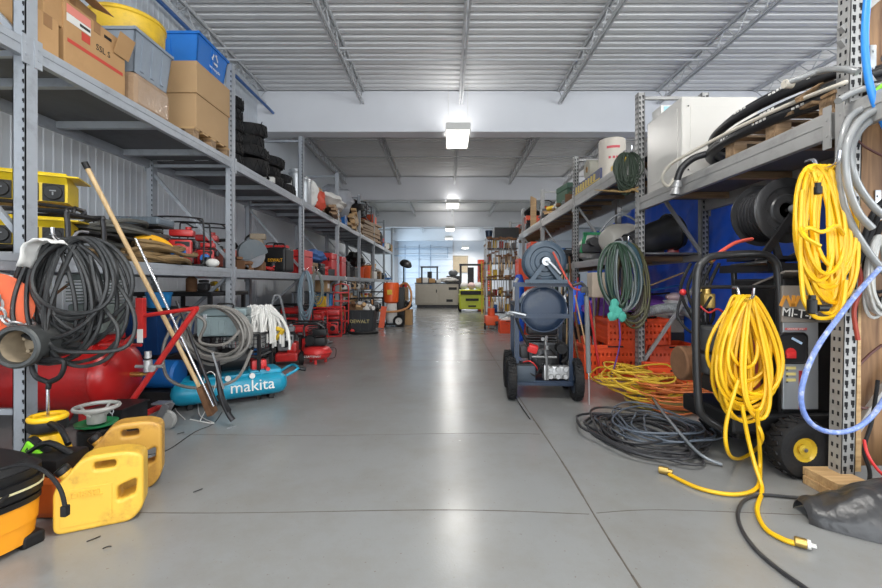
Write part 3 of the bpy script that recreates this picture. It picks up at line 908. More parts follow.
m = MB(); m.box((.252, -.16, .41), (.002, .2, .06)); m.build('pink_label', M_pink, t)
m = MB(); m.box((.252, -.16, .35), (.002, .2, .055)); m.k = 1; m.box((.2535, -.11, .352), (.001, .09, .02)); m.build('white_label', [M_wl, M_ink], t)
m = MB(); m.box((.252, .1, .4), (.003, .07, .022)); m.build('hand_hole', M_slot, t)
m = MB(); m.box((.29, .22, .40), (.004, .16, .17), rotm(0, .35)); m.build('flap', M_card, t)
M_wrap = mat('brown_shrink_wrapped_card', (0.40, 0.27, 0.17), 0.15, var=.15, bump=.9, bscale=16, coat=.8)
m = MB(); m.box((0, 0, .15), (.50, .48, .30), bev=.05)
o = m.build('wrapped_parcel', M_wrap); o.location = (-2.87, 3.84, ZU); tag(o, 'brown parcel in shiny clear wrap under the grey tote', 'box')
t = tote('storage_tote', 'grey plastic tote on the shiny wrapped parcel', 'tote', .56, .48, .36, (-2.89, 3.84, ZU + .301), mat('tote_grey', (0.26, 0.30, 0.35), .45), lid=None)
m = MB(); m.lathe([(.001, 0), (.27, 0), (.285, .02), (.29, .24), (.30, .25), (.30, .275), (.29, .29), (.27, .30), (.001, .30)], n=36, caps=False)
o = m.build('round_drum', M_yellow); o.location = (-2.93, 3.95, ZU + .662); o.scale = (1, 1, .85); o.rotation_euler = (.0, .0, 0); tag(o, 'round yellow drum on top of the grey tote', 'drum')
# pallet and stacked tan cartons with blue bin
t = thing('wooden_pallet', 'wooden pallet under the stacked tan cartons on the left top shelf', 'pallet', (-3.02, 4.78, ZU))
for k in range(5):
    m = MB(); m.box((0, -.33 + k * .165, .105), (.86, .1, .018)); m.build('top_board', M_wood, t)
for x in (-.38, 0, .38):
    for y in (-.33, 0, .33):
        m = MB(); m.box((x, y, .055), (.09, .1, .08)); m.build('block', M_woodd, t)
m = MB()
for x in (-.38, 0, .38): m.box((x, 0, .009), (.09, .76, .016))
m.build('skid', M_wood, t)
carton('cardboard_carton', 'plain tan carton on the wooden pallet, the lower of two', 'box', .82, .66, .36, (-3.0, 4.77, ZU + .116), 0, M_card2, tape=False)
t = carton('cardboard_carton', 'plain tan carton, the upper of two under the blue bin', 'box', .84, .68, .33, (-3.0, 4.77, ZU + .478), 0, M_card2, tape=False)
t = tote('recycling_bin', 'bright blue recycling bin on the stacked tan cartons', 'bin', .64, .60, .34, (-2.92, 4.80, ZU + .811), mat('bin_blue', (0.01, 0.16, 0.55), .4), ribs=1)
m = MB()
for k in range(3):
    a = k * 2.1; T_ = face_x(.3225, .02, .2) @ rotm(.0, 0, a)
    m.add([(-.03, -.055, 0), (.03, -.055, 0), (.03, -.035, 0), (-.03, -.035, 0)], [(0, 1, 2, 3)], False, T_); m.add([(.03, -.07, 0), (.055, -.045, 0), (.03, -.02, 0)], [(0, 1, 2)], False, T_)
m.text('we recycle', .05, face_x(.318, .02, .09), .001)
m.build('recycling_mark', M_wl, t)
m = MB(); m.ball((0, 0, .12), .12, 12, (1.2, 1, 1), .5, 5); m.tube([(-.2, 0, .1), (0, .1, .3), (.2, 0, .15), (.25, .1, .3)], .02, 6, sub=5)
o = m.build('scrap_bundle', M_rust); o.location = (-3.3, 5.4, ZU); tag(o, 'dark scrap bundle behind the blue bin', 'scrap')
# tyres
for k in range(6):
    solo_tyre('small black tyre, %s of the tall stack beside the second left upright' % ['bottom one', 'second from the bottom', 'third from the bottom', 'third from the top', 'second from the top', 'topmost'][k], .19, .062, (-2.80 + .012 * (k % 2), 5.45, ZU + .072 + k * .144), (0, 0, k), 'tall stack of small tyres')
TY = [(-2.8, 5.98, .30, .09, 0.10, 'wide tyre lying level beside the tall tyre stack'), (-2.82, 6.0, .31, .070, -.06, 'wide tyre, second layer of the loose tyre pile'),
      (-2.86, 5.98, .29, .070, .05, 'tyre, third layer of the loose tyre pile'), (-2.85, 5.98, .32, .075, .20, 'large tyre crowning the loose tyre pile')]
z = ZU
for (x, y, R, r_, tl, lab) in TY:
    solo_tyre(lab, R, r_, (x, y, z + r_ * 1.15 + .02), (tl, 0, 0)); z += r_ * 2.3
z = ZU
for k, (x, y, R) in enumerate(((-2.8, 6.66, .25), (-2.84, 6.66, .24), (-2.78, 6.68, .24), (-2.8, 7.2, .24), (-2.82, 7.2, .22))):
    if k == 3: z = ZU
    solo_tyre(['small dark tyre at the base of the heap before the steel buckets', 'small dark tyre in the middle of the heap before the steel buckets', 'small dark tyre on top of the heap before the steel buckets', 'lower small tyre right in front of the steel buckets', 'upper small tyre right in front of the steel buckets'][k], R, .065, (x, y, z + .08), (0.05, 0, k)); z += .152
m = MB(); m.box((0, 0, .04), (.14, .08, .08), bev=.01); m.k = 1; m.cyl((0, -.04, .05), .025, .02, RX, 12)
o = m.build('trailer_lamp', [M_wl, M_chrome]); o.location = (-2.62, 6.35, ZU); tag(o, 'small white lamp at the shelf edge by the tyres', 'lamp')
# galvanised buckets
bucket('steel_bucket', 'tall galvanised steel can beside the third left upright', 'bucket', .13, .55, (-2.72, 7.75, ZU), M_galv, bail=False, k=.98)
bucket('steel_bucket', 'galvanised steel can with clear wrap past the third left upright', 'bucket', .13, .5, (-2.72, 8.2, ZU), M_galv, bail=False, k=.98)
bag('sand_bag', 'white and clear plastic sack behind the steel cans', 'sack', .5, .5, .62, (-2.85, 8.6, ZU), M_wl, 3)
bag('sand_bag', 'red and white sack on the top left shelf edge', 'sack', .36, .6, .5, (-2.74, 9.0, ZU), mat('red_sack', (.65, .09, .05), .5), 4)
carton('cardboard_carton', 'small tan carton behind the red and white sack', 'box', .3, .3, .62, (-2.95, 9.5, ZU), 0, M_card2)
# heaps further down on the top shelf
M_tarp = mat('grey_tarp', (.34, .36, .40), .5, bump=.5, bscale=10)
lumber('loose_board', 'loose brown board in the heap past the red and white sack', 15, 1.6, .12, .05, (-2.85, 10.0, ZU), .2, M_woodd, 3, 'boards past the red and white sack', .45)
bag('folded_sheet', 'white folded plastic sheet over the boards past the red sack', 'sheet', .8, 1.6, .40, (-2.80, 10.0, ZU + .20), M_wl, 7)
carton('cardboard_carton', 'blue carton with a white stripe at the top shelf edge', 'box', .25, .28, .26, (-2.73, 11.1, ZU), 0, M_blue)
bag('folded_sheet', 'grey tarpaulin heaped high on the top left shelf', 'tarpaulin', .9, 1.6, .85, (-2.9, 11.1, ZU + .16), M_tarp, 8)
lumber('loose_board', 'long tan board in the stack halfway down the top left shelf', 24, 2.3, .15, .065, (-2.9, 12.6, ZU), .12, M_wood, 5, 'long boards halfway down the top left shelf', .45)
lumber('loose_board', 'brown board in the stack near the far end of the top left shelf', 27, 2.3, .15, .07, (-2.9, 14.9, ZU), -.12, M_woodd, 6, 'boards near the far end of the top left shelf', .45)
carton('cardboard_carton', 'orange carton on the brown boards near the far end of the shelf', 'box', .5, .8, .3, (-2.85, 15.5, ZU + .65), 0, M_orange)
bag('tool_bag', 'dark bag heaped over the long tan boards', 'bag', .7, 1.2, .5, (-2.85, 12.9, ZU + .52), M_black, 11)
generator('dark small machine on top of the brown boards of the top shelf', .6, .9, .5, (-2.9, 14.3, ZU + .65), 0, M_dkmetal, M_grey)
bag('tool_bag', 'black leaning bag at the edge of the top left shelf', 'bag', .4, .7, .6, (-2.7, 16.6, ZU), M_black, 12)
bucket('plastic_bucket', 'red bucket near the far end of the top left shelf', 'bucket', .16, .36, (-2.74, 17.6, ZU), M_redp)
bag('sand_bag', 'green and grey sack on the very end of the top left shelf', 'sack', .5, .6, .3, (-2.75, 18.9, ZU), mat('sack_green', (.12, .25, .16), .6), 14)
carton('cardboard_carton', 'brown carton at the very end of the left rack', 'box', .5, .5, .3, (-2.78, 19.8, ZU), 0, M_card)

# --- yellow power distribution boxes in the nearest bay
def spider_box(label, loc, w=.72, z=0):
    t = thing('power_distribution_box', label, 'power box', loc, .55)
    T_ = Matrix.Rotation(PI / 2, 4, 'Z') @ Matrix.Rotation(PI / 2, 4, 'X')
    m = MB(T=Matrix.Translation((-w / 2, 0, .09)) @ T_)
    m.prism([(-.21, 0), (.17, 0), (.17, .17), (-.25, .20), (-.26, .185), (-.21, .13)], w)
    m.T = Matrix(); m.box((.01, -.02, .285), (w + .12, .5, .012), rotm(.07), bev=.004)
    m.build('housing', mat('yellow_powder_coat', (.85, .60, .02), .4, var=.06, dirt=(.3, .2, .05), damt=.3), t)
    for k in range(5):
        x = w / 2 - .075 - k * .138
        m = MB(); m.box((x, -.215, .155), (.12, .016, .125), bev=.006); m.cyl((x, -.22, .155), .052, .02, RX, 18, bev=.004); m.k = 1
        m.box((x, -.243, .165), (.035, .004, .008)); m.box((x, -.243, .145), (.008, .004, .022))
        m.build('outlet', [M_black, M_grey], t)
    m = MB(); r = .013
    for y in (-.2, .2):
        m.tube([(-w / 2 - .06, y, .012), (-w / 2 - .06, y, .05), (0, y, .075), (w / 2 + .06, y, .05), (w / 2 + .08, y, .012)], r, 8, sub=4)
    for x in (-w / 2 - .02, w / 2 + .04): m.tube([(x, -.26, r), (x, -.2, .06), (x, .2, .06), (x, .26, r)], r, 8, sub=4)
    m.build('foot_frame', M_dkmetal, t)
    return t
spider_box('yellow power distribution box with black outlets, upper of the two on the mid shelf', (-3.16, 3.10, ZM + .31))
spider_box('yellow power distribution box with black outlets, lower of the two on the mid shelf', (-3.17, 3.11, ZM))
m = MB(); m.tube([(-.45, 0, .02), (-.42, 0, .30), (.30, 0, .30), (.37, 0, .27), (.38, 0, .02)], .016, 8, sub=5); m.tube([(-.45, .3, .02), (-.42, .3, .30), (.30, .3, .30), (.37, .3, .27), (.38, .3, .02)], .016, 8, sub=5)
m.tube([(-.42, 0, .29), (-.42, .3, .29)], .014, 8); m.tube([(.33, 0, .29), (.33, .3, .29)], .014, 8)
o = m.build('tube_stand', M_dkmetal); o.location = (-2.90, 2.86, ZM); tag(o, 'dark bent tube stand in front of the yellow power boxes', 'stand')

# --- heap on the mid shelf, second bay
def heap_hose(label, c, rx, ry, turns, seed, r, mt, cat='hose', name='coiled_hose', **k):
    m = MB(); m.tube([Vector(p) - Vector(c) for p in pile_pts(c, rx, ry, turns, seed, r, **k)], r, 6, sub=2)
    o = m.build(name, mt); o.location = c; return tag(o, label, cat)
M_bhose = mat('brown_dusty_hose', (.22, .14, .06), .7, var=.3, scale=20)
M_ghose = mat('grey_dusty_hose', (.10, .10, .09), .7, var=.35, scale=25)
heap_hose('brown dusty hose coiled flat at the shelf edge under the yellow drill', (-2.72, 4.05, ZM), .16, .45, 9, 21, .021, M_bhose, layers=5)
heap_hose('grey dusty hose coiled behind the brown one on the mid shelf', (-2.98, 3.85, ZM), .24, .55, 10, 22, .017, M_ghose, layers=14)
heap_hose('black air hose coiled on top of the mid shelf hose heap', (-2.9, 3.75, ZM + .16), .2, .45, 5, 23, .012, M_rubber, layers=3)
heap_hose('flat brown hose behind the wooden pole on the mid shelf', (-2.85, 3.45, ZM), .2, .2, 5, 24, .016, M_bhose, layers=4)
t = thing('cordless_drill', 'yellow power tool lying on the hose heap', 'drill', (-2.72, 3.95, ZM + .15), 1.0)
m = MB(); m.tube([(-.12, 0, .05), (0, 0, .08), (.1, 0, .05), (.16, 0, .0)], .038, 10, sub=5); m.build('body', mat('tool_yellow', (.85, .42, .01), .4), t)
m = MB(); m.cyl((-.12, 0, .05), .025, .06, RYB, 12); m.build('chuck', M_black, t)
t = thing('light_bar_cover', 'grey ribbed plastic cover lying across the hose heap', 'cover', (-2.90, 4.1, ZM + .36), .1); t.scale = (.85, .85, .85)
m = MB(); m.box((0, 0, .05), (.52, .34, .09), bev=.03)
for k in range(12): m.box((-.22 + k * .04, -.17, .055), (.012, .012, .07))
m.build('shell', mat('bluegrey_plastic', (.12, .15, .18), .4), t)
m = MB(); m.box((0, 0, .012), (.50, .32, .04)); m.build('underside', M_black, t)
# framed pump and small engines
def red_engine(label, loc, s, blue=True, cage=True, rz=.35):
    t = thing('small_engine', label, 'engine', loc, rz)
    small_engine(t, (0, 0, 0), s, M_red)
    m = MB(); m.cyl((0, -s * .48, s * .38), s * .19, s * .06, RX, 18, bev=.004); m.build('starter_cap', mat('starter_blue', (.02, .17, .55), .35), t)
    if cage: gen_frame(t, s * 1.25, s * 1.1, s * 1.35, .009, M_black, False, 'cage')
    return t
red_engine('red pump engine with blue starter in a black cage on the mid shelf', (-2.78, 4.52, ZM), .36)
red_engine('smaller red engine with blue starter just before the second left upright', (-2.76, 4.95, ZM), .27, cage=False)
t = red_engine('dark caged engine just past the second left upright on the mid shelf', (-3.0, 5.38, ZM), .40); 
m = MB(); m.ball((0, 0, .05), .06, 12, (1.3, 1, .8)); o = m.build('plastic_bottle', M_wl); o.location = (-2.62, 4.80, ZM); tag(o, 'small white bottle between the two red engines', 'bottle')
# cut off saws
def cutsaw(label, loc, rz, s=1.0, body=None):
    t = thing('cutoff_saw', label, 'saw', loc, rz); t.scale = (s, s, s)
    m = MB(); m.cyl((.16, -.02, .18), .15, .006, RX, 32); m.build('blade', M_galv, t)
    m = MB(); m.prism([(.172 * math.cos(math.radians(a)), .172 * math.sin(math.radians(a))) for a in range(10, 205, 12)] + [(-.03, -.06), (.04, -.02)], .06, Matrix.Translation((.16, .01, .18)) @ RX)
    m.build('blade_guard', mat('guard_grey', (.20, .23, .25), .4, .4, dirt=(.35, .32, .28), damt=.6), t)
    m = MB(); m.box((-.15, .06, .13), (.28, .16, .2), bev=.03); m.box((0, .04, .17), (.3, .05, .07), bev=.015); m.build('motor_body', body or mat('dusty_red', (.40, .10, .07), .6, dirt=(.35, .30, .25), damt=.8), t)
    m = MB(); m.tube([(-.28, .06, .1), (-.36, .06, .2), (-.25, .06, .3), (-.05, .06, .33), (.06, .12, .26)], .016, 8, sub=4); m.build('handle', M_black, t)
    return t
cutsaw('dusty red cut-off saw with grey guard past the second left upright', (-2.80, 5.75, ZM), .9, 1.2)
cutsaw('second dusty cut-off saw leaning behind the first on the mid shelf', (-2.98, 6.15, ZM), 1.1, 1.3, mat('dusty_pink', (.45, .22, .18), .7))
t = thing('breaker_hammer', 'upright tan demolition hammer behind the cut-off saws', 'hammer', (-2.82, 6.42, ZM), .2); t.scale = (1.1, 1.1, 1.3)
m = MB(); m.box((0, 0, .2), (.13, .14, .34), bev=.03); m.box((0, 0, .40), (.2, .1, .07), bev=.02); m.build('body', mat('tan_tool', (.30, .24, .17), .6, dirt=(.1, .08, .06), damt=.5), t)
m = MB(); m.tube([(-.1, 0, .42), (-.16, 0, .36), (-.1, 0, .25)], .014, 8, sub=4); m.tube([(0, 0, .03), (0, 0, 0)], .02, 8); m.build('grip', M_black, t)
# black and yellow battery machine with red case behind
t = thing('battery_power_station', 'black and yellow battery tool unit with yellow handle before the third left upright', 'power unit', (-2.78, 6.98, ZM), .0); t.scale = (1.15, 1.15, 1.45)
m = MB(); m.box((0.03, 0, .14), (.34, .34, .27), bev=.03); m.build('body', M_black, t)
m = MB(); m.tube([(-.16, -.17, .02), (-.10, -.2, .12), (-.15, -.2, .22), (-.1, -.17, .30)], .022, 8, sub=5); m.build('handle', mat('tool_yellow', (.85, .42, .01), .4), t)
m = MB(); m.text('DEWALT', .05, face_y(.06, -.172, .13), .003); m.build('lettering', MATS['tool_yellow'], t)
m = MB(); m.tube([(-.05, .05, .27), (-.04, .05, .32), (.1, .05, .32), (.11, .05, .27)], .01, 8, sub=3); m.build('top_handle', M_black, t)
m = MB(); m.tube([(-.33, -.1, .02), (-.35, -.1, .16), (-.26, -.1, .2)], .06, 8, sub=4); o = m.build('angle_grinder', M_engine); o.location = (-2.78, 6.98, ZM); tag(o, 'dark grinder leaning on the yellow-handled battery unit', 'grinder')
def redcase(lab, loc, w, d, h): return toolcase(lab, w, d, h, loc, 0, M_redp, latch=M_black)
redcase('flat red case behind the battery unit', (-3.0, 7.38, ZM), .55, .12, .48)
redcase('red tool case standing at the third left upright', (-2.76, 8.05, ZM), .34, .5, .44)
redcase('wide red tool case before the fourth left upright', (-2.80, 10.0, ZM), .40, .6, .52)
redcase('red tool case just past the fourth left upright', (-2.78, 10.85, ZM), .36, .45, .50)
bag('tool_bag', 'blue cloth bundle lying above the yellow drill boxes on the mid shelf', 'cloth', .5, .8, .3, (-2.85, 9.1, ZM + .24), mat('blue_cloth', (.06, .14, .36), .8), 31)
for k, (x, y, w, h, mt_, lab) in enumerate(((-2.78, 8.6, .3, .24, M_woodd, 'dark open box with brass fittings under the blue cloth bundle'), (-2.75, 9.05, .28, .24, M_black, 'black tool box with yellow trim under the blue cloth bundle'),
        (-2.75, 9.42, .22, .2, M_redp, 'small pinkish red box at the mid shelf edge'), (-2.9, 11.6, .5, .42, M_black, 'black bag-like box past the red tool cases'),
        (-2.76, 12.4, .3, .3, M_engine, 'grey machine housing past the black box on the mid shelf'), (-2.8, 15.3, .3, .5, M_wood, 'upright wooden box between far left uprights'), (-2.8, 16.6, .5, .3, M_woodd, 'brown crate of parts far down the mid shelf'))):
    toolcase(lab, w, .34, h, (x, y, ZM), 0, mt_)
bucket('plastic_bucket', 'orange bucket on the mid shelf by the fifth left upright', 'bucket', .17, .34, (-2.75, 13.4, ZM), M_orange)
bucket('plastic_bucket', 'bright orange bucket past the fifth left upright', 'bucket', .2, .42, (-2.76, 14.5, ZM), mat('vivid_orange', (.85, .12, .02), .4), full=M_card)
bag('tool_bag', 'dark heap of straps above the orange buckets', 'bag', .6, 1.2, .55, (-2.98, 13.9, ZM + .3), M_black, 33)
m = MB(); m.cyl((0, 0, 0), .05, .9, rotm(-.9), 10); m.box((0, .3, .1), (.3, .5, .2)); o = m.build('paint_tray', M_wood); o.location = (-2.85, 16.3, ZM + .02); tag(o, 'tan angled board on the far end of the mid shelf', 'board')

# --- wooden pole and long tools in front of the left rack
def shovel_head(t):
    m = MB(); m.box((.0, 0, .02), (.05, .10, .26), rotm(.2, -.25), bev=.01); m.build('head', M_rust, t)
pole('wooden_pole', 'pale wooden pole leaning on the left rack, tallest of the poles', 'pole', (-1.98, 3.55, .16), (-2.66, 3.16, 2.02), .017, M_woodz, grip=.02, head=shovel_head)
pole('metal_pole', 'thin shiny metal pole leaning right of the wooden pole', 'pole', (-1.90, 3.5, .14), (-2.5, 3.45, 1.50), .010, M_chrome)
def scr(t):
    m = MB(); m.tube([(0, 0, .35), (0.03, 0, .1), (.09, 0, -.06), (.13, 0, -.12)], .022, 8, sub=4); m.box((.06, -.01, .02), (.05, .02, .16), rotm(0, -.5), bev=.006); m.build('jaw', M_dkmetal, t)
    m = MB(); m.box((.02, -.02, .28), (.012, .01, .3), rotm(0, -.3)); m.build('blade', M_galv, t)
pole('long_handled_cutter', 'dark long-handled tool with steel jaw leaning in front of the blue compressor', 'tool', (-1.83, 3.42, .17), (-2.20, 3.5, 1.0), .013, M_dkmetal, head=scr)

# --- big black cable coil hanging on the nearest upright
HK = W(68, 238, 2.52)
t = hanging_coil('cable_coil', 'large bundle of black cable hung on a steel hook at the nearest left upright', 'cable', HK, .62, .76, 19, 5, .0115, mat('black_cable_dusty', (.024, .025, .026), .5, var=.3, scale=30, dirt=(.08, .075, .07), damt=.5, dscale=12), xo=.12, jw=.7, jd=.55, dy=.07, pinch=.35,
    tails=([W(60, 250, 2.5), W(45, 300, 2.46), W(50, 345, 2.42), W(90, 352, 2.42), W(128, 345, 2.45), W(133, 310, 2.5), W(100, 262, 2.5), W(80, 245, 2.5)],
           [W(75, 245, 2.5), W(52, 300, 2.48), W(48, 345, 2.44), W(75, 366, 2.44), W(108, 358, 2.48), W(118, 330, 2.5), W(100, 300, 2.5), W(90, 255, 2.5)],
           [W(52, 240, 2.5), W(30, 270, 2.5), W(28, 320, 2.5), W(48, 350, 2.46), W(55, 360, 2.45)]), hook=.14)
m = MB(); rr = random.Random(2)
def ragf(u, v):
    a = -1.3 + 1.9 * u
    return Vector((.13 * math.sin(a) - .02 + .02 * noise.noise(Vector((u * 5, v * 5, 0))), -.05 + v * .16, .12 * math.cos(a) - .05 - .18 * max(0, .35 - u) + .02 * noise.noise(Vector((u * 6, v * 7, 3)))))
m.grid(ragf, 14, 6); o = m.build('shop_rag', M_wl); o.location = W(50, 252, 2.44); 
md = o.modifiers.new('s', 'SOLIDIFY'); md.thickness = .006; tag(o, 'dirty white rag draped over the big black cable bundle', 'rag')

# --- orange chain hoist head and pipe flange at the far left edge
t = thing('chain_hoist', 'orange disc-shaped chain hoist with pale rim at the left edge', 'hoist', W(-6, 335, 2.48))
m = MB(T=rotm(0, 0, .80)); m.lathe([(.02, 0), (.16, 0), (.19, -.03), (.19, -.10), (.02, -.10)], (-.02, 0, .17), RXB, 32, caps=False); m.box((.10, -.03, .07), (.14, .05, .12), rotm(0, .6), bev=.02); m.cyl((.14, -.08, .13), .02, .03, RXB, 10)
m.build('housing', mat('hoist_orange', (.75, .11, .02), .45, dirt=(.25, .07, .03), damt=.5), t)
m = MB(T=rotm(0, 0, .80)); m.torus((-.02, .04, .17), .185, .016, RXB, 32); m.build('rim', M_wl, t)
m = MB(T=rotm(0, 0, .80)); chainlink(m, [(-.04, -.125, .30), (.01, -.125, .22), (.02, -.13, .15), (.05, -.13, .08), (.10, -.13, .05), (.17, -.13, .06)], .026, .008); m.build('chain', M_alu, t)
t = thing('pipe_coupling', 'large dark pipe coupling with open dusty mouth at the left edge', 'pipe fitting', W(16, 347, 2.32))
T_ = Matrix.Rotation(.15, 4, 'Z') @ rotm(PI / 2)
m = MB(T=T_); m.lathe([(.105, -.35), (.105, -.05), (.118, -.04), (.118, 0.0), (.108, .01), (.092, .01), (.088, -.01), (.085, -.16)], n=36, caps=False)
m.build('outer_shell', mat('dark_grey_pipe', (.07, .075, .075), .45, .3, dirt=(.18, .16, .14), damt=.5), t)
m = MB(T=T_); m.lathe([(.085, -.01), (.083, -.17), (.001, -.18)], n=36, caps=False); m.cyl((-.05, .03, -.17), .01, .05, None, 8); m.cyl((-.03, -.04, -.17), .01, .05, None, 8)
m.build('dusty_lining', mat('dusty_lining', (.36, .29, .20), .8, var=.3, scale=20), t)

# --- red horizontal air compressor on the floor
t = thing('air_compressor', 'big red horizontal tank compressor on the floor of the nearest left bay', 'compressor', (-3.19, 3.5, 0))
m = MB(T=Matrix.Translation((-.62, 0, .40)) @ RY); R_ = .285
prof = [(.001, 0)] + [(R_ * math.sin(a), .14 * (1 - math.cos(a))) for a in [.25, .5, .8, 1.1, 1.35, PI / 2]] + [(R_, 1.1 - .0)] + [(R_ * math.sin(a), 1.1 + .14 * math.cos(a)) for a in [1.35, 1.1, .8, .5, .25]] + [(.001, 1.24)]
m.lathe(prof, n=40, caps=False); m.lathe([(R_ + .003, 1.095), (R_ + .003, 1.11)], n=40, caps=False)
m.build('tank', M_redtank, t)
m = MB(); m.box((-.1, 0, .70), (1.1, .34, .05), bev=.01); m.box((-.1, -.17, .66), (1.1, .02, .10), bev=.004); m.build('top_plate', M_redtank, t)
for sx in (-.4, .42):
    for sy in (-.2, .2):
        m = MB(); m.box((sx, sy, .075), (.08, .05, .15), bev=.006); m.build('foot', M_redtank, t)
m = MB(); m.box((-.08, -.183, .665), (.11, .003, .022)); m.k = 1; m.box((-.14, -.183, .67), (.03, .004, .03), rotm(0, .7)); m.build('badge', [M_wl, M_brass], t)
m = MB(); m.cyl((.62, 0, .40), .02, .09, RY, 12); m.cyl((.70, 0, .40), .012, .10, RY, 10); m.box((.78, 0, .41), (.05, .03, .03), bev=.006); m.build('outlet_fitting', M_brass, t)
m = MB(); m.cyl((-.45, 0, .72), .17, .30, rotm(0, PI / 2) , 24, bev=.02); 
for k in range(9): m.cyl((-.42 + k * .03, 0, .9), .185, .008, RY, 24)
m.build('electric_motor', M_engine, t)
m = MB(); m.T = Matrix.Translation((.14, 0, 0)); m.box((.22, -.02, .86), (.26, .26, .24), bev=.02); 
for k in range(7): m.box((.22, -.02, 1.0 + k * .025), (.30, .24, .010))
m.box((.22, -.02, 1.19), (.26, .22, .05), bev=.015); m.box((.22, -.15, .86), (.18, .02, .16), bev=.01); m.build('pump_head', mat('green_grey_cast', (.15, .18, .17), .5, .2, dirt=(.08, .06, .05), damt=.5), t)
m = MB(); m.box((.05, -.16, 1.12), (.14, .003, .05)); m.k = 1; m.box((.03, -.162, 1.125), (.04, .003, .02)); m.build('warning_label', [M_wl, M_orange], t)
m = MB(); m.tube([(.22, -.1, 1.15), (.1, -.18, 1.0), (0, -.2, .85), (-.05, -.18, .72)], .01, 8, sub=5); m.build('copper_line', M_rust, t)
bag('junk_bundle', 'dark tangle of parts behind the red compressor tank', 'scrap', .6, .5, .7, (-2.1 - 1.3, 4.3, 0), M_engine, 40)

# --- red dolly frame with caster
t = thing('red_cart', 'red tube A-frame cart with caster standing before the left rack', 'cart', FL(150, 432))
o_ = t.location.copy()
def rel(u, v, Y): return W(u, v, Y) - o_
m = MB(); r_ = .021
Yc = 3.2
m.box(rel(141, 318, Yc), (.055, .045, .30), bev=.006)
m.tube([rel(141, 316, Yc), rel(198, 308, Yc)], r_ * .75, 10)
m.tube([rel(196, 309, Yc), rel(134, 398, Yc), rel(118, 420, Yc)], r_, 10)
m.tube([rel(141, 330, Yc), rel(110, 356, Yc + .1), rel(60, 430, Yc + .2)], r_, 10)
m.tube([rel(100, 345, Yc + .1), rel(141, 345, Yc)], r_ * .6, 8)
m.tube([rel(115, 428, Yc - .05), rel(166, 404, Yc + .3)], r_ * 1.1, 10)
m.tube([rel(115, 424, Yc + .5), rel(165, 400, Yc + .8)], r_ * 1.1, 10)
m.tube([rel(118, 424, Yc - .05), rel(115, 420, Yc + .5)], r_, 8)
m.build('frame', M_red, t)
m = MB(); m.box(rel(140, 336, Yc - .03), (.04, .006, .10)); m.build('label', M_wl, t)
cw = FL(167, 429); 
m = MB(); c0 = cw - o_ + Vector((0, 0, .075)); m.torus(c0, .06, .017, RX, 24, 8); m.cyl(c0 + Vector((0, .02, 0)), .055, .04, RX, 20); o = m.build('caster', mat('grey_caster', (.28, .28, .27), .5), t)
m = MB(); m.box(c0 + Vector((-.02, -.035, .06)), (.05, .006, .15), rotm(0, .5), bev=.002); m.box(c0 + Vector((-.02, .035, .06)), (.05, .006, .15), rotm(0, .5), bev=.002); m.box(c0 + Vector((-.04, 0, .13)), (.11, .09, .012)); m.build('caster_fork', M_galv, o)
# regulator on the cart
m = MB(); m.cyl((0, 0, 0), .028, .09, None, 14, bev=.006); m.cyl((0, 0, .1), .022, .05, None, 14); m.cyl((-.09, 0, .04), .012, .2, RY, 8); m.cyl((.05, -.02, .03), .025, .015, RX, 14)
o = m.build('air_regulator', M_alu); o.location = W(148, 372, 3.12); o.parent = t; o.location = W(148, 372, 3.12) - o_; o.name = 'air_regulator'

# --- yellow fuel cans, sprayer, orange vacuum
M_can = mat('weathered_yellow_plastic', (.72, .43, .05), .45, var=.10, scale=4, dirt=(.34, .17, .03), damt=.65, dscale=7)
M_can2 = mat('brownish_yellow_plastic', (.55, .30, .05), .45, var=.14, scale=4, dirt=(.30, .13, .03), damt=.8, dscale=6)
c = FL(101, 533); jerry('weathered yellow diesel fuel can standing in front of the other can', .395, .15, .385, (c.x - .07, c.y + .10, 0), .46, M_can, 'DIESEL').scale = (.86, .86, .88)
c = FL(116, 500); jerry('browner yellow fuel can standing behind the diesel can', .385, .15, .395, (c.x - .04, c.y + .14, 0), .46, M_can2).scale = (.86, .86, .95)
c = Vector((W(50, 480, 2.38).x, 2.40, 0))
t = thing('pump_sprayer', 'yellow pump sprayer with black top behind the fuel cans', 'sprayer', c + Vector((-.03, .0, 0))); t.scale = (.98, .98, 1.17)
m = MB(); m.lathe([(.001, 0), (.10, 0), (.115, .02), (.115, .13), (.105, .18), (.085, .24), (.075, .26), (.001, .27)], n=28, caps=False); m.build('tank', mat('sprayer_yellow', (.85, .50, .01), .4), t)
m = MB(); m.lathe([(.075, .27), (.088, .28), (.092, .305), (.088, .325), (.07, .33)], n=28, caps=False); m.build('collar', M_black, t)
m = MB(); m.torus((0, 0, .335), .078, .015, None, 28); m.cyl((0, 0, .325), .05, .012, None, 20); m.build('funnel_rim', MATS['sprayer_yellow'], t)
m = MB(); m.cyl((0, 0, .33), .008, .15, None, 8); m.build('pump_rod', M_chrome, t)
m = MB(); m.tube([(0, 0, .47), (0, 0, .50), (-.07, 0, .53), (-.09, 0, .60), (0, 0, .61), (.09, 0, .60), (.07, 0, .53), (0, 0, .50)], .013, 8, sub=4); m.build('pump_handle', M_black, t)
m = MB(); m.tube([(.05, -.05, .32), (.16, -.10, .31), (.24, -.14, .25)], .014, 10, sub=4); m.box((.13, -.20, .235), (.13, .05, .08), rotm(0, .6), bev=.012); m.box((.17, -.20, .19), (.04, .04, .10), rotm(0, .6), bev=.01); m.build('spray_gun', M_black, t)
m = MB(); m.box((.13, -.22, .238), (.10, .03, .06), rotm(0, .6), bev=.006); m.build('green_label', mat('lime_green', (.25, .75, .03), .4), t)
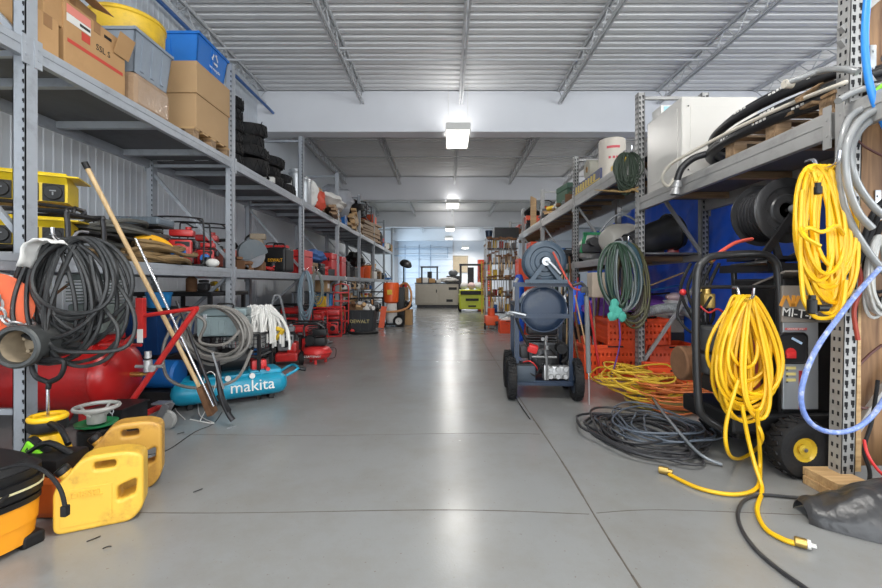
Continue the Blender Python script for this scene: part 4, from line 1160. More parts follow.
m = MB(); m.text('MAX', .03, Matrix.Translation((.13, -.236, .238)) @ rotm(PI / 2, 0, 0) @ rotm(0, 0, -.6), .001); m.build('lettering', M_ink, t)
# orange drum vacuum
c = Vector((-2.04, 1.80, 0))
t = thing('shop_vacuum', 'orange tub vacuum with ribbed black top at the bottom left edge', 'vacuum', c, -.3); t.scale = (1.06, 1.04, .92)
def sq(m, w, d, z0, z1, k0=1.0, k1=1.0, n=40, e=3.2):
    vs = []
    for z, k in ((z0, k0), (z1, k1)):
        for i in range(n):
            a = 2 * PI * i / n; ca, sa = math.cos(a), math.sin(a)
            q = (abs(ca) ** e + abs(sa) ** e) ** (-1 / e)
            vs.append((w / 2 * k * q * ca, d / 2 * k * q * sa, z))
    m.add(vs, [(i, (i + 1) % n, n + (i + 1) % n, n + i) for i in range(n)], True)
    m.add(vs[n:], [list(range(n))], False); m.add(vs[:n], [list(range(n))[::-1]], False)
m = MB(); sq(m, .46, .40, .03, .13, .93, .97); sq(m, .46, .40, .125, .22, .985, 1.0); m.build('tub', mat('vac_orange', (.85, .33, .015), .38, dirt=(.4, .16, .02), damt=.4), t)
m = MB(); sq(m, .47, .41, .22, .245); sq(m, .445, .385, .245, .26); sq(m, .48, .42, .26, .33); sq(m, .455, .395, .33, .345); sq(m, .47, .41, .345, .375); sq(m, .45, .39, .375, .41, 1, .86); m.box((.05, -.05, .425), (.22, .12, .04), bev=.015)
m.build('motor_head', M_black, t)
m = MB(); sq(m, .486, .426, .290, .299); m.build('cream_band', mat('cream_stripe', (.65, .6, .35), .5), t)
m = MB(); m.box((.12, -.206, .272), (.14, .02, .03)); m.build('side_label', M_grey, t)
for s in (-1, 1):
    for q in (-1, 1):
        m = MB(); m.box((s * .16, q * .13, .03), (.10, .08, .06), bev=.012); m.build('foot', M_black, t)
m = MB(); m.tube([W(-8, 462, 1.72) - c, W(20, 455, 1.72) - c, W(40, 462, 1.70) - c, W(54, 480, 1.69) - c, W(59, 500, 1.68) - c], .0075, 8, sub=6); m.tube([(.0, -.2, .26), (.15, -.235, .245), (.235, -.16, .26), (.24, -.05, .30)], .008, 8, sub=5); 
m.T = Matrix.Translation(W(59, 504, 1.68) - c); m.box((0, 0, 0), (.022, .022, .045), bev=.004); 
o = m.build('power_cord', M_rubber, t); 
o.rotation_euler = (0, 0, .3)
# orange base thing behind vac, black crate tray and green funnel
m = MB(); m.box((0, 0, .10), (.30, .22, .20), bev=.03); o = m.build('orange_box', mat('dark_orange', (.70, .16, .03), .5)); o.location = (-2.02, 2.18, 0.0); tag(o, 'dark orange plastic box squeezed between vacuum and sprayer', 'box')
m = MB(); m.box((0, 0, .04), (.26, .20, .08), bev=.02); m.tube([(-.1, 0, .08), (0, 0, .13), (.12, 0, .07)], .015, 8, sub=4); o = m.build('battery_charger', M_black); o.location = (-2.02, 2.18, .2); tag(o, 'black charger on the dark orange plastic box', 'charger')
t = thing('floor_drain_funnel', 'white ring funnel standing in a green dish behind the fuel cans', 'funnel', (-2.24, 2.75, .22))
m = MB(); m.lathe([(.04, 0), (.11, .02), (.115, .035), (.10, .03), (.04, .015)], n=28, caps=False); m.build('green_dish', M_green, t)
m = MB(); m.lathe([(.05, .03), (.052, .09), (.048, .09), (.046, .03)], n=24, caps=False); m.torus((0, 0, .13), .115, .013, None, 28, 8)
for q in range(4): m.tube([(.05 * math.cos(q * 1.57), .05 * math.sin(q * 1.57), .08), (.11 * math.cos(q * 1.57), .11 * math.sin(q * 1.57), .13)], .008, 6); m.build('white_ring', M_wl, t)
m = MB(); m.cyl((-2.24, 2.75, 0), .10, .22, None, 20, bev=.01); tag(m.build('metal_tin', M_black), 'black tin carrying the white funnel', 'tin')
m = MB(); m.box((0, 0, .14), (.22, .26, .28), bev=.01); m.box((0, 0, .285), (.24, .28, .012)); m.k = 1; chainlink(m, [(.06, -.15, .30), (.08, -.16, .2), (.07, -.16, .1), (.09, -.16, .02)], .012, .003)
o = m.build('black_crate', [M_black, M_galv]); o.location = (-2.30, 3.02, 0); tag(o, 'black box with hanging chain beside the white funnel', 'box')
m = MB(); m.tube([FL(148, 455), FL(168, 450), FL(195, 432), FL(213, 424), FL(222, 412)], .004, 6, sub=8)
for k in range(12):
    pass
tag(m.build('loose_wire', M_rubber), 'thin black wire curving over the floor from the fuel cans', 'wire')
m = MB(); m.tube([p + Vector((0, 0, .006)) for p in (FL(185, 420), FL(175, 408), FL(182, 396), FL(196, 400), FL(200, 416), FL(214, 424), FL(190, 420))], .004, 6, sub=8)
m.tube([W(203, 396, 3.6), W(205, 376, 3.6), W(212, 372, 3.6), W(216, 382, 3.6), W(208, 405, 3.62), FL(200, 421)], .0035, 6, sub=8)
tag(m.build('loose_wire', M_wl), 'thin white wire looped around the tool heads on the floor', 'wire')

# --- steel stand with grey toolbox, hose coil, mop
t = thing('steel_stand', 'black steel stand with mesh sides carrying the grey toolbox', 'stand', (-2.12, 4.25, 0))
m = MB()
LG = [(-.30, -.17), (.27, -.02), (.25, .32), (-.32, .18)]
for (x, y) in LG: 
    mm = MB(); mm.box((x, y, .32), (.028, .028, .64)); mm.build('leg', M_dkmetal, t)
mm = MB()
for a, b in zip(LG, LG[1:] + LG[:1]):
    for z in (.63, .42):
        mm.tube([(a[0], a[1], z), (b[0], b[1], z)], .012, 6)
    for k in range(1, 12):
        f = k / 12; x = a[0] + (b[0] - a[0]) * f; y = a[1] + (b[1] - a[1]) * f
        mm.tube([(x, y, .42), (x, y, .63)], .003, 4)
    for k in range(1, 5): mm.tube([(a[0], a[1], .42 + k * .042), (b[0], b[1], .42 + k * .042)], .003, 4)
mm.add([(x, y, .645) for x, y in LG] + [(x, y, .635) for x, y in LG], [(0, 1, 2, 3), (7, 6, 5, 4), (0, 4, 5, 1), (1, 5, 6, 2), (2, 6, 7, 3), (3, 7, 4, 0)])
mm.build('mesh_tray', M_dkmetal, t)
t = toolcase('grey-green steel toolbox on the black stand inside the hose loops', .42, .26, .26, (-2.13, 4.13, .646), .25, mat('toolbox_greygreen', (.20, .26, .27), .45, .2, dirt=(.08, .08, .08), damt=.4), latch=M_galv)
t = hanging_coil('hose_coil', 'thick grey hose looped around the grey toolbox', 'hose', W(213, 306, 3.95), .70, .60, 9, 9, .0135, mat('grey_hose', (.19, .18, .165), .55, var=.25, scale=20), pinch=.05, jw=.35, jd=.35, dy=.10, xo=.07, lean=.10,
    tails=([W(170, 330, 3.8), W(163, 350, 3.75), W(168, 378, 3.72), W(196, 388, 3.7), W(235, 380, 3.75), W(252, 350, 3.8)], [W(168, 320, 3.8), W(185, 312, 3.75), W(205, 322, 3.75), W(200, 342, 3.75), W(225, 344, 3.75), W(240, 330, 3.8)]))
t = thing('string_mop', 'white string mop head resting on the black stand', 'mop', W(260, 340, 4.62)); t.scale = (1.3, 1.2, 1.15)
m = MB(); rr = random.Random(3)
for k in range(150):
    a = rr.uniform(0, 6.28); q = rr.uniform(.03, .2)
    x0, y0 = rr.uniform(-.14, .14), rr.uniform(-.08, .08)
    m.tube([(x0 * .6, y0 * .6, .26 + rr.uniform(0, .07)), (x0 + q * math.cos(a) * .5, y0 - .06 + q * math.sin(a) * .2, .22), (x0 + q * math.cos(a), y0 - .1 + .3 * q * math.sin(a), .10), (x0 + q * math.cos(a) * 1.1, y0 - .12 + .3 * q * math.sin(a), rr.uniform(-.06, .06))], .009, 5, sub=2)
m.ball((0, 0, .2), .15, 12, (1.1, .7, .7), .3, 2)
m.build('strings', M_whitep, t)
m = MB(); m.tube([(.16, -.08, .02), (.22, -.1, .10), (.14, -.1, .12)], .02, 8, sub=4); m.build('yellow_clamp', M_yellow, t)
# bins under the mid shelf
tote('storage_bin', 'deep blue plastic bin behind the red cart frame', 'bin', .5, .5, .44, (-3.05, 4.55, .42), mat('deep_blue', (.01, .05, .17), .4), lid=M_black)
carton('machine_crate', 'dark crate under the deep blue bin', 'box', .62, .62, .415, (-3.08, 4.55, 0), 0, M_black, tape=False)
t = thing('black_shelving_cart', 'black cart top with bins below the mid shelf in the second bay', 'cart', (-3.1, 5.3, 0))
m = MB(); m.box((0, 0, 1.02), (.9, .9, .05), bev=.01); m.build('top_tray', M_black, t)
for x in (-.4, .4):
    for y in (-.4, .4):
        m = MB(); m.box((x, y, .5), (.04, .04, 1.0)); m.build('leg', M_black, t)
t = thing('plastic_jug', 'white plastic jug below the mid shelf before the second left upright', 'jug', (-2.75, 4.95, .55))
m = MB(); m.lathe([(.001, 0), (.09, 0), (.1, .03), (.1, .2), (.05, .27), (.03, .3), (.001, .3)], n=22, caps=False); m.build('body', M_wl, t)
m = MB(); m.cyl((0, 0, .29), .032, .03, None, 14); m.build('cap', M_blue, t)
carton('cardboard_carton', 'dark box under the white plastic jug', 'box', .4, .4, .545, (-2.8, 4.98, 0), 0, M_engine, tape=False)
bucket('plastic_bucket', 'blue topped bucket near the deep blue bin', 'bucket', .12, .16, (-2.98, 4.45, .89), mat('sky_blue', (.02, .25, .6), .4), bail=False)
m = MB(); m.cyl((0, 0, 0), .13, .5, RY, 24, bev=.02); o = m.build('blue_cylinder', M_blue); o.location = (-2.95, 4.0, .3); 
m2 = MB(); m2.box((-2.72, 4.0, .085), (.5, .3, .165)); tag(m2.build('machine_crate', M_black), 'low black crate under the short blue cylinder', 'box')
tag(o, 'short blue cylinder lying behind the wooden pole foot', 'cylinder'); o.location = (-2.98, 4.0, .30)

# --- blue twin tank compressor on the floor, lettered
a0 = Vector((-2.33, 3.95, 0)); b0 = Vector((-1.80, 4.62, 0)); ang = math.atan2(b0.y - a0.y, b0.x - a0.x); Lc = 1.0
t = thing('twin_tank_compressor', 'bright blue twin-tank air compressor on the floor under the black stand', 'compressor', (-2.12, 4.2, 0), 0.62)
M_tq = mat('teal_blue_paint', (.008, .27, .42), .35, var=.08, dirt=(.03, .16, .2), damt=.3)
for y, z in ((-.14, .15), (.14, .15)):
    m = MB(T=Matrix.Translation((-.5, y, z)) @ RY); R_ = .105
    m.lathe([(.001, 0), (R_ * .5, .01), (R_ * .85, .04), (R_, .09), (R_, .91), (R_ * .85, .96), (R_ * .5, .99), (.001, 1.0)], n=28, caps=False)
    m.build('tank', M_tq, t)
m = MB(); m.text('makita', .150, Matrix.Translation((.16, -.246, .165)) @ rotm(PI / 2 - .12), .004); m.build('lettering', M_wl, t)
m = MB(); m.box((0, 0, .26), (.5, .36, .03), bev=.008); m.tube([(.5, -.12, .2), (.62, -.12, .26), (.62, .12, .26), (.5, .12, .2)], .014, 8, sub=3); m.box((.3, 0, .25), (.3, .3, .08), bev=.02); m.build('deck_and_handle', M_tq, t)
m = MB(); m.tube([(.62, -.1, .26), (.70, -.12, .24)], .02, 10); m.build('grip', M_black, t)
m = MB(); m.cyl((-.1, 0, .4), .11, .26, RY, 20, bev=.02); m.box((-.2, 0, .42), (.16, .2, .26), bev=.03); m.build('pump', M_black, t)
m = MB()
for x in (-.05, .16): m.cyl((x, -.2, .255), .026, .02, RX, 16)
m.build('gauge', M_wl, t)
for x in (-.35, .35):
    m = MB(); m.box((x, 0, .03), (.05, .34, .06), bev=.01); m.build('foot', M_black, t)
m = MB(); m.box((.25, -.05, .33), (.14, .1, .1), bev=.02); m.cyl((.31, -.11, .30), .02, .08, RX, 10); m.build('valve_block', M_redp, t)
bag('red_rag', 'red cloth heap under the black stand behind the hose loops', 'cloth', .42, .3, .25, (-2.15, 4.45, .30), M_redp, 50)
bpy.data.objects[-1 if False else 'red_rag'].location.z = .0
# ================================================================ RIGHT SIDE
ZR1, ZR2, ZRM = 2.111, 2.621, 1.501
# --- blue tarpaulin hung behind the right rack
M_btarp = mat('blue_tarpaulin', (0.04, 0.17, 0.95), .30, var=.12, scale=3)
m = MB()
def tf(u, v):
    y = 3.3 + 6.2 * u; z = .35 + 1.98 * v
    return Vector((3.12 + .05 * noise.noise(Vector((y * 1.3, z * 1.1, 0))) + .035 * noise.noise(Vector((y * 5 + z * 3, z * 4, 2))) + .012 * noise.noise(Vector((y * 14, z * 12, 5))), y, z - .1 * math.sin(u * 9) * (v > .9)))
m.grid(tf, 120, 60); o = m.build('blue_tarpaulin', M_btarp); md = o.modifiers.new('s', 'SOLIDIFY'); md.thickness = .004
tag(o, 'large creased blue tarpaulin hung behind the right rack', 'tarpaulin')

# --- white appliance on the near upper shelf
t = thing('chest_appliance', 'glossy white household appliance on the near right top shelf', 'appliance', (2.57, 4.40, ZR1))
m = MB(); m.box((0, 0, .395), (.72, .70, .79), bev=.014); m.build('cabinet', mat('white_enamel', (.62, .60, .56), .30, var=.02), t)
m = MB(); m.box((0, -.351, .395), (.56, .006, .62), bev=.002); m.build('rear_panel', MATS['white_enamel'], t)
m = MB(); m.box((-.361, 0, .395), (.006, .56, .62), bev=.002); m.build('side_panel', MATS['white_enamel'], t)
m = MB()
for x in (-.3, .3):
    for z in (.1, .7): m.cyl((x, -.352, z), .007, .006, RX, 8)
m.build('screw', M_dkmetal, t)
t = carton('paper_box', 'small pale box with light blue label on top of the white appliance', 'box', .22, .2, .11, (2.36, 4.62, ZR1 + .795), 0, M_wl, tape=False)
m = MB(); m.box((0, -.102, .06), (.16, .003, .07)); m.build('blue_label', mat('pale_blue', (.35, .62, .68), .5), t)

# --- pallet with thick black hoses on the near upper shelf
t = thing('wooden_pallet', 'weathered pallet under the thick black hoses on the near right top shelf', 'pallet', (2.58, 2.92, ZR1)); t.scale = (1, .82, 1)
for k in range(7):
    m = MB(); m.box((0, -.54 + k * .18, .115), (.78, .11, .018)); m.build('top_board', M_woodd, t)
for x in (-.33, 0, .33):
    for y in (-.52, 0, .52):
        m = MB(); m.box((x, y, .06), (.10, .12, .09)); m.build('block', M_woodd, t)
m = MB()
for x in (-.33, 0, .33): m.box((x, 0, .009), (.1, 1.2, .016))
m.build('skid', M_woodd, t)
m = MB(); m.box((0, 0, .015), (.40, .03, .03), bev=.004); o = m.build('wood_scrap', M_woodd); o.location = (2.28, 2.66, ZR1 + .125); o.rotation_euler = (0, -.5, .4); o.location.z += .09
tag(o, 'short wooden stick poking up from the hoses on the pallet', 'stick')
M_hose = mat('thick_black_hose', (.016, .016, .018), .38, var=.2, dirt=(.06, .055, .05), damt=.35)
for k, (rx, ry, z, sd, lab) in enumerate(((.46, .92, .13, 61, 'thick black industrial hose, lowest coil on the weathered pallet'), (.45, .88, .20, 62, 'thick black industrial hose, middle coil on the weathered pallet'), (.42, .80, .28, 63, 'thick black industrial hose, top coil on the weathered pallet'))):
    rr = random.Random(sd); m = MB(); P = []
    for i in range(2 * 28 + 1):
        a = 2 * PI * i / 28 + k; q = 1 - .07 * (i // 28)
        P.append((rx * q * math.cos(a) + .01 * math.sin(2 * a), ry * q * math.sin(a), .03 * (i / 28) + .03 * math.sin(a + k * 2) + .02))
    m.tube(P, .034, 12, sub=2)
    c = Vector((2.64, 3.12 + .05 * k, ZR1 + z - .03))
    m.k = 1
    for a in (3.3, 3.6, 3.9, 4.2, 2.9):
        a += .12 * k
        x, y = rx * math.cos(a), ry * math.sin(a); ta = math.atan2(ry * math.cos(a), -rx * math.sin(a))
        for j in range(4):
            m.box((x * 1.0 - .029 * 1.05 + .0, y + (j - 1.5) * .035, .03 * .5 + .03 * math.sin(a + k * 2) + .035), (.006, .018, .014), rotm(0, 0, ta - PI / 2))
    o = m.build('industrial_hose', [M_hose, M_wl]); o.location = c; tag(o, lab, 'hose')
t = thing('industrial_hose', 'thick black hose end with steel coupling drooping off the near right top shelf', 'hose', W(676, 190, 3.85))
o_ = t.location.copy()
m = MB(); m.tube([p - o_ for p in (W(735, 140, 3.7), W(712, 152, 3.75), W(694, 158, 3.8), W(682, 168, 3.83), W(677, 180, 3.85))], .03, 12, sub=6); m.build('hose', M_hose, t)
m = MB(T=rotm(0, .2)); m.lathe([(.025, .08), (.034, .08), (.034, .05), (.042, .05), (.042, .02), (.036, .02), (.036, -.02), (.040, -.02), (.040, -.045), (.030, -.045), (.028, .0)], n=20, caps=False); m.build('coupling', M_alu, t)
M_cream = mat('cream_tube', (.58, .54, .46), .35, var=.05)
m = MB(); m.tube([W(846, 82, 2.34), W(836, 86, 2.36), W(790, 104, 2.7), W(735, 129, 3.1), W(690, 153, 3.5), W(670, 165, 3.7), W(662, 178, 3.8), W(668, 186, 3.85), W(676, 176, 3.9)], .013, 10, sub=8)
tag(m.build('plastic_tube', M_cream), 'cream plastic tube running along the near right top shelf edge', 'tube')
M_clear = mat('clear_vinyl', (.38, .39, .39), .16, var=.05, trans=.35, coat=.5)
m = MB(); m.tube([W(786, 83, 2.6), W(800, 78, 2.55), W(820, 71, 2.5), W(842, 69, 2.32), W(858, 72, 2.25)], .018, 12, sub=8); m.k = 1; m.cyl(W(784, 84, 2.6), .026, .05, RY, 12)
tag(m.build('plastic_tube', [M_clear, M_cream]), 'short clear tube end above the cream tube', 'tube')

# --- timber panel, stud and wood blocks beside the near post
m = MB(); m.box((2.85, 2.46, 1.60), (1.14, .018, 3.0)); m2 = m
def ply(name):
    return wood(name, (.13, .062, .026), (.30, .165, .075), scale=1.6, axis=2, rough=.65)
tag(m.build('plywood_panel', ply('brown_plywood')), 'tall brown plywood panel behind the tubes at the right edge', 'panel')
m = MB(); m.box((2.267, 2.42, 1.60), (.032, .10, 3.0), bev=.002)
tag(m.build('wooden_stud', M_wood), 'pale wooden stud between the near right upright and the plywood', 'stud')
for k, (lab) in enumerate(('lower thick wooden block under the near right upright', 'upper wooden block under the near right upright')):
    m = MB(); m.box((0, 0, .0225), (.19, .22, .045), bev=.003); o = m.build('wooden_block', M_wood)
    o.location = (2.125 + .008 * k, 2.345 + .01 * k, .046 * k); tag(o, lab, 'block')
# hinges/plates on panel
for k, (u, v) in enumerate(((873, 60), (878, 205))):
    m = MB(); m.box((0, 0, 0), (.035, .006, .17), bev=.002); 
    for z in (-.05, .05): m.cyl((0, -.003, z), .008, .006, RX, 8)
    o = m.build('metal_bracket', M_galv); o.location = W(u, v, 2.445); tag(o, ('upper' if k == 0 else 'lower') + ' zinc bracket screwed on the plywood panel', 'bracket')
# tubes and cords hung on the panel
Yt = 2.30
m = MB(); m.tube([W(u, v, Yt - d) for u, v, d in ((900, 84, 0), (868, 88, 0), (850, 94, .02), (838, 101, .04))], .018, 12, sub=8)
m.tube([W(u, v, Yt - d) for u, v, d in ((905, 92, .03), (872, 104, .05), (850, 118, .06), (841, 145, .07), (840, 180, .08), (846, 212, .08), (862, 243, .07), (885, 272, .05), (905, 285, .03))], .018, 12, sub=8)
m.tube([W(u, v, Yt - d) for u, v, d in ((910, 105, .06), (880, 115, .09), (860, 130, .10), (851, 152, .11), (855, 178, .11), (868, 200, .1), (885, 216, .1), (910, 225, .08))], .018, 12, sub=8)
m.tube([W(u, v, Yt - d) for u, v, d in ((910, 98, .1), (876, 110, .12), (857, 124, .13), (846, 150, .14), (848, 185, .14), (858, 212, .13), (872, 228, .12))], .018, 12, sub=8)
tag(m.build('clear_tube_coil', M_clear), 'coiled clear vinyl tube hung on the plywood panel', 'tube')
m = MB(); m.tube([W(u, v, 2.18) for u, v in ((872, -60), (868, -10), (865, 30), (866, 62), (871, 90), (880, 115), (898, 150))], .0165, 12, sub=8)
tag(m.build('blue_air_hose', mat('bright_blue_hose', (.03, .24, .72), .35, var=.04)), 'bright blue hose hanging down the right edge over the clear tubes', 'hose')
M_bspeck = mat('blue_white_hose', (.16, .24, .55), .4, var=.5, scale=60, dirt=(.62, .63, .68), damt=.8, dscale=25)
m = MB(); m.tube([W(u, v, 2.2 - d) for u, v, d in ((880, 268, 0), (860, 290, .02), (838, 318, .05), (818, 346, .08), (805, 375, .09), (801, 400, .09), (808, 420, .08), (825, 431, .06), (848, 431, .04), (868, 420, .02), (885, 398, 0), (900, 370, 0))], .0125, 12, sub=8)
tag(m.build('braided_hose', M_bspeck), 'blue and white speckled hose looping before the near right upright', 'hose')
hanging_coil('cable_coil', 'coil of whitish cable hung at the right edge of the plywood', 'cable', W(880, 236, 2.3), .17, .46, 9, 71, .0085, mat('grey_white_cable', (.48, .48, .46), .45, var=.1), jd=.3)
hanging_coil('cable_coil', 'coil of black cable hung beneath the whitish cable at the right edge', 'cable', W(884, 222, 2.36), .26, .60, 6, 72, .010, M_rubber, jd=.4)
m = MB(); m.tube([W(u, v, 2.36) for u, v in ((851, 120), (853, 133), (864, 146), (885, 157))], .006, 8, sub=6)
tag(m.build('brown_cable', mat('maroon_cable', (.10, .035, .03), .5)), 'thin maroon cable high on the plywood beside the clear tubes', 'cable')
m = MB(); m.tube([W(u, v, 2.4) for u, v in ((882, 345), (868, 356), (852, 375), (850, 395), (862, 408), (882, 404))], .008, 8, sub=6)
tag(m.build('brown_cable', mat('maroon_cable', (.10, .035, .03), .5)), 'thin maroon cable looping low on the plywood panel', 'cable')
m = MB(); m.tube([W(u, v, 2.32) for u, v in ((852, 258), (860, 272), (860, 290), (854, 312), (858, 340))], .011, 8, sub=6)
tag(m.build('red_cable', mat('dull_red_cable', (.35, .05, .03), .5)), 'dull red cable hanging between clear tube and plywood', 'cable')
m = MB(); m.tube([W(u, v, 2.3) for u, v in ((890, 190), (868, 240), (858, 262), (872, 215), (890, 195))], .013, 8, sub=6)
tag(m.build('hanging_cable', M_rubber), 'short black cable loop beside the lower zinc bracket', 'cable')
m = MB(); m.tube([W(878, 380, 2.3), W(872, 420, 2.3), W(864, 450, 2.28), W(870, 475, 2.26), FL(862, 506)], .009, 8, sub=6)
tag(m.build('hanging_cable', M_rubber), 'black cord hanging down the plywood to the floor', 'cord')
m = MB(); m.tube([W(864, 440, 2.2), W(868, 455, 2.16), W(878, 470, 2.14), W(890, 480, 2.12)], .007, 8, sub=6)
tag(m.build('red_cable', M_redp), 'thin red cord at the foot of the plywood by the black sack', 'cord')
m = MB(); m.ball((0, 0, .17), .16, 16, (.7, .6, 1), .3, 4); o = m.build('green_sack', mat('teal_sack', (.03, .22, .16), .6)); o.location = (2.62, 2.36, .0); tag(o, 'teal sack at the right edge behind the black sack', 'sack')
m = MB(); m.tube([W(875, 92, 2.28), W(885, 84, 2.26), W(900, 80, 2.26)], .012, 8, sub=6); tag(m.build('green_hose', MATS['lime_green']), 'bit of lime green hose between the clear tubes', 'hose')
# black sack on the floor
m = MB()
def sf(u, v):
    a = u; b = v
    x = -.36 + .9 * a; y = (b - .5) * (.12 + .55 * a ** .7)
    e = max(0, 1 - (2 * b - 1) ** 2) ** .5
    z = (.035 + .21 * a ** .8) * e * (1 + .25 * noise.noise(Vector((x * 5, y * 5, 1)))) + .015 * noise.noise(Vector((x * 16, y * 14, 4))) * e
    return Vector((x, y, max(.0, z)))
m.grid(sf, 50, 40); o = m.build('black_sack', mat('black_sack_plastic', (.035, .035, .037), .30, var=.3, bump=.9, bscale=14)); o.location = (2.13, 2.0, 0.002); o.rotation_euler = (0, 0, -.25); o.scale = (1.15, 1.2, 1.6)
tag(o, 'crumpled black plastic sack on the floor at the bottom right', 'sack')

# --- yellow cord coil on the near post
hanging_coil('extension_cord', 'yellow extension cord coil hung on the hook of the near right upright', 'cord', W(822, 166, 2.24), .27, .80, 17, 81, .0105, M_ycord, hook=.1, jd=.38, jw=.95, xo=.06, dy=.06, pinch=.25, lean=.04,
    tails=([W(802, 190, 2.2), W(800, 240, 2.2), W(802, 285, 2.2), W(806, 305, 2.18), W(818, 318, 2.18), W(840, 312, 2.18), W(846, 280, 2.18)], [W(808, 170, 2.18), W(813, 172, 2.18), W(816, 182, 2.17)],
           [W(800, 236, 2.15), W(808, 228, 2.12), W(822, 232, 2.12), W(836, 226, 2.13), W(843, 234, 2.2)], [W(800, 228, 2.15), W(806, 238, 2.12), W(820, 246, 2.12)]))
t = [o for o in bpy.data.objects if o.get('label', '').startswith('yellow extension cord coil hung on the hook')][0]
m = MB(T=Matrix.Translation(W(818, 190, 2.16) - t.location)); m.cyl((0, 0, -.022), .018, .04, None, 14, bev=.004); m.cyl((0, 0, .016), .013, .02, None, 12); m.build('plug', M_black, t)
m = MB(T=Matrix.Translation(W(812, 308, 2.16) - t.location)); m.cyl((0, 0, -.03), .022, .075, None, 14, bev=.006); m.cyl((.025, 0, .0), .018, .05, RY, 12); m.cyl((0, 0, .045), .016, .02, None, 12); m.build('connector', M_black, t)

# --- pressure washer unit with black frame (lettered panel)
t = thing('pressure_washer', 'large pressure washer with black tube frame and grey control panel', 'pressure washer', (2.0, 2.8, 0))
o_ = t.location.copy()
def rl(u, v, Y): return W(u, v, Y) - o_
m = MB(); Yf = 2.72
m.tube([rl(722, 428, Yf), rl(703, 416, Yf), rl(698, 396, Yf), rl(696, 330, Yf), rl(697, 275, Yf), rl(703, 262, Yf), rl(716, 256, Yf), rl(758, 254, Yf), rl(773, 260, Yf), rl(778, 275, Yf), rl(780, 330, Yf), rl(782, 425, Yf)], .024, 12, sub=8)
m.tube([rl(722, 428, Yf), rl(782, 425, Yf)], .024, 10)
m.tube([rl(697, 287, Yf), rl(778, 287, Yf)], .012, 8)
m.tube([rl(773, 262, Yf) + Vector((.01, .04, 0)), rl(773, 262, Yf) + Vector((.05, .45, 0)), rl(781, 425, Yf) + Vector((.05, .46, 0))], .02, 10)
m.build('tube_frame', mat('black_gloss_tube', (.02, .02, .021), .28, var=.2), t)
m = MB(); m.box((.13, .12, .27), (.76, .56, .12), bev=.02); m.box((.14, .10, .20), (.62, .36, .10), bev=.02); m.build('base_frame', M_black, t)
M_pgrey = mat('panel_grey', (.34, .36, .38), .32, .3, var=.1, scale=5)
M_pbrown = mat('panel_warm_grey', (.27, .24, .21), .4, .1, var=.1, scale=5)
m = MB(); m.box((.33, .12, .75), (.46, .46, .84), bev=.012); m.build('cabinet', M_black, t)
m = MB(); m.box((.20, -.118, .625), (.22, .016, .54), bev=.004); m.build('control_panel', M_pgrey, t)
m = MB(); m.box((.295, -.118, 1.01), (.42, .018, .23), bev=.004); m.box((.30, .0, 1.17), (.42, .30, .012), rotm(-.3)); m.build('logo_panel', M_pbrown, t)
Yp = 2.8 - .118 - .009
def pp(u, v, dy=0): return rl(u, v, Yp - dy)
m = MB(); c = pp(793, 348)
m.T = Matrix.Translation(c) @ RX
pl = []
for (cx, cy, a0_) in ((.055, .065, 0), (-.055, .065, 90), (-.055, -.065, 180), (.055, -.065, 270)):
    for k in range(6):
        a = math.radians(a0_ + 18 * k); pl.append((cx + .028 * math.cos(a), cy + .028 * math.sin(a)))
m.prism(pl, .004); m.build('window_opening', M_slot, t)
m = MB(); m.T = Matrix.Translation(c) @ RX; m.tube([(x, y, .005) for x, y in pl], .006, 6, closed=True); m.build('window_gasket', M_black, t)
m = MB(); m.cyl(c + Vector((-.02, -.012, -.03)), .032, .03, RXB, 16); m.box(c + Vector((-.02, -.010, -.045)), (.06, .012, .035), bev=.004); m.build('red_fuel_cap', M_redp, t)
m = MB(); m.box(c + Vector((.02, -.006, .045)), (.07, .004, .014), rotm(0, .5)); m.build('reflective_strip', mat('pale_blue2', (.45, .6, .8), .3), t)
m = MB(); m.box(pp(796, 329, .001), (.135, .003, .014)); m.build('red_label', mat('faded_red_label', (.50, .10, .10), .5), t)
m = MB(); m.text('GASOLINE ONLY', .014, Matrix.Translation(pp(796, 329, .003)) @ RX, .0005); m.build('label_lettering', M_wl, t)
for v in (368, 374, 380):
    m = MB(); m.box(pp(791, v, .001), (.06, .003, .018)); m.k = 1; m.box(pp(787, v + 2, .003), (.012, .003, .008)); m.build('yellow_label', [mat('pale_yellow_label', (.62, .52, .20), .5), M_ink], t)
m = MB(); m.box(pp(800.5, 390, .002), (.018, .005, .24)); m.build('red_strip', mat('dark_red_strip', (.28, .02, .03), .5), t)
m = MB(); m.box(pp(800, 314, .002), (.20, .004, .052), rotm(0, .12)); m.build('logo_backing', M_ink, t)
m = MB(); m.text('MI-T-M', .075, Matrix.Translation(pp(800, 314, .006)) @ rotm(PI / 2, .12), .001); m.build('logo_lettering', M_wl, t)
m = MB()
for k in range(2):
    x = pp(786 + 14 * k, 301, .003)
    for a in (-.42, .42, ):
        m.box(x + Vector((.02 * (1 if a < 0 else -1) - .0, 0, 0)), (.020, .004, .07), rotm(0, a))
    m.box(x + Vector((.045, 0, .0)), (.020, .004, .07), rotm(0, .1))
m.build('orange_logo', mat('logo_orange', (.70, .30, .04), .5), t)
wheel(t, (.08, -.26, .170), .170, .058, 'y', mat('yellow_rim', (.62, .42, .03), .4, dirt=(.3, .2, .05), damt=.4))
wheel(t, (.06, .42, .150), .150, .050, 'y', MATS['yellow_rim'])
wheel(t, (.30, .40, .170), .170, .058, 'y', MATS['yellow_rim'])
small_engine(t, (-.04, .22, .33), .48, M_dkmetal)
m = MB(); m.box((-.24, .0, .78), (.20, .24, .16), rotm(0, .0, .2), bev=.02); m.box((-.24, .05, .62), (.24, .28, .12), bev=.02); m.build('control_box', mat('dark_grey_box', (.07, .072, .075), .45), t)
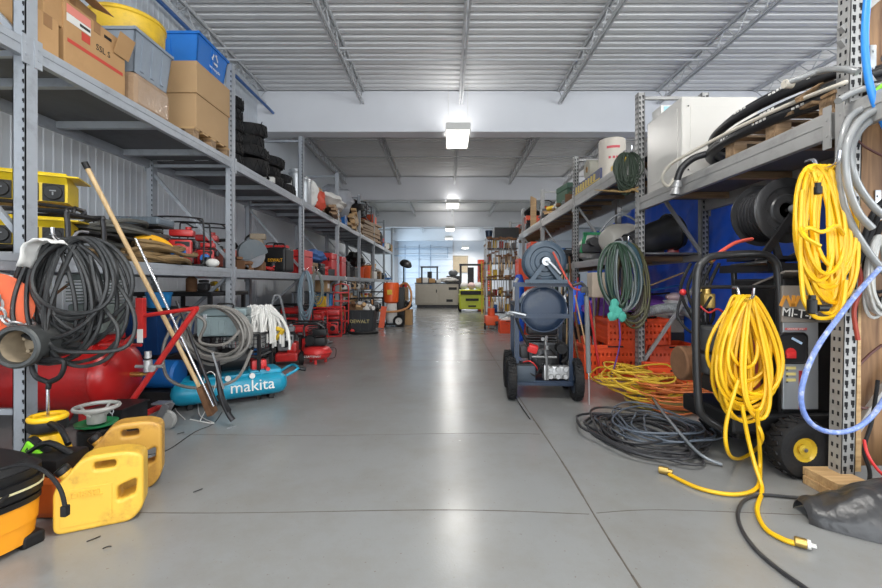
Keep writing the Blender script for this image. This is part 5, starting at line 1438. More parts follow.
m = MB(); m.cyl((-.43, .12, .60), .115, .12, RY, 24, bev=.01); m.build('coil_drum', M_rust, t)
m = MB(); m.box((-.13, .0, .62), (.22, .2, .34), bev=.03); m.build('fuel_can_panel', mat('faded_red', (.42, .05, .03), .5), t)
m = MB(); m.box((-.22, .15, 1.02), (.08, .08, .10), bev=.01); m.cyl((-.22, .15, 1.07), .028, .05, None, 12); m.cyl((-.3, .14, 1.1), .025, .03, RX, 12); m.build('unloader_valve', M_brass, t)
m = MB()
for k in range(5):
    m.tube([(-.30 + .05 * k, .2, 1.28), (-.36 + .05 * k, .22, 1.1), (-.30 + .04 * k, .2, .92), (-.2, .2, .8)], .011, 8, sub=6)
m.tube([(-.42, .1, 1.05), (-.47, .05, .92), (-.40, .0, .82), (-.33, .02, .95), (-.25, .05, 1.05)], .009, 8, sub=6)
m.build('hoses', M_rubber, t)
m = MB(); m.tube([(-.35, .05, 1.02), (-.30, .0, .95), (-.22, .02, .97), (-.15, .0, .9)], .006, 6, sub=6); m.ball((-.42, .08, 1.08), .022, 8); m.build('red_wiring', M_redp, t)
# hose reel on top of it
t = thing('hose_reel', 'large black hose reel mounted above the pressure washer', 'hose reel', (2.33, 3.05, 1.30))
hose_reel(t, (0, .02, .34), .225, .24, mat('black_reel', (.045, .045, .047), .28, .2, var=.2), M_hose)
m = MB(); m.box((-.10, -.14, .15), (.05, .02, .44), rotm(0, .62), bev=.004); m.box((.12, .17, .15), (.05, .02, .36), rotm(0, -.3)); m.box((0, 0, .012), (.46, .36, .024)); m.build('support_arm', M_dkmetal, t)
m = MB(); m.cyl((0, -.15, .34), .03, .04, RX, 14); m.tube([(0, -.19, .34), (.05, -.2, .35), (.075, -.2, .33), (.075, -.2, .26)], .016, 10, sub=5); m.build('swivel_joint', M_alu, t)
m = MB(); m.tube([(.075, -.2, .26), (.07, -.2, .16), (.03, -.18, .06), (-.02, -.1, .0)], .012, 8, sub=6); m.build('feed_hose', M_hose, t)
m = MB(); m.tube([W(752, 239, 2.85), W(735, 243, 2.8), W(718, 254, 2.75), W(713, 260, 2.72)], .012, 10, sub=6); m.k = 1; m.cyl(W(716, 257, 2.74), .015, .05, rotm(0, -2.3), 8)
tag(m.build('red_hose', [mat('coral_red_hose', (.60, .09, .06), .45), M_brass]), 'short red hose end lying on the top of the black tube frame', 'hose')
# bracket under the reel
m = MB(); m.box((2.42, 3.05, 1.245), (.66, .50, .055)); tag(m.build('support_tray', M_dkmetal), 'dark metal tray between pressure washer and black hose reel', 'tray')

# --- big yellow extension cord on the frame with both ends on the floor
hk = W(742, 296, 2.58)
YT = ([W(757, 410, 2.46), W(759, 440, 2.5), W(760, 466, 2.54), FL(757, 490) + Vector((0, 0, .014)), FL(735, 497) + Vector((0, 0, .014)), FL(700, 491) + Vector((0, 0, .014)), FL(669, 477) + Vector((0, 0, .016))],
      [W(742, 405, 2.45), W(748, 438, 2.45), W(755, 465, 2.42), FL(762, 492) + Vector((0, 0, .018)), FL(757, 512) + Vector((0, 0, .014)), FL(765, 531) + Vector((0, 0, .014)), FL(782, 542) + Vector((0, 0, .014)), FL(795, 547) + Vector((0, 0, .016))],
      [W(738, 380, 2.5), W(726, 425, 2.5), W(728, 452, 2.52), FL(738, 462) + Vector((0, 0, .02)), FL(752, 457) + Vector((0, 0, .03)), W(762, 440, 2.5), W(758, 425, 2.48)])
hanging_coil('extension_cord', 'long yellow extension cord hung on the pressure washer, both plugs on the floor', 'cord', hk, .50, .80, 24, 91, .0108, M_ycord, jd=.48, jw=.95, xo=.05, dy=.08, pinch=.72, tails=YT, hook=.08)
t = [o for o in bpy.data.objects if o.get('label', '').startswith('long yellow extension cord hung')][0]
p = FL(667, 475) - t.location; m = MB(T=Matrix.Translation(p + Vector((0, 0, .024))) @ rotm(0, 0, 2.5)); m.cyl((-.01, 0, 0), .022, .055, RY, 14, bev=.004); m.cyl((-.03, 0, 0), .015, .03, RY, 12); m.build('socket_plug', M_brass, t)
p = FL(797, 547) - t.location; m = MB(T=Matrix.Translation(p + Vector((0, 0, .024))) @ rotm(0, 0, -.6)); m.cyl((-.01, 0, 0), .02, .045, RY, 14, bev=.004); m.k = 1; m.cyl((.034, 0, 0), .019, .012, RY, 14)
for q in (-.008, .008): m.box((.055, q, 0), (.02, .003, .008))
m.build('pin_plug', [M_brass, M_wl], t)
# --- floor hoses
M_dk2 = mat('floor_hose_black', (.03, .03, .033), .45, var=.35, dirt=(.12, .11, .10), damt=.5)
c = FL(652, 437)
def pile(label, name, cat, c, rx, ry, turns, seed, r, mt, **k):
    m = MB(); m.tube(pile_pts((0, 0, 0), rx, ry, turns, seed, r, **k), r, 7, sub=2); o = m.build(name, mt); o.location = c; return tag(o, label, cat)
pile('tangled pile of black hose on the floor before the orange crates', 'tangled_hose', 'hose', c, .42, .50, 11, 101, .0095, M_dk2, jit=.35, layers=5)
pile('slate grey cable tangled through the black hose pile', 'tangled_cable', 'cable', c + Vector((.08, .1, 0)), .40, .42, 8, 102, .007, mat('slate_cable', (.10, .12, .15), .4, var=.2), jit=.4, layers=9)
m = MB(); m.tube([FL(652, 406) + Vector((0, 0, .10)), FL(658, 420) + Vector((0, 0, .12)), FL(678, 445) + Vector((0, 0, .10)), FL(700, 462) + Vector((0, 0, .05)), FL(722, 467) + Vector((0, 0, .015))], .011, 10, sub=8)
tag(m.build('grey_conduit', mat('steel_grey_hose', (.22, .24, .26), .35, .3)), 'steel grey hose arching across the black hose pile', 'hose')
m = MB(); m.tube([FL(650, 455), FL(600, 440) + Vector((0, 0, .01)), FL(588, 426) + Vector((0, 0, .01)), FL(605, 420) + Vector((0, 0, .01)), FL(650, 424) + Vector((0, 0, .03))], .009, 8, sub=8)
tag(m.build('hose_loop', M_dk2), 'single loop of black hose reaching left from the pile', 'hose')
m = MB(); m.tube([FL(u, v) + Vector((0, 0, .011)) for u, v in ((834, 506), (815, 501), (790, 499), (762, 497), (745, 502), (738, 514), (741, 530), (755, 551), (780, 573), (812, 596), (850, 630))], .0085, 8, sub=8); m.k = 1; m.cyl(FL(834, 506) + Vector((-.02, 0, .012)), .012, .05, RY, 10)
tag(m.build('floor_cable', [M_dk2, M_dkmetal]), 'single black cable curving across the floor at the bottom right', 'cable')
pile('bright yellow cord piled on the floor left of the orange cord', 'yellow_cord_pile', 'cord', (1.86, 4.22, 0), .34, .36, 18, 103, .0085, mat('dusty_yellow_cord', (.66, .42, .03), .5, var=.2), jit=.55, layers=30)
pile('orange cord piled on the floor before the front orange crate', 'orange_cord_pile', 'cord', (2.14, 3.98, 0), .38, .34, 22, 104, .0075, mat('dusty_orange_cord', (.60, .16, .04), .5, var=.3, scale=20), jit=.55, layers=24)
pile('thin olive cord tangled among the yellow and orange cords', 'olive_cord_pile', 'cord', (2.0, 4.0, 0), .34, .26, 8, 105, .006, mat('olive_cord', (.25, .20, .06), .6), jit=.4, layers=9)
# --- orange crates
M_cro = mat('crate_orange', (.80, .085, .02), .42, var=.08, dirt=(.45, .05, .02), damt=.3)
crate('plastic_crate', 'orange vented crate at the bottom behind the second right upright', .74, .48, .41, (2.0, 5.35, 0), M_cro, 0)
crate('plastic_crate', 'orange vented crate on top of the others behind the second right upright', .74, .48, .31, (2.27, 5.32, .412), M_cro, 0)
crate('plastic_crate', 'orange vented crate half hidden at the bottom, right of the upright', .6, .46, .40, (2.72, 5.36, 0), M_cro, 0)
crate('plastic_crate', 'tilted orange crate nearest the camera behind the cord pile', .52, .36, .28, (2.36, 4.50, 0), M_cro, -.25)
pile('black straps heaped in the top orange crate', 'strap_heap', 'straps', (2.27, 5.32, .66), .26, .16, 9, 110, .012, M_rubber, layers=5)
bag('purple_cloth', 'purple cloth heaped behind the top orange crate', 'cloth', 1.15, .6, .56, (2.5, 5.9, .50), mat('purple_cloth', (.22, .07, .42), .75), 111)
m = MB(); m.box((2.45, 5.95, .25), (.9, .5, .49)); tag(m.build('dark_crate', M_black), 'dark crate under the purple cloth', 'crate')
m = MB(); P = smooth_pts([W(628, 322, 5.0), W(645, 313, 5.0), (W(668, 308, 5.02)), W(688, 312, 5.05), W(701, 326, 5.0), W(706, 348, 4.9), W(706, 372, 4.8)], 12)
m.tube(P, .05, 14)
for a, b in zip(P[::1], P[1::1]):
    d = (b - a).normalized(); T_ = Matrix.Translation((a + b) / 2) @ d.to_track_quat('Z', 'Y').to_matrix().to_4x4()
    m.torus((0, 0, 0), .051, .008, T_, 16, 6)
tag(m.build('flexible_duct', mat('grey_flex_duct', (.36, .38, .39), .45, .1)), 'thick grey flexible duct arching over the orange crates', 'duct')
bag('black_bag', 'black bag of gear on the floor behind the cord piles', 'bag', .5, .4, .35, (1.72, 5.75, 0), M_black, 112)
t = thing('sports_helmet', 'white and pink rounded cap on the heap above the crates', 'helmet', W(676, 297, 5.6))
m = MB(); m.ball((0, 0, 0), .11, 16, (1.2, 1, .55)); m.build('shell', mat('white_pink', (.75, .55, .55), .3), t)
m = MB(); m.box((0, .02, -.14), (.26, .2, .20), bev=.03); m.build('pale_body', M_wl, t)
toolcase('pale box under the white and pink cap', .42, .3, .24, (3.0 - .12, 5.75, .50), 0, mat('dull_beige', (.36, .33, .27), .6))
m = MB(); m.box((2.88, 5.75, .25), (.42, .3, .498)); tag(m.build('dark_crate', M_engine), 'dark crate right of the purple cloth', 'crate')
for k, (a, b, mt_, lab) in enumerate((((2.2, 5.55, .98), (3.0, 5.5, 1.12), M_blue, 'thin blue bar lying over the purple cloth'), ((2.15, 5.6, .95), (2.9, 5.6, 1.02), M_black, 'thin black bar lying over the purple cloth'), ((2.3, 5.5, 1.0), (3.0, 5.45, 1.28), M_woodz, 'thin wooden stick slanting in front of the blue tarpaulin'))):
    m = MB(); m.tube([a, b], .012, 8); tag(m.build('thin_bar', mt_), lab, 'bar')

# --- mid shelf of the second right bay
t = thing('black_canister', 'large black tapered canister lying on the mid shelf of the right rack', 'canister', (2.42, 5.22, ZRM + .17), 0, rot=(0, -.30, .12)); t.scale = (1.1, 1.1, 1.1)
m = MB(T=RY); m.lathe([(.001, -.34), (.085, -.34), (.105, -.33), (.105, -.24), (.12, -.22), (.13, -.20), (.17, .1), (.18, .28), (.20, .30), (.20, .36), (.18, .37), (.001, .37)], n=32, caps=False)
m.build('body', mat('satin_black', (.04, .04, .042), .3, .2, var=.3, dirt=(.07, .06, .055), damt=.4), t)
m = MB(T=RY); m.torus((0, 0, -.22), .125, .012); m.build('band', M_dkmetal, t)
m = MB(T=RY); m.torus((0, 0, .30), .20, .012); m.build('band', M_dkmetal, t)
t = thing('grey_drum', 'light grey tapered drum lying on the mid shelf beside the black canister', 'drum', (2.56, 6.15, ZRM + .25), 0, rot=(0, 0, .5))
m = MB(T=RY); m.lathe([(.001, -.42), (.10, -.42), (.14, -.40), (.22, -.28), (.24, -.1), (.24, .25), (.23, .3), (.001, .3)], n=32, caps=False); m.build('body', mat('warm_grey_plastic', (.42, .40, .36), .4, var=.06), t)
m = MB(T=RY); m.torus((0, 0, .0), .241, .01); m.build('ridge', MATS['warm_grey_plastic'], t)
m = MB(); m.tube([W(600, 232, 5.3), W(612, 218, 5.3), W(625, 215, 5.25), W(645, 228, 5.2), W(655, 243, 5.2)], .012, 8, sub=6); tag(m.build('grey_tube', M_grey), 'grey tube bent over the light grey drum', 'tube')
bag('plastic_sack', 'white plastic sack on the mid shelf behind the light grey drum', 'sack', .6, .8, .5, (2.62, 7.8, ZRM), M_wl, 120)
t = thing('green_frame_machine', 'machine with angular green steel frame on the mid shelf', 'machine', (2.42, 7.02, ZRM - .16))
m = MB(); m.box((-.18, -.1, .34), (.05, .05, .36), rotm(0, .2)); m.box((.02, -.1, .52), (.40, .05, .05)); m.box((.2, -.1, .4), (.05, .05, .25)); m.build('green_frame', M_green, t)
m = MB(); m.box((.0, 0, .25), (.42, .3, .16), bev=.02); m.cyl((-.05, -.08, .36), .08, .2, RX, 16); m.cyl((.12, -.02, .38), .06, .14, RX, 14); m.build('mechanism', M_engine, t)
t.location = (2.36, 7.0, ZRM + .0)
t.scale = (.95, .9, .85)
m = MB(); m.box((2.25, 4.98, 1.46), (.01, .02, .01)); bpy.data.meshes.remove(m.build('tmp', M_black).data)
for k, (x, y, w, h, mt_, lab) in enumerate(((2.4, 8.5, .4, .3, M_engine, 'dark box past the green framed machine'), (2.35, 9.3, .35, .4, M_blue, 'blue box on the right mid shelf'), (2.4, 10.4, .4, .45, M_woodd, 'brown box on the right mid shelf'))):
    toolcase(lab, w, .4, h, (x, y, ZRM), 0, mt_)
bag('blue_bag', 'deep blue bundle hanging right of the reel cart top', 'bag', .35, .35, .6, (2.0 - .1, 6.2, .55), M_btarp, 121)
m = MB(); m.box((1.9, 6.2, .27), (.4, .4, .54)); tag(m.build('parts_crate', M_dkmetal), 'dark parts crate under the deep blue bundle', 'crate')
rr = random.Random(77)
junk = [('rusty rod', M_rust), ('black rod', M_black), ('steel rod', M_galv), ('wooden stick', M_woodz), ('red rod', M_redp)]
for k in range(16):
    nm, mt_ = junk[k % 5]
    x = 1.62 + .05 * (k % 8) + rr.uniform(-.02, .02); y = 5.0 + rr.uniform(0, .6) + (k // 8) * .3
    m = MB(); m.tube([(x, y, .02), (x + rr.uniform(-.18, .18), y + rr.uniform(-.1, .3), rr.uniform(.7, 1.25))], rr.uniform(.008, .018), 7)
    tag(m.build('leaning_' + nm.replace(' ', '_'), mt_), nm + ' leaning in the cluster between the spray lance and the crates', 'rod', 'rods leaning behind the spray lance')
bag('parts_heap', 'dark heap of fittings at the foot of the leaning rods', 'scrap', .5, .5, .4, (1.68, 6.4, 0), M_dkmetal, 122)
for k, (u, v, Y, mt_, lab) in enumerate(((586, 341, 5.6, M_cro, 'small orange valve hanging in the rod cluster'), (600, 285, 5.2, mat('printed_box', (.6, .5, .4), .6), 'pale printed box behind the spray lance'), (627, 292, 5.1, M_brass, 'brass fittings below the coloured hose coils'))):
    m = MB(); m.box((0, 0, 0), (.12, .1, .14) if k != 1 else (.26, .2, .3), bev=.02); o = m.build('small_part', mt_); o.location = W(u, v, Y); tag(o, lab, 'part')

# --- hoses hung on the second right upright
P2 = W(625, 243, 4.55)
for k, (dx, w, d, n, r_, col, lab) in enumerate(((-.10, .42, .78, 6, .0115, (.022, .055, .03), 'dark green hose, leftmost of the coils hung on the second right upright'),
        (-.04, .46, .86, 6, .010, (.16, .19, .19), 'pale grey hose coil hung on the second right upright'), (.02, .44, .92, 6, .0105, (.035, .08, .10), 'slate blue hose coil hung on the second right upright'),
        (.08, .44, .98, 5, .011, (.085, .08, .03), 'olive hose coil hung on the second right upright'), (.10, .36, .80, 4, .012, (.05, .03, .025), 'dark brown hose coil hung on the second right upright'))):
    hanging_coil('hose_coil', lab, 'hose', P2 + Vector((dx, .03 * k, .02 * math.sin(k))), w, d, n, 130 + k, r_, mat('hose_col_%s' % ['green', 'pale', 'slate', 'olive', 'brown'][k], col, .45, var=.2), jd=.3, jw=.8, pinch=.15, dy=.05, hook=.14 if k == 2 else None, lean=.03)
t = thing('teal_rag', 'teal rag tied below the hose coils with a purple cord', 'rag', W(617, 312, 4.45))
m = MB(); rr = random.Random(8)
for k in range(6): m.ball((rr.uniform(-.05, .05), 0, rr.uniform(-.08, .08)), .05, 8, (1, .4, 1.1), .5, k)
m.build('cloth', mat('teal_cloth', (.08, .42, .33), .8), t)
m = MB(); m.tube([(.02, 0, -.05), (.03, 0, -.3), (.0, .02, -.5), (-.05, .03, -.68)], .007, 6, sub=6); m.build('purple_cord', mat('purple_cord', (.12, .05, .30), .6), t)
hanging_coil('cord_bundle', 'dark green cord bundle hung high on the second right upright', 'cord', W(628, 153, 4.70), .25, .48, 26, 141, .008, mat('dark_green_cord', (.02, .035, .02), .6, var=.5, scale=30), jd=.5, jw=1.0, pinch=.1, dy=.06, hook=.12, xo=.05)
m = MB(); rr = random.Random(6)
for k in range(7): m.tube([(rr.uniform(-.3, -.05), 0, 0), (rr.uniform(-.1, .1), .01, -.02), (.1, 0, rr.uniform(-.02, .03)), (.18, 0, rr.uniform(-.06, .06))], .004, 5, sub=4)
o = m.build('dry_twine', mat('twine', (.30, .20, .08), .8)); o.location = W(622, 190, 4.68); tag(o, 'tan twine strands under the dark green cord bundle', 'twine')

# --- things on the far right top shelf
t = thing('printed_roll', 'big white roll with faint red print on the right top shelf', 'roll', (2.36, 6.15, ZR2)); t.scale = (1.05, 1.05, 1.12)
m = MB(); m.lathe([(.04, 0), (.17, 0), (.175, .02), (.175, .48), (.17, .50), (.04, .50)], n=30, caps=False); m.build('rolled_sheet', mat('cream_wrap', (.66, .60, .52), .6, var=.06), t)
m = MB()
for k, (a, z, w) in enumerate(((-2.2, .38, .04), (-2.0, .38, .06), (-1.75, .38, .06), (-1.5, .38, .05), (-2.1, .25, .03), (-1.8, .25, .03), (-1.55, .25, .03))):
    m.box((.176 * math.cos(a), .176 * math.sin(a), z), (w, .003, .03), rotm(0, 0, a + PI / 2))
m.build('red_print', mat('red_print', (.65, .10, .12), .6), t)
carton('cardboard_carton', 'carton under the beige roll on the right top shelf', 'box', .45, .55, .2, (2.5, 6.95, ZR2), 0, M_card2)
roll('beige_roll', 'beige roll lying on a carton left of the white printed roll', 'roll', .155, .5, (2.26, 6.95, ZR2 + .36), mat('beige_roll', (.36, .34, .28), .6), RY, .3)
t = thing('long_tool_box', 'long blue box with yellow lettering at the right top shelf edge', 'box', (2.215, 6.75, ZR2))
m = MB(); m.box((0, 0, .08), (.10, 1.35, .16), bev=.004); m.build('box_body', mat('dull_navy', (.06, .07, .16), .5), t)
m = MB()
for k in range(8): m.box((-.0515, .45 - k * .125, .08), (.003, .085, .10), rotm(.15)); 
m.box((-.0515, 0, .015), (.003, 1.3, .02))
m.build('yellow_print', mat('yellow_print', (.65, .48, .10), .6), t)
m = MB(); m.box((0, 0, .04), (.1, .25, .08), bev=.02); m.cyl((0, -.1, .1), .04, .1, RX, 12); o = m.build('yellow_clamp', M_yellow); o.location = (2.23, 5.95 - .1, ZR2 + .0); o.location.y = 5.62; tag(o, 'small yellow clamp beside the white printed roll', 'clamp')
toolcase('dark green machine case on the right top shelf before the orange reel', .4, .6, .42, (2.42, 8.35, ZR2), .1, mat('dark_green', (.03, .09, .05), .5))
for k in range(5):
    m = MB(); m.box((0, 0, .02), (.06, .6, .04), bev=.004); o = m.build('wood_offcut', M_wood if k % 2 else M_woodd); o.location = (2.28 + .05 * (k % 3), 8.9 + .1 * k, ZR2 + .042 * (k // 2)); o.rotation_euler = (0, 0, .3 * k - .5)
    tag(o, 'wooden offcut at the shelf edge below the green machine case', 'offcut', 'offcuts by the green machine case')
t = thing('cord_reel', 'bright orange cord reel on the right top shelf', 'cord reel', (2.36, 10.2, ZR2 + .2))
m = MB(); 
for x in (-.1, .1): m.cyl((x, 0, .0), .2, .02, RY, 28)
m.build('flange', MATS['vivid_orange'], t)
m = MB(); m.cyl((-.09, 0, 0), .16, .2, RY, 24); m.build('wound_cord', MATS['vivid_orange'], t)
m = MB(); m.tube([(-.14, -.18, -.19), (-.14, 0, .25), (.14, 0, .25), (.14, -.18, -.19)], .014, 8, sub=3); m.build('carry_frame', M_black, t)
for k in range(5):
    m = MB(); m.box((0, 0, .35), (.05, .03, .7 + .04 * k), bev=.003); o = m.build('upright_board', M_wood); o.location = (2.26, 11.0 + .13 * k, ZR2 + .02 * k); tag(o, 'narrow pale board standing upright past the orange reel', 'board', 'upright boards past the orange reel')
crate('plastic_crate', 'orange crate on the right top shelf beyond the upright boards', .4, .6, .42, (2.42, 12.3, ZR2), M_cro)
bag('black_bag', 'black bag bulging from the far orange crate on the top shelf', 'bag', .38, .6, .4, (2.42, 12.3, ZR2 + .3), M_black, 150)
crate('plastic_crate', 'orange crate near the far end of the right top shelf', .4, .6, .35, (2.42, 13.6, ZR2), M_cro)
m = MB(); m.lathe([(.001, 0), (.08, 0), (.08, .3), (.02, .42), (.001, .42)], n=16, caps=False); o = m.build('green_bottle', M_green); o.location = (2.3, 14.3, ZR2); tag(o, 'green bottle at the far end of the right top shelf', 'bottle')
bucket('plastic_bucket', 'grey bucket at the far end of the right top shelf', 'bucket', .15, .3, (2.3, 14.65, ZR2), M_grey)
bag('tool_bag', 'dark bag lying on the offcuts of the right top shelf', 'bag', .4, .7, .35, (2.45, 9.5, ZR2 + .0), M_engine, 151)
for k, (y, lab) in enumerate(((11.4, 'lower bright orange crate on the right mid shelf'), (11.4, 'upper bright orange crate on the right mid shelf'), (12.6, 'far bright orange crate on the right mid shelf'))):
    crate('plastic_crate', lab, .5, .6, .36, (2.42, y, ZRM + (.365 if k == 1 else 0)), M_cro)
for k in range(3):
    crate('plastic_crate', ['lowest', 'second', 'third'][k] + ' orange crate in the floor stack under the right mid shelf', .5, .6, .36, (2.42, 11.6, .362 * k), M_cro)

# --- pressure washer cart with two reels in the aisle
t = thing('reel_cart', 'dark blue wheeled pressure washer cart with two hose reels in the aisle', 'cart', (0.955, 4.25, 0), -.07)
m = MB(); fw = .262
for y in (0, .55):
    for x in (-fw, fw):
        h = 1.15 if y == 0 else .95
        m.box((x, y, .15 + (h - .15) / 2), (.042, .042, h - .15))
for z in (1.13, .82):
    m.box((0, -.005, z), (fw * 2 + .08 * (z > 1), .045, .045))
m.box((0, .55, .93), (.54, .04, .04))
for x in (-fw, fw):
    m.box((x, .275, .93), (.035, .55, .035)); m.box((x, .275, .17), (.04, .6, .05))
m.build('frame', M_navy, t)
m = MB(); m.box((0, .25, .165), (.54, .64, .02)); m.box((0, -.03, .165), (.56, .04, .05)); m.build('base_plate', M_navy, t)
M_reel = mat('steel_blue_paint', (.030, .052, .078), .35, .1, var=.12)
tt = t
m = MB()
for s in (-1, 1):
    d = Vector((s * .15, 0, -.2)); m.box((s * .075, -.15, 1.25), (.25, .02, .04), Matrix.Rotation(s * math.atan2(.2, .15), 4, 'Y')); m.box((s * .15, .0, 1.155), (.03, .34, .025))
m.box((0, -.15, 1.16), (.40, .03, .035)); m.build('reel_stand', M_reel, t)
hose_reel(t, (0.0, .02, 1.35), .205, .22, M_reel, M_navy)
m = MB(); m.tube([(0, -.16, 1.35), (.04, -.18, 1.33), (.13, -.18, 1.23)], .014, 10, sub=3); m.cyl((0, -.12, 1.35), .04, .05, RX, 16); m.build('crank_arm', M_galv, t)
T_ = Matrix.Translation((0, .15, .885)) @ RX
m = MB(T=T_); m.lathe([(.001, .17), (.15, .172), (.205, .165), (.222, .15), (.224, .12), (.222, -.2), (.001, -.2)], n=40, caps=False); m.build('drum', M_navy, t)
m = MB(T=T_); m.torus((0, 0, .155), .222, .008, None, 40, 6); m.build('drum_rim', M_navy, t)
small_engine(t, (.02, .30, .175), .50, M_dkmetal)
m = MB(); m.box((.13, .0, .27), (.22, .10, .12), bev=.012)
for x in (.06, .13, .20):
    for z in (.235, .305): m.cyl((x, -.05, z), .026, .03, RX, 8, bev=.004)
m.box((.02, .0, .27), (.05, .12, .15), bev=.01); m.build('pump_manifold', M_alu, t)
m = MB(); m.tube([(.02, -.05, .2), (.02, -.06, .38), (.01, -.05, .5), (.03, 0, .62)], .014, 8, sub=5); m.tube([(-.12, -.04, .42), (.12, -.04, .42)], .012, 8); m.cyl((.02, -.07, .5), .022, .04, None, 10); m.cyl((-.02, -.05, .60), .018, .03, RX, 12); m.build('pipework', mat('dull_pipe', (.22, .22, .22), .5, .6), t)
m = MB(); m.box((-.18, .02, .255), (.19, .15, .16), bev=.012); m.k = 1; m.box((-.18, .02, .342), (.17, .13, .02)); m.cyl((-.23, 0, .35), .012, .02, None, 8); m.build('battery', [mat('blueblack', (.035, .05, .07), .45), M_black], t)
m = MB(); m.box((-.11, -.02, .50), (.10, .08, .08), rotm(.2, .3), bev=.02); m.tube([(-.2, 0, .36), (-.14, -.05, .38), (-.08, -.05, .33), (-.06, 0, .28)], .006, 6, sub=5); m.build('red_valve', M_redp, t)
m = MB(); m.tube([(-.27, -.04, .80), (-.2, -.05, .62), (-.12, -.04, .48)], .013, 8, sub=5); m.tube([(-.2, -.02, .33), (-.1, -.06, .24), (-.05, -.04, .3), (.0, -.05, .36)], .007, 6, sub=6); m.tube([(.2, .1, .55), (.25, .05, .45), (.18, .0, .36)], .016, 8, sub=5); m.cyl((.17, .08, .5), .05, .12, RX, 16); m.build('hoses', M_rubber, t)
m = MB(); m.tube([(-.36, -.09, .83), (-.33, -.06, .86), (-.18, -.05, .83)], .014, 8, sub=4); m.tube([(-.38, -.08, .86), (-.3, -.06, .83)], .01, 8); m.build('spray_nozzle', M_galv, t)
for (x, y, R) in ((-.315, .0, .20), (.315, .0, .20), (-.315, .5, .20), (.315, .5, .20)):
    wheel(t, (x, y, R), R, .038, 'x', M_navy)
# spray lance
t = thing('spray_lance', 'grey foam-gripped spray lance standing right of the reel cart', 'lance', (1.34, 4.05, 0))
m = MB(); m.tube([(0, 0, 0), (-.005, 0, .32)], .006, 8); m.build('steel_tip', M_galv, t)
m = MB(); m.tube([(-.005, 0, .30), (-.02, .02, 1.02)], .023, 12); m.build('foam_grip', mat('grey_foam', (.16, .165, .17), .8), t)
m = MB(); m.tube([(-.02, .02, 1.02), (-.02, .02, 1.08), (-.07, .02, 1.14), (-.15, .02, 1.12)], .016, 8, sub=4); m.box((-.04, .02, 1.08), (.07, .03, .06), bev=.01); m.build('trigger_gun', M_engine, t)
m = MB(); m.tube([W(553, 252, 4.05), W(570, 284, 4.1), W(580, 290, 4.1), W(586, 288, 4.08)], .010, 8, sub=6); tag(m.build('red_hose', MATS['coral_red_hose']), 'thin red hose from the top reel to the spray lance', 'hose')
m = MB(); m.tube([FL(512, 385) + Vector((0, 0, .008)), FL(517, 400) + Vector((0, 0, .008)), FL(530, 420) + Vector((0, 0, .008))], .004, 6, sub=6); tag(m.build('thin_cable', M_rubber), 'short thin black cord on the floor under the reel cart', 'cord')
# ================================================================ LEFT FLOOR, FURTHER DOWN
# hoses hung on the third left upright
for k, (dx, dy, w, d, n, r_, c_, lab) in enumerate(((0, 0, .30, 1.05, 8, .016, (.20, .27, .32), 'blue-grey hose bundle hung on the third left upright'), (.34, .5, .30, .72, 8, .010, (.20, .22, .20), 'grey-green cord coil hung just past the third left upright'))):
    hanging_coil('hose_coil', lab, 'hose', Vector((-2.46 + dx * .1, 7.5 + dy, 1.36)), w, d, n, 160 + k, r_, mat('hang_hose_%s' % ('a', 'b')[k], c_, .5, var=.2), jd=.45, jw=.5, pinch=.3, hook=.12)
# red pancake compressor
t = thing('pancake_compressor', 'red pancake air compressor standing out on the floor of the left aisle side', 'compressor', (-1.87, 6.2, 0), .1)
m = MB(); m.lathe([(.001, .05), (.10, .055), (.17, .08), (.2, .13), (.2, .17), (.17, .22), (.10, .245), (.001, .25)], n=32, caps=False); m.build('tank', M_redp, t)
m = MB(); m.torus((0, 0, .15), .203, .008, None, 32); m.build('seam', M_red, t)
for a in (.5, 2.6, 4.7):
    m = MB(); m.cyl((.12 * math.cos(a), .12 * math.sin(a), 0), .02, .09, None, 10); m.build('foot', M_redp, t)
m = MB(); m.text('CRAFTSMAN', .04, face_y(-.03, -.203, .12), .002); m.build('lettering', M_wl, t)
m = MB(); m.box((0, 0, .31), (.26, .22, .12), bev=.03); m.cyl((-.08, -.02, .34), .065, .12, RX, 18); m.box((.04, 0, .44), (.20, .16, .10), bev=.02)
for q in range(5): m.box((-.06, 0, .40 + q * .03), (.13, .15, .01))
m.cyl((.08, 0, .45), .05, .12, None, 14); m.build('motor', M_black, t)
m = MB(); m.tube([(-.16, -.08, .40), (-.16, -.08, .54), (.0, -.08, .58), (.12, -.08, .5)], .014, 8, sub=4); m.build('handle', M_dkmetal, t)
m = MB(); m.tube([(.18, 0, .22), (.26, 0, .2), (.25, 0, .08), (.17, 0, .06)], .006, 6, sub=5); m.build('power_cord', M_rubber, t)
# machines between black stand and third upright
generator('red framed generator under the blue-grey hose bundle', .62, .50, .56, (-2.80, 8.75, 0), .1, M_redp, M_redp)
generator('second red framed generator right behind the first', .62, .50, .62, (-2.60, 9.45, 0), .1, M_redp, M_redp)
bpy.data.objects[-1].name
t = generator('dark generator with red tank just right of the string mop', .60, .50, .50, (-2.35, 7.0, 0), .1, M_dkmetal, M_redp)
generator('blue and black generator under the mid shelf behind the mop', .66, .55, .62, (-3.05, 6.6, 0), .0, M_black, M_blue)
t = thing('floor_scrubber', 'red low machine with bent grey push handle left of the pancake compressor', 'machine', (-2.25, 6.1, 0), .2)
m = MB(); m.box((0, 0, .12), (.30, .36, .12), bev=.03); m.box((.06, .0, .24), (.14, .24, .16), bev=.04); m.build('body', M_red, t)
small_engine(t, (-.02, .02, .17), .34, M_grey)
m = MB(); m.tube([(-.10, .05, .2), (-.22, -.22, .50), (-.15, -.30, .92), (-.10, -.31, .98), (-.05, -.30, .92), (.02, -.15, .45), (.05, .05, .2)], .016, 8, sub=5); m.build('push_handle', M_grey, t)
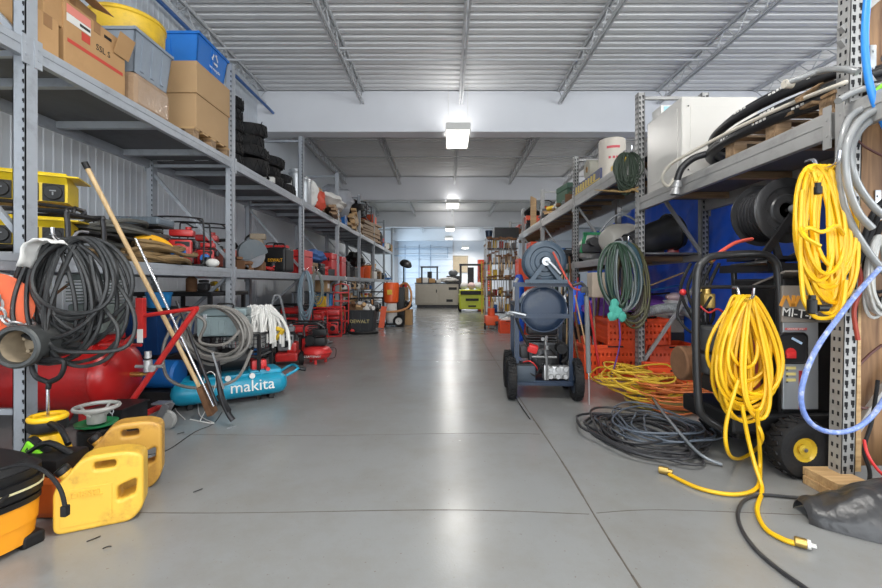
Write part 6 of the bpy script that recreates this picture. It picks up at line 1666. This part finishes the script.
for s in (-1, 1): wheel(t, (s * .19, -.1, .09), .09, .025, 'x', M_grey)
t = thing('wheeled_machine', 'dark wheeled machine under the mid shelf behind the red machine', 'machine', (-2.85, 7.9, 0))
small_engine(t, (0, 0, .12), .55, M_red); gen_frame(t, .6, .5, .75, .014, M_black)
for s in (-1, 1): wheel(t, (s * .33, -.1, .12), .12, .03, 'x', M_grey)
toolcase('sky blue case with white panel under the mid shelf behind the hose bundle', .42, .3, .40, (-2.86, 9.95, .52), 0, mat('sky_blue', (.02, .25, .6), .4))
m = MB(); m.box((-2.86, 9.95, .26), (.5, .4, .515)); tag(m.build('equipment_crate', M_black), 'black crate under the sky blue case', 'crate')
handtruck('red hand truck standing before the lettered black bin', 1.15, .34, (-2.44, 9.85, 0), .1, M_redp)
# black bin with lettering
t = tote('job_site_box', 'big black lettered bin full of gear at the fifth left upright', 'bin', .68, .55, .52, (-2.06, 10.4, 0), mat('charcoal_plastic', (.035, .04, .045), .5), rz=.0)
m = MB(); m.box((0, -.262, .25), (.34, .012, .12)); m.build('label_plate', MATS['charcoal_plastic'], t)
m = MB(); m.text('DEWALT', .115, face_y(0, -.272, .25), .002); m.build('lettering', mat('dull_yellow', (.70, .60, .25), .5), t)
for k, (nm, mt_) in enumerate((('brown', M_rust), ('silver', M_alu), ('tan', M_card2), ('grey', M_grey), ('white', M_wl), ('black', M_black))):
    m = MB(); m.box((0, 0, .09), (.18, .16, .18), rotm(.3 * k, .2), bev=.02); m.cyl((.05, 0, .1), .05, .2, rotm(.9, .4 * k), 12); o = m.build('loose_tool', mt_); o.location = (-2.28 + .09 * k, 10.36 + .1 * (k % 2), .47); tag(o, nm + ' tool piled in the top of the big black lettered bin', 'tool')
t = thing('vacuum_hose', 'black vacuum hose lying before the lettered bin', 'hose', (-2.2, 9.9, 0)); m = MB(); m.tube([(-.18, .35, .5), (-.15, .0, .25), (.0, -.2, .05), (.3, -.25, .035), (.62, -.1, .035)], .032, 10, sub=6); m.build('hose', M_black, t)
m = MB(); m.ball((0, 0, .05), .08, 10, (1, 1, .6)); m.build('red_nozzle', M_redp, t)
t = thing('leaning_board', 'orange leaning board right of the lettered bin', 'board', (-1.66, 11.1, 0)); m = MB(); m.box((0, 0, .28), (.14, .04, .56), rotm(-.2, .1)); m.build('panel', M_orange, t)
# orange dust extractor
t = thing('dust_extractor', 'tall orange dust extractor on wheels with tan hose', 'dust extractor', (-1.50, 11.6, 0))
m = MB(); m.lathe([(.15, .62), (.20, .66), (.22, 1.10), (.19, 1.17), (.001, 1.18)], n=24, caps=False); m.build('head', MATS['vivid_orange'], t)
m = MB(); m.box((-.02, -.216, .92), (.13, .01, .13)); m.build('yellow_label', M_yellow, t)
m = MB(); m.lathe([(.001, .10), (.12, .10), (.17, .22), (.16, .62), (.001, .63)], n=24, caps=False); m.build('clear_hopper', M_wl, t)
m = MB()
for x in (-.14, .3): m.tube([(x, .15, .05), (x, .15, 1.2)], .02, 8)
m.box((.22, .1, .6), (.26, .3, .9), bev=.03); m.box((.05, 0, .05), (.6, .4, .05)); m.build('trolley', M_black, t)
wheel(t, (.22, -.18, .15), .15, .035, 'y', M_wl); wheel(t, (-.22, -.1, .06), .06, .02, 'y', M_blue)
m = MB(); m.tube([(.25, 0, 1.1), (.42, -.1, 1.15), (.55, -.2, .9), (.5, -.25, .55), (.2, -.3, .42), (-.2, -.3, .42), (-.45, -.2, .55), (-.5, -.1, .7)], .03, 10, sub=6); m.build('hose', mat('tan_hose', (.55, .26, .10), .5), t)
carton('cardboard_carton', 'brown carton on the floor right of the dust extractor', 'box', .30, .4, .42, (-1.12, 12.1, 0), 0, M_card)
bag('black_bag', 'black bag on the brown carton by the dust extractor', 'bag', .26, .3, .25, (-1.12, 12.1, .42), M_black, 171)
t = thing('work_light', 'black dish work light on a pole at the end of the left rack', 'work light', (-1.83, 18.2, 0))
m = MB(); m.tube([(0, 0, 0), (0, 0, 1.9)], .03, 8); m.box((0, 0, .02), (.5, .5, .04)); m.build('pole', M_black, t)
m = MB(T=Matrix.Translation((.1, -.05, 2.0)) @ rotm(.5, .4)); m.lathe([(.05, .12), (.2, .08), (.27, -.03), (.27, -.06), (.001, .0)], n=22, caps=False); m.build('lamp_dish', M_black, t)
# shapes under the left mid shelf between uprights: shelves of small parts
t = thing('parts_shelf', 'low open steel shelf under the left mid shelf past the lettered bin', 'shelf', (-3.0, 12.5, 0))
for z in (.3, .62, .95):
    m = MB(); m.box((0, 0, z), (.8, 6.2, .025)); m.build('board', M_board, t)
for y in (-3.05, -1, 1, 3.05):
    for x in (-.38, .38):
        m = MB(); m.box((x, y, .48), (.04, .04, .96)); m.build('post', M_steel, t)
rr = random.Random(19); cols = [('white', M_wl), ('grey', M_grey), ('red', M_red), ('blue', M_blue), ('brown', M_card), ('black', M_black), ('silver', M_galv), ('tan', M_card2), ('yellow', M_yellow), ('orange', M_orange)]
for lv, z in (('lowest', .313), ('middle', .633), ('top', .963)):
    for k in range(15):
        nm, mt_ = cols[rr.randrange(10)]
        y = 9.6 + k * .40; h = rr.uniform(.14, .27); w = rr.uniform(.2, .3); kind = k % 3
        if kind == 0:
            m = MB(); m.box((0, 0, h / 2), (w, .24, h), bev=.01); m.k = 1; m.box((w / 2 + .001, 0, h * .5), (.003, .14, h * .4)); o = m.build('parts_box', [mt_, M_wl if nm != 'white' else M_redp]); cat = 'box'
        elif kind == 1:
            m = MB(); m.lathe([(.001, 0), (w * .35, 0), (w * .36, h * .7), (w * .2, h * .9), (w * .15, h), (.001, h)], n=14, caps=False); o = m.build('oil_bottle', mt_); cat = 'bottle'
        else:
            m = MB(); m.box((0, 0, h * .35), (w, .2, h * .7), bev=.02); m.cyl((0, 0, h * .5), w * .25, h * .5, RX if k % 2 else RY, 12); o = m.build('machine_part', mt_); cat = 'part'
        o.location = (-2.78, y, z); tag(o, '%s %s on the %s board of the low steel shelf under the left rack' % (nm, cat, lv), cat, '%s %ss on the %s board of the low shelf' % (nm, cat, lv))

# ================================================================ FAR END
t = thing('steel_machine', 'long stainless steel machine cabinet across the far end of the aisle', 'machine', (-.48, 20.8, 0))
m = MB(); m.box((0, 0, .64), (2.05, .9, 1.0), bev=.02); m.build('cabinet', mat('stainless', (.33, .30, .25), .4, .35, var=.08), t)
m = MB(); m.box((-.45, -.46, .62), (.9, .02, .8), bev=.005); m.box((.55, -.46, .62), (.85, .02, .8), bev=.005); m.build('door_panel', MATS['stainless'], t)
for c_, s_ in (((.75, -.475, .92), (.38, .02, .12)), ((.6, -.475, .35), (.3, .02, .12))):
    m = MB(); m.box(c_, s_); m.build('dark_vent', M_black, t)
m = MB(); m.box((-.02, -.48, .8), (.04, .04, .14)); m.build('door_handle', M_black, t)
m = MB(); m.box((0, 0, 1.17), (2.1, .95, .05)); m.box((0, 0, .08), (1.9, .8, .14)); m.build('base_and_rim', M_dkmetal, t)
rr = random.Random(5)
for k in range(7):
    m = MB(); w = rr.uniform(.15, .3); h = rr.uniform(.1, .26); m.box((0, 0, h / 2), (w, .3, h), bev=.02); o = m.build('small_box', [M_card, M_dkmetal, M_wl, M_engine][k % 4]); o.location = (-1.35 + k * .16, 20.6 + .1 * (k % 2), 1.196)
    tag(o, 'small box in the row on the left of the stainless machine', 'box', 'boxes on the stainless machine')
bag('folded_sheet', 'white sheet heaped on the right of the stainless machine', 'sheet', .9, .5, .26, (.05, 20.7, 1.196), M_wl, 180)
def lift(label, x, y, col, h=1.95, w=1.05, group=None):
    t = thing('scissor_lift', label, 'lift', (x, y, 0))
    m = MB(); m.box((0, 0, .42), (w, 1.6, .62), bev=.06); m.box((0, 0, .82), (w * .96, 1.5, .16), bev=.05); m.build('body', col, t)
    m = MB(); m.box((0, -.80, .78), (w * .9, .04, .16), bev=.01); m.box((0, -.81, .5), (w * .5, .03, .1)); m.box((0, -.81, .24), (w * .3, .03, .06)); m.build('dark_panel', M_black, t)
    m = MB()
    for s in (-1, 1): m.box((s * w * .42, .1, .9 + (h - .9) / 2), (.09, .1, h - .9)); 
    m.box((0, .1, h), (w * .95, .5, .07)); m.box((0, .3, 1.45), (w * .25, .06, .8)); m.build('mast', M_dkmetal, t)
    for sx in (-1, 1):
        for sy in (-.5, .5): wheel(t, (sx * w * .46, sy, .18), .18, .05, 'x', M_grey)
    return t
lime = mat('lime_yellow_paint', (.55, .62, .03), .35)
lift('lime yellow forklift-like machine facing the camera at the far end', 1.02, 18.2, lime)
for k in range(3):
    m = MB(); m.ball((0, 0, .15), .17, 12, (1, 1, .9), .15, k); o = m.build('wrapped_bundle', [M_wl, mat('pinkwhite', (.7, .5, .48), .5), M_wl][k]); o.location = (.70 + .3 * k, 17.7, .905); tag(o, ['left', 'middle', 'right'][k] + ' of the three round pale bundles on the lime yellow machine', 'bundle')
lift('green and black machine behind the stainless cabinet at the far end', -1.15 + .15, 24.5, M_green, 2.1)
t = thing('dark_cart', 'small dark cart between the stainless cabinet and the lime machine', 'cart', (.32, 22.3, 0)); m = MB(); m.box((0, 0, .78), (.7, .5, 1.55), bev=.05); m.build('body', M_engine, t); m = MB(); m.ball((0, 0, 1.7), .25, 12, (1, 1, .7)); m.build('top_bundle', M_grey, t)
carton('wooden_cabinet', 'brown wooden cabinet left of the stainless machine', 'cabinet', .42, .4, 1.0, (-1.95, 19.3, 0), 0, M_woodd, tape=False)
carton('red_case', 'red case on the brown wooden cabinet at the far end', 'case', .32, .3, .12, (-1.95, 19.3, 1.0), 0, M_redp, tape=False)
bag('blue_light_blanket', 'pale blue blanket draped far behind the brown cabinet', 'blanket', .9, .6, 1.0, (-2.9, 23.5, 0), mat('pale_blue3', (.35, .5, .75), .6), 190)
# red and orange stacks right of the lime machine
for k in range(6):
    crate('plastic_crate', ['lowest', 'second', 'third', 'fourth', 'fifth', 'topmost'][k] + ' red-orange crate in the stack right of the lime yellow machine', .55, .5, .36, (1.62, 18.6, .362 * k), M_cro)
t = thing('ladder', 'yellow ladder leaning right of the lime yellow machine', 'ladder', (1.50, 16.2, 0))
m = MB()
for x in (-.18, .18): m.box((x, .1, 1.0), (.05, .04, 2.0), rotm(-.1))
m.build('rail', M_yellow, t)
for k in range(7):
    m = MB(); m.box((0, .02 + .03 * k - .02, .25 + k * .27), (.36, .05, .03)); m.build('rung', M_yellow, t)
# tool tower
t = thing('clamp_rack', 'tall steel rack crowded with clamps and hand tools beside the right rack end', 'rack', (1.50, 11.9, 0))
for x in (-.42, .42):
    for y in (-.25, .25):
        m = MB(); m.box((x, y, 1.2), (.04, .04, 2.4)); m.build('post', M_galv, t)
for z in (.35, .8, 1.25, 1.7, 2.1, 2.38):
    m = MB(); m.box((0, 0, z), (.86, .54, .025)); m.build('shelf_board', M_dkmetal, t)
rr = random.Random(23)
def clamp():
    t = thing('bar_clamp', 'c', 'clamp')
    m = MB(); m.box((0, 0, -.2), (.016, .008, .42)); m.build('bar', mat('dull_bar', (.25, .22, .19), .5, .5), t)
    m = MB(); m.box((.04, 0, 0), (.10, .014, .025)); m.build('jaw', M_rust, t)
    m = MB(); m.box((.04, 0, -.22), (.10, .014, .025)); m.cyl((.08, 0, -.30), .006, .10, None, 6); m.build('jaw', M_rust, t)
    m = MB(); m.cyl((.08, 0, -.40), .016, .10, None, 8); m.build('handle', M_woodz, t)
    return t
cl = None
rows = {2.36: 'top', 1.32: 'lower'}
for z, rn in rows.items():
    for k in range(13):
        loc = (1.08 + .065 * k, 11.60 - .02 * (k % 2), z + rr.uniform(-.03, .03)); lab = 'bar clamp hanging in the %s row on the front of the clamp rack' % rn; g = '%s row of clamps on the clamp rack' % rn
        if cl is None: cl = clamp(); cl.location = loc; cl['label'] = lab; cl['group'] = g; cl.rotation_euler = (0, 0, .3); cl.scale = (1.1, 1.1, 2.2)
        else: dup(cl, loc, rr.uniform(-1.2, 1.2), lab, g, (1.1, 1.1, rr.uniform(1.6, 2.4))).rotation_euler.y = rr.uniform(-.10, .10)
for k in range(8):
    loc = (1.04, 11.65 + .07 * k, 2.2 - .5 * (k % 3)); dup(cl, loc, 1.5, 'bar clamp hanging on the aisle end of the clamp rack', 'clamps on the aisle end of the clamp rack')
for z in (.363, .813, 1.263, 1.713, 2.113):
    for k in range(5):
        nm, mt_ = cols[rr.randrange(10)]
        h = rr.uniform(.12, .28); m = MB(); m.box((0, 0, h / 2), (.12, .2, h), bev=.015); m.cyl((0, -.05, h * .6), .04, .1, RX, 10); o = m.build('hand_tool', mt_); o.location = (1.16 + .17 * k, 11.95, z)
        tag(o, '%s tool on the clamp rack board %s' % (nm, {.363: 'nearest the floor', .813: 'second from the floor', 1.263: 'at middle height', 1.713: 'above the middle', 2.113: 'just under the top'}[z]), 'tool', '%s tools on the clamp rack board at %d cm' % (nm, z * 100))
carton('black_tray', 'flat black tray box crowning the clamp rack', 'box', .66, .5, .28, (1.62, 11.9, 2.39), 0, M_black, tape=False)
bucket('plastic_bucket', 'dark blue bucket left of the black tray on the clamp rack', 'bucket', .1, .22, (1.16, 11.9, 2.39), M_navy)
crate('plastic_basket', 'small orange basket with white rags on the floor before the clamp rack', .36, .3, .30, (1.40, 10.0, 0), M_cro, cat='basket')
bag('white_rags', 'white rags filling the small orange basket', 'rags', .28, .22, .16, (1.40, 10.0, .2), M_wl, 200)
t = thing('orange_machine', 'low orange wheeled machine at the foot of the clamp rack', 'machine', (1.12, 10.9, 0)); m = MB(); m.box((0, 0, .22), (.34, .4, .24), bev=.03); m.cyl((0, 0, .34), .09, .18, None, 14); m.build('body', M_orange, t)
for s in (-1, 1): wheel(t, (s * .17, -.15, .08), .08, .02, 'x', M_grey)
# things left of reel cart: blue roll and orange vests
t = thing('blue_roll', 'bright blue sheet roll standing left of the reel cart, far behind', 'roll', (1.44, 8.6, 0)); m = MB(); m.lathe([(.001, 0), (.09, 0), (.12, .5), (.10, 1.2), (.06, 1.32), (.001, 1.33)], n=18, caps=False, sx=1.0, sy=.8); m.build('rolled_sheet', mat('bright_blue_sheet', (.01, .08, .5), .35), t); m = MB(); m.torus((0, 0, .8), .125, .01); m.build('strap', M_wl, t)
m = MB(); m.tube([(1.33, 8.5, .0), (1.32, 8.5, .6), (1.34, 8.5, 1.1), (1.40, 8.5, 1.25)], .03, 8, sub=5); tag(m.build('white_pipe', M_whitep), 'white bent pipe in front of the bright blue roll', 'pipe')
for k in range(4):
    crate('plastic_crate', ['lowest', 'second', 'third', 'topmost'][k] + ' orange crate in the stack just left of the reel cart top', .42, .45, .42, (1.78, 9.6, .422 * k), M_cro)

# light coloured pumps and engines crowded below the left mid shelf
for k, (x, y, s_, nm, col, lab) in enumerate(((-2.62, 10.9, .42, 'pump', M_wl, 'white topped pump on the low steel shelf right behind the lettered bin'), (-2.66, 11.5, .40, 'pump', M_alu, 'silver pump on the low steel shelf behind the lettered bin'),
        (-2.64, 12.1, .42, 'pump', M_card2, 'tan pump on the low steel shelf left of the dust extractor'), (-2.66, 12.75, .42, 'pump', M_wl, 'white pump on the low steel shelf behind the dust extractor'),
        (-2.66, 13.4, .42, 'pump', M_alu, 'silver pump far along the low steel shelf'), (-2.66, 14.1, .42, 'pump', M_grey, 'grey pump farthest along the low steel shelf'))):
    t = thing('water_pump', lab, 'pump', (x - .02, y, .963), .2); small_engine(t, (0, 0, 0), s_ * .78, col)
for k, (x, y, s_, col, lab) in enumerate(((-2.30, 11.3, .5, M_alu, 'silver floor engine behind the lettered bin'), (-2.05, 11.8, .5, M_grey, 'grey floor engine between lettered bin and dust extractor'), (-2.2, 12.6, .6, M_wl, 'pale floor engine left of the dust extractor'))):
    t = thing('floor_engine', lab, 'engine', (x, y, 0), .3); small_engine(t, (0, 0, .12), s_, col); gen_frame(t, s_ * 1.3, s_ * 1.2, s_ * 1.5, .014, M_black)
# ================================================================ smaller clutter on shelves and floor
def small_item(kind, mt_, s, rr):
    m = MB()
    if kind == 'tool box': m.box((0, 0, s * .3), (s, s * .5, s * .6), bev=.012); m.tube([(-s * .2, 0, s * .6), (-s * .18, 0, s * .75), (s * .18, 0, s * .75), (s * .2, 0, s * .6)], s * .03, 6, sub=3); m.box((0, -s * .26, s * .42), (s * .9, .01, s * .04))
    elif kind == 'power tool': m.tube([(-s * .5, 0, s * .5), (s * .1, 0, s * .55), (s * .3, 0, s * .5)], s * .16, 10, sub=3); m.tube([(s * .1, 0, s * .5), (s * .2, 0, s * .15)], s * .1, 8); m.box((s * .2, 0, s * .1), (s * .4, s * .25, s * .2), bev=.01)
    elif kind == 'engine': m.box((0, 0, s * .3), (s * .7, s * .6, s * .55), bev=.02); m.cyl((0, -s * .28, s * .35), s * .22, s * .14, RX, 16); m.box((0, 0, s * .7), (s * .6, s * .4, s * .2), bev=.02); [m.box((s * .38, 0, s * (.2 + .08 * q)), (s * .1, s * .5, s * .03)) for q in range(5)]
    elif kind == 'canister': m.lathe([(.001, 0), (s * .3, 0), (s * .32, s * .04), (s * .32, s * .8), (s * .2, s * .92), (s * .12, s), (.001, s)], n=16, caps=False); m.torus((0, 0, s * .4), s * .322, s * .015, None, 16, 6)
    elif kind == 'pipe fitting': m.tube([(-s * .5, 0, s * .2), (0, 0, s * .2), (s * .2, 0, s * .35), (s * .2, 0, s * .7)], s * .13, 10, sub=4); m.torus((s * .2, 0, s * .68), s * .15, s * .05, None, 14, 6)
    else: m.tube([(x, y, z) for x, y, z in pile_pts((0, 0, 0), s * .6, s * .5, 6, rr.randrange(999), .012, layers=4)], .012, 6)
    return m
KINDS_ = ['tool box', 'power tool', 'engine', 'canister', 'pipe fitting', 'hose coil']
def clutter(where, n, x, y0, y1, z, smin, smax, seed, pal, jx=.1):
    rr = random.Random(seed)
    for k in range(n):
        kind = KINDS_[(k * 5 + seed) % 6]; cn, mt_ = pal[rr.randrange(len(pal))]
        s = rr.uniform(smin, smax); m = small_item(kind, mt_, s, rr)
        o = m.build(kind.replace(' ', '_'), mt_)
        o.location = (x + rr.uniform(-jx, jx), y0 + (k + .5) * (y1 - y0) / n, z); o.rotation_euler = (0, 0, rr.uniform(-.8, .8))
        tag(o, '%s %s %s' % (cn, kind, where), kind.split()[-1], '%s %s %s' % (cn, kind, where))
PAL = [('dark grey', M_engine), ('black', M_black), ('red', M_red), ('silver', M_alu), ('blue', M_blue), ('yellow', M_yellow), ('grey', M_grey), ('rusty brown', M_rust), ('orange', M_orange), ('off-white', M_wl)]
DK = [('dark grey', M_engine), ('black', M_black), ('rusty brown', M_rust), ('silver', M_alu), ('red', M_red)]
clutter('in the left mid shelf rear row before the third upright', 10, -3.28, 4.4, 7.4, ZM, .24, .36, 1, DK)
clutter('at the left mid shelf edge before the second upright', 2, -2.68, 4.72, 5.1, ZM, .14, .18, 2, DK, .02)
clutter('at the left mid shelf edge between second and third upright', 6, -2.68, 5.2, 6.7, ZM, .16, .24, 3, PAL, .03)
clutter('at the edge of the left mid shelf past the third upright', 5, -2.66, 8.1, 9.8, ZM, .18, .26, 4, PAL, .02)
clutter('in the left mid shelf rear row past the third upright', 12, -3.2, 7.8, 14.5, ZM, .35, .5, 5, DK)
clutter('at the edge of the left mid shelf near its far end', 8, -2.72, 15.0, 19.5, ZM, .3, .45, 6, PAL)
clutter('on the floor under the left rack behind the string mop', 6, -3.2, 5.8, 8.4, 0, .45, .6, 7, DK, .2)
clutter('on the floor below the left rack beside the red generators', 5, -2.5, 7.3, 8.6, 0, .30, .42, 8, PAL, .1)
clutter('on the black cart top below the left mid shelf', 4, -2.95, 4.95, 5.7, 1.046, .16, .2, 9, PAL, .1)
clutter('on the left top shelf between tyres and steel cans', 3, -2.72, 6.8, 7.6, ZU, .22, .32, 10, DK, .04)
clutter('at the edge of the left top shelf near its far end', 9, -2.70, 15.8, 20.0, ZU, .3, .45, 11, PAL, .05)
clutter('at the right top shelf edge by the green machine case', 8, 2.28, 7.7, 10.0, ZR2, .22, .34, 12, PAL, .04)
clutter('in the rear row of the right top shelf', 10, 2.7, 6.4, 12.0, ZR2, .35, .5, 13, DK, .08)
clutter('at the far right top shelf edge', 6, 2.3, 11.8, 14.7, ZR2, .3, .4, 14, PAL, .04)
clutter('on the right mid shelf past the green framed machine', 8, 2.35, 7.6, 10.6, ZRM, .26, .36, 15, DK, .08)
clutter('on the floor among the leaning rods', 9, 1.75, 5.2, 7.6, 0, .28, .45, 16, DK, .2)
clutter('on the floor under the right mid shelf, far down', 8, 2.3, 7.2, 10.5, 0, .45, .65, 17, PAL, .15)
clutter('on the right mid shelf beside the black canister', 3, 2.8, 5.1, 6.4, ZRM, .12, .16, 18, PAL, .05)
clutter('on the floor along the foot of the clamp rack', 6, 1.35, 10.6, 11.4, 0, .22, .34, 19, PAL, .2)
rr = random.Random(91)
for k in range(22):
    nm, mt_ = [('rusty', M_rust), ('black', M_black), ('dull steel', MATS['dull_pipe']), ('tan', M_woodz), ('dark green', MATS['dark_green'])][k % 5]
    x = 1.60 + .024 * k; y = 6.7 + rr.uniform(0, .5); m = MB()
    m.tube([(x, y, .02), (x + rr.uniform(-.12, .12), y + .1, rr.uniform(1.0, 1.7))], rr.uniform(.01, .02), 6)
    tag(m.build('leaning_pole', mt_), '%s pole leaning in the row behind the rod cluster' % nm, 'pole', '%s poles in the row behind the rod cluster' % nm)
# hooks and cords strewn on the floor
for k, (u, v, lab) in enumerate(((197, 492, 'tiny dark twig on the floor right of the fuel cans'), (108, 548, 'tiny dark crumb on the floor below the diesel can'), (92, 541, 'second dark crumb on the floor below the diesel can'), (180, 434, 'thin dry twig on the floor by the red cart caster'))):
    p = FL(u, v); m = MB(); m.tube([p + Vector((-.015, -.01, .004)), p + Vector((0, .0, .007)), p + Vector((.012, .03 if k != 1 else .005, .004))], .003, 5, sub=3)
    tag(m.build('twig', M_dkmetal), lab, 'twig')
# worn patches and scuffs on the floor paint
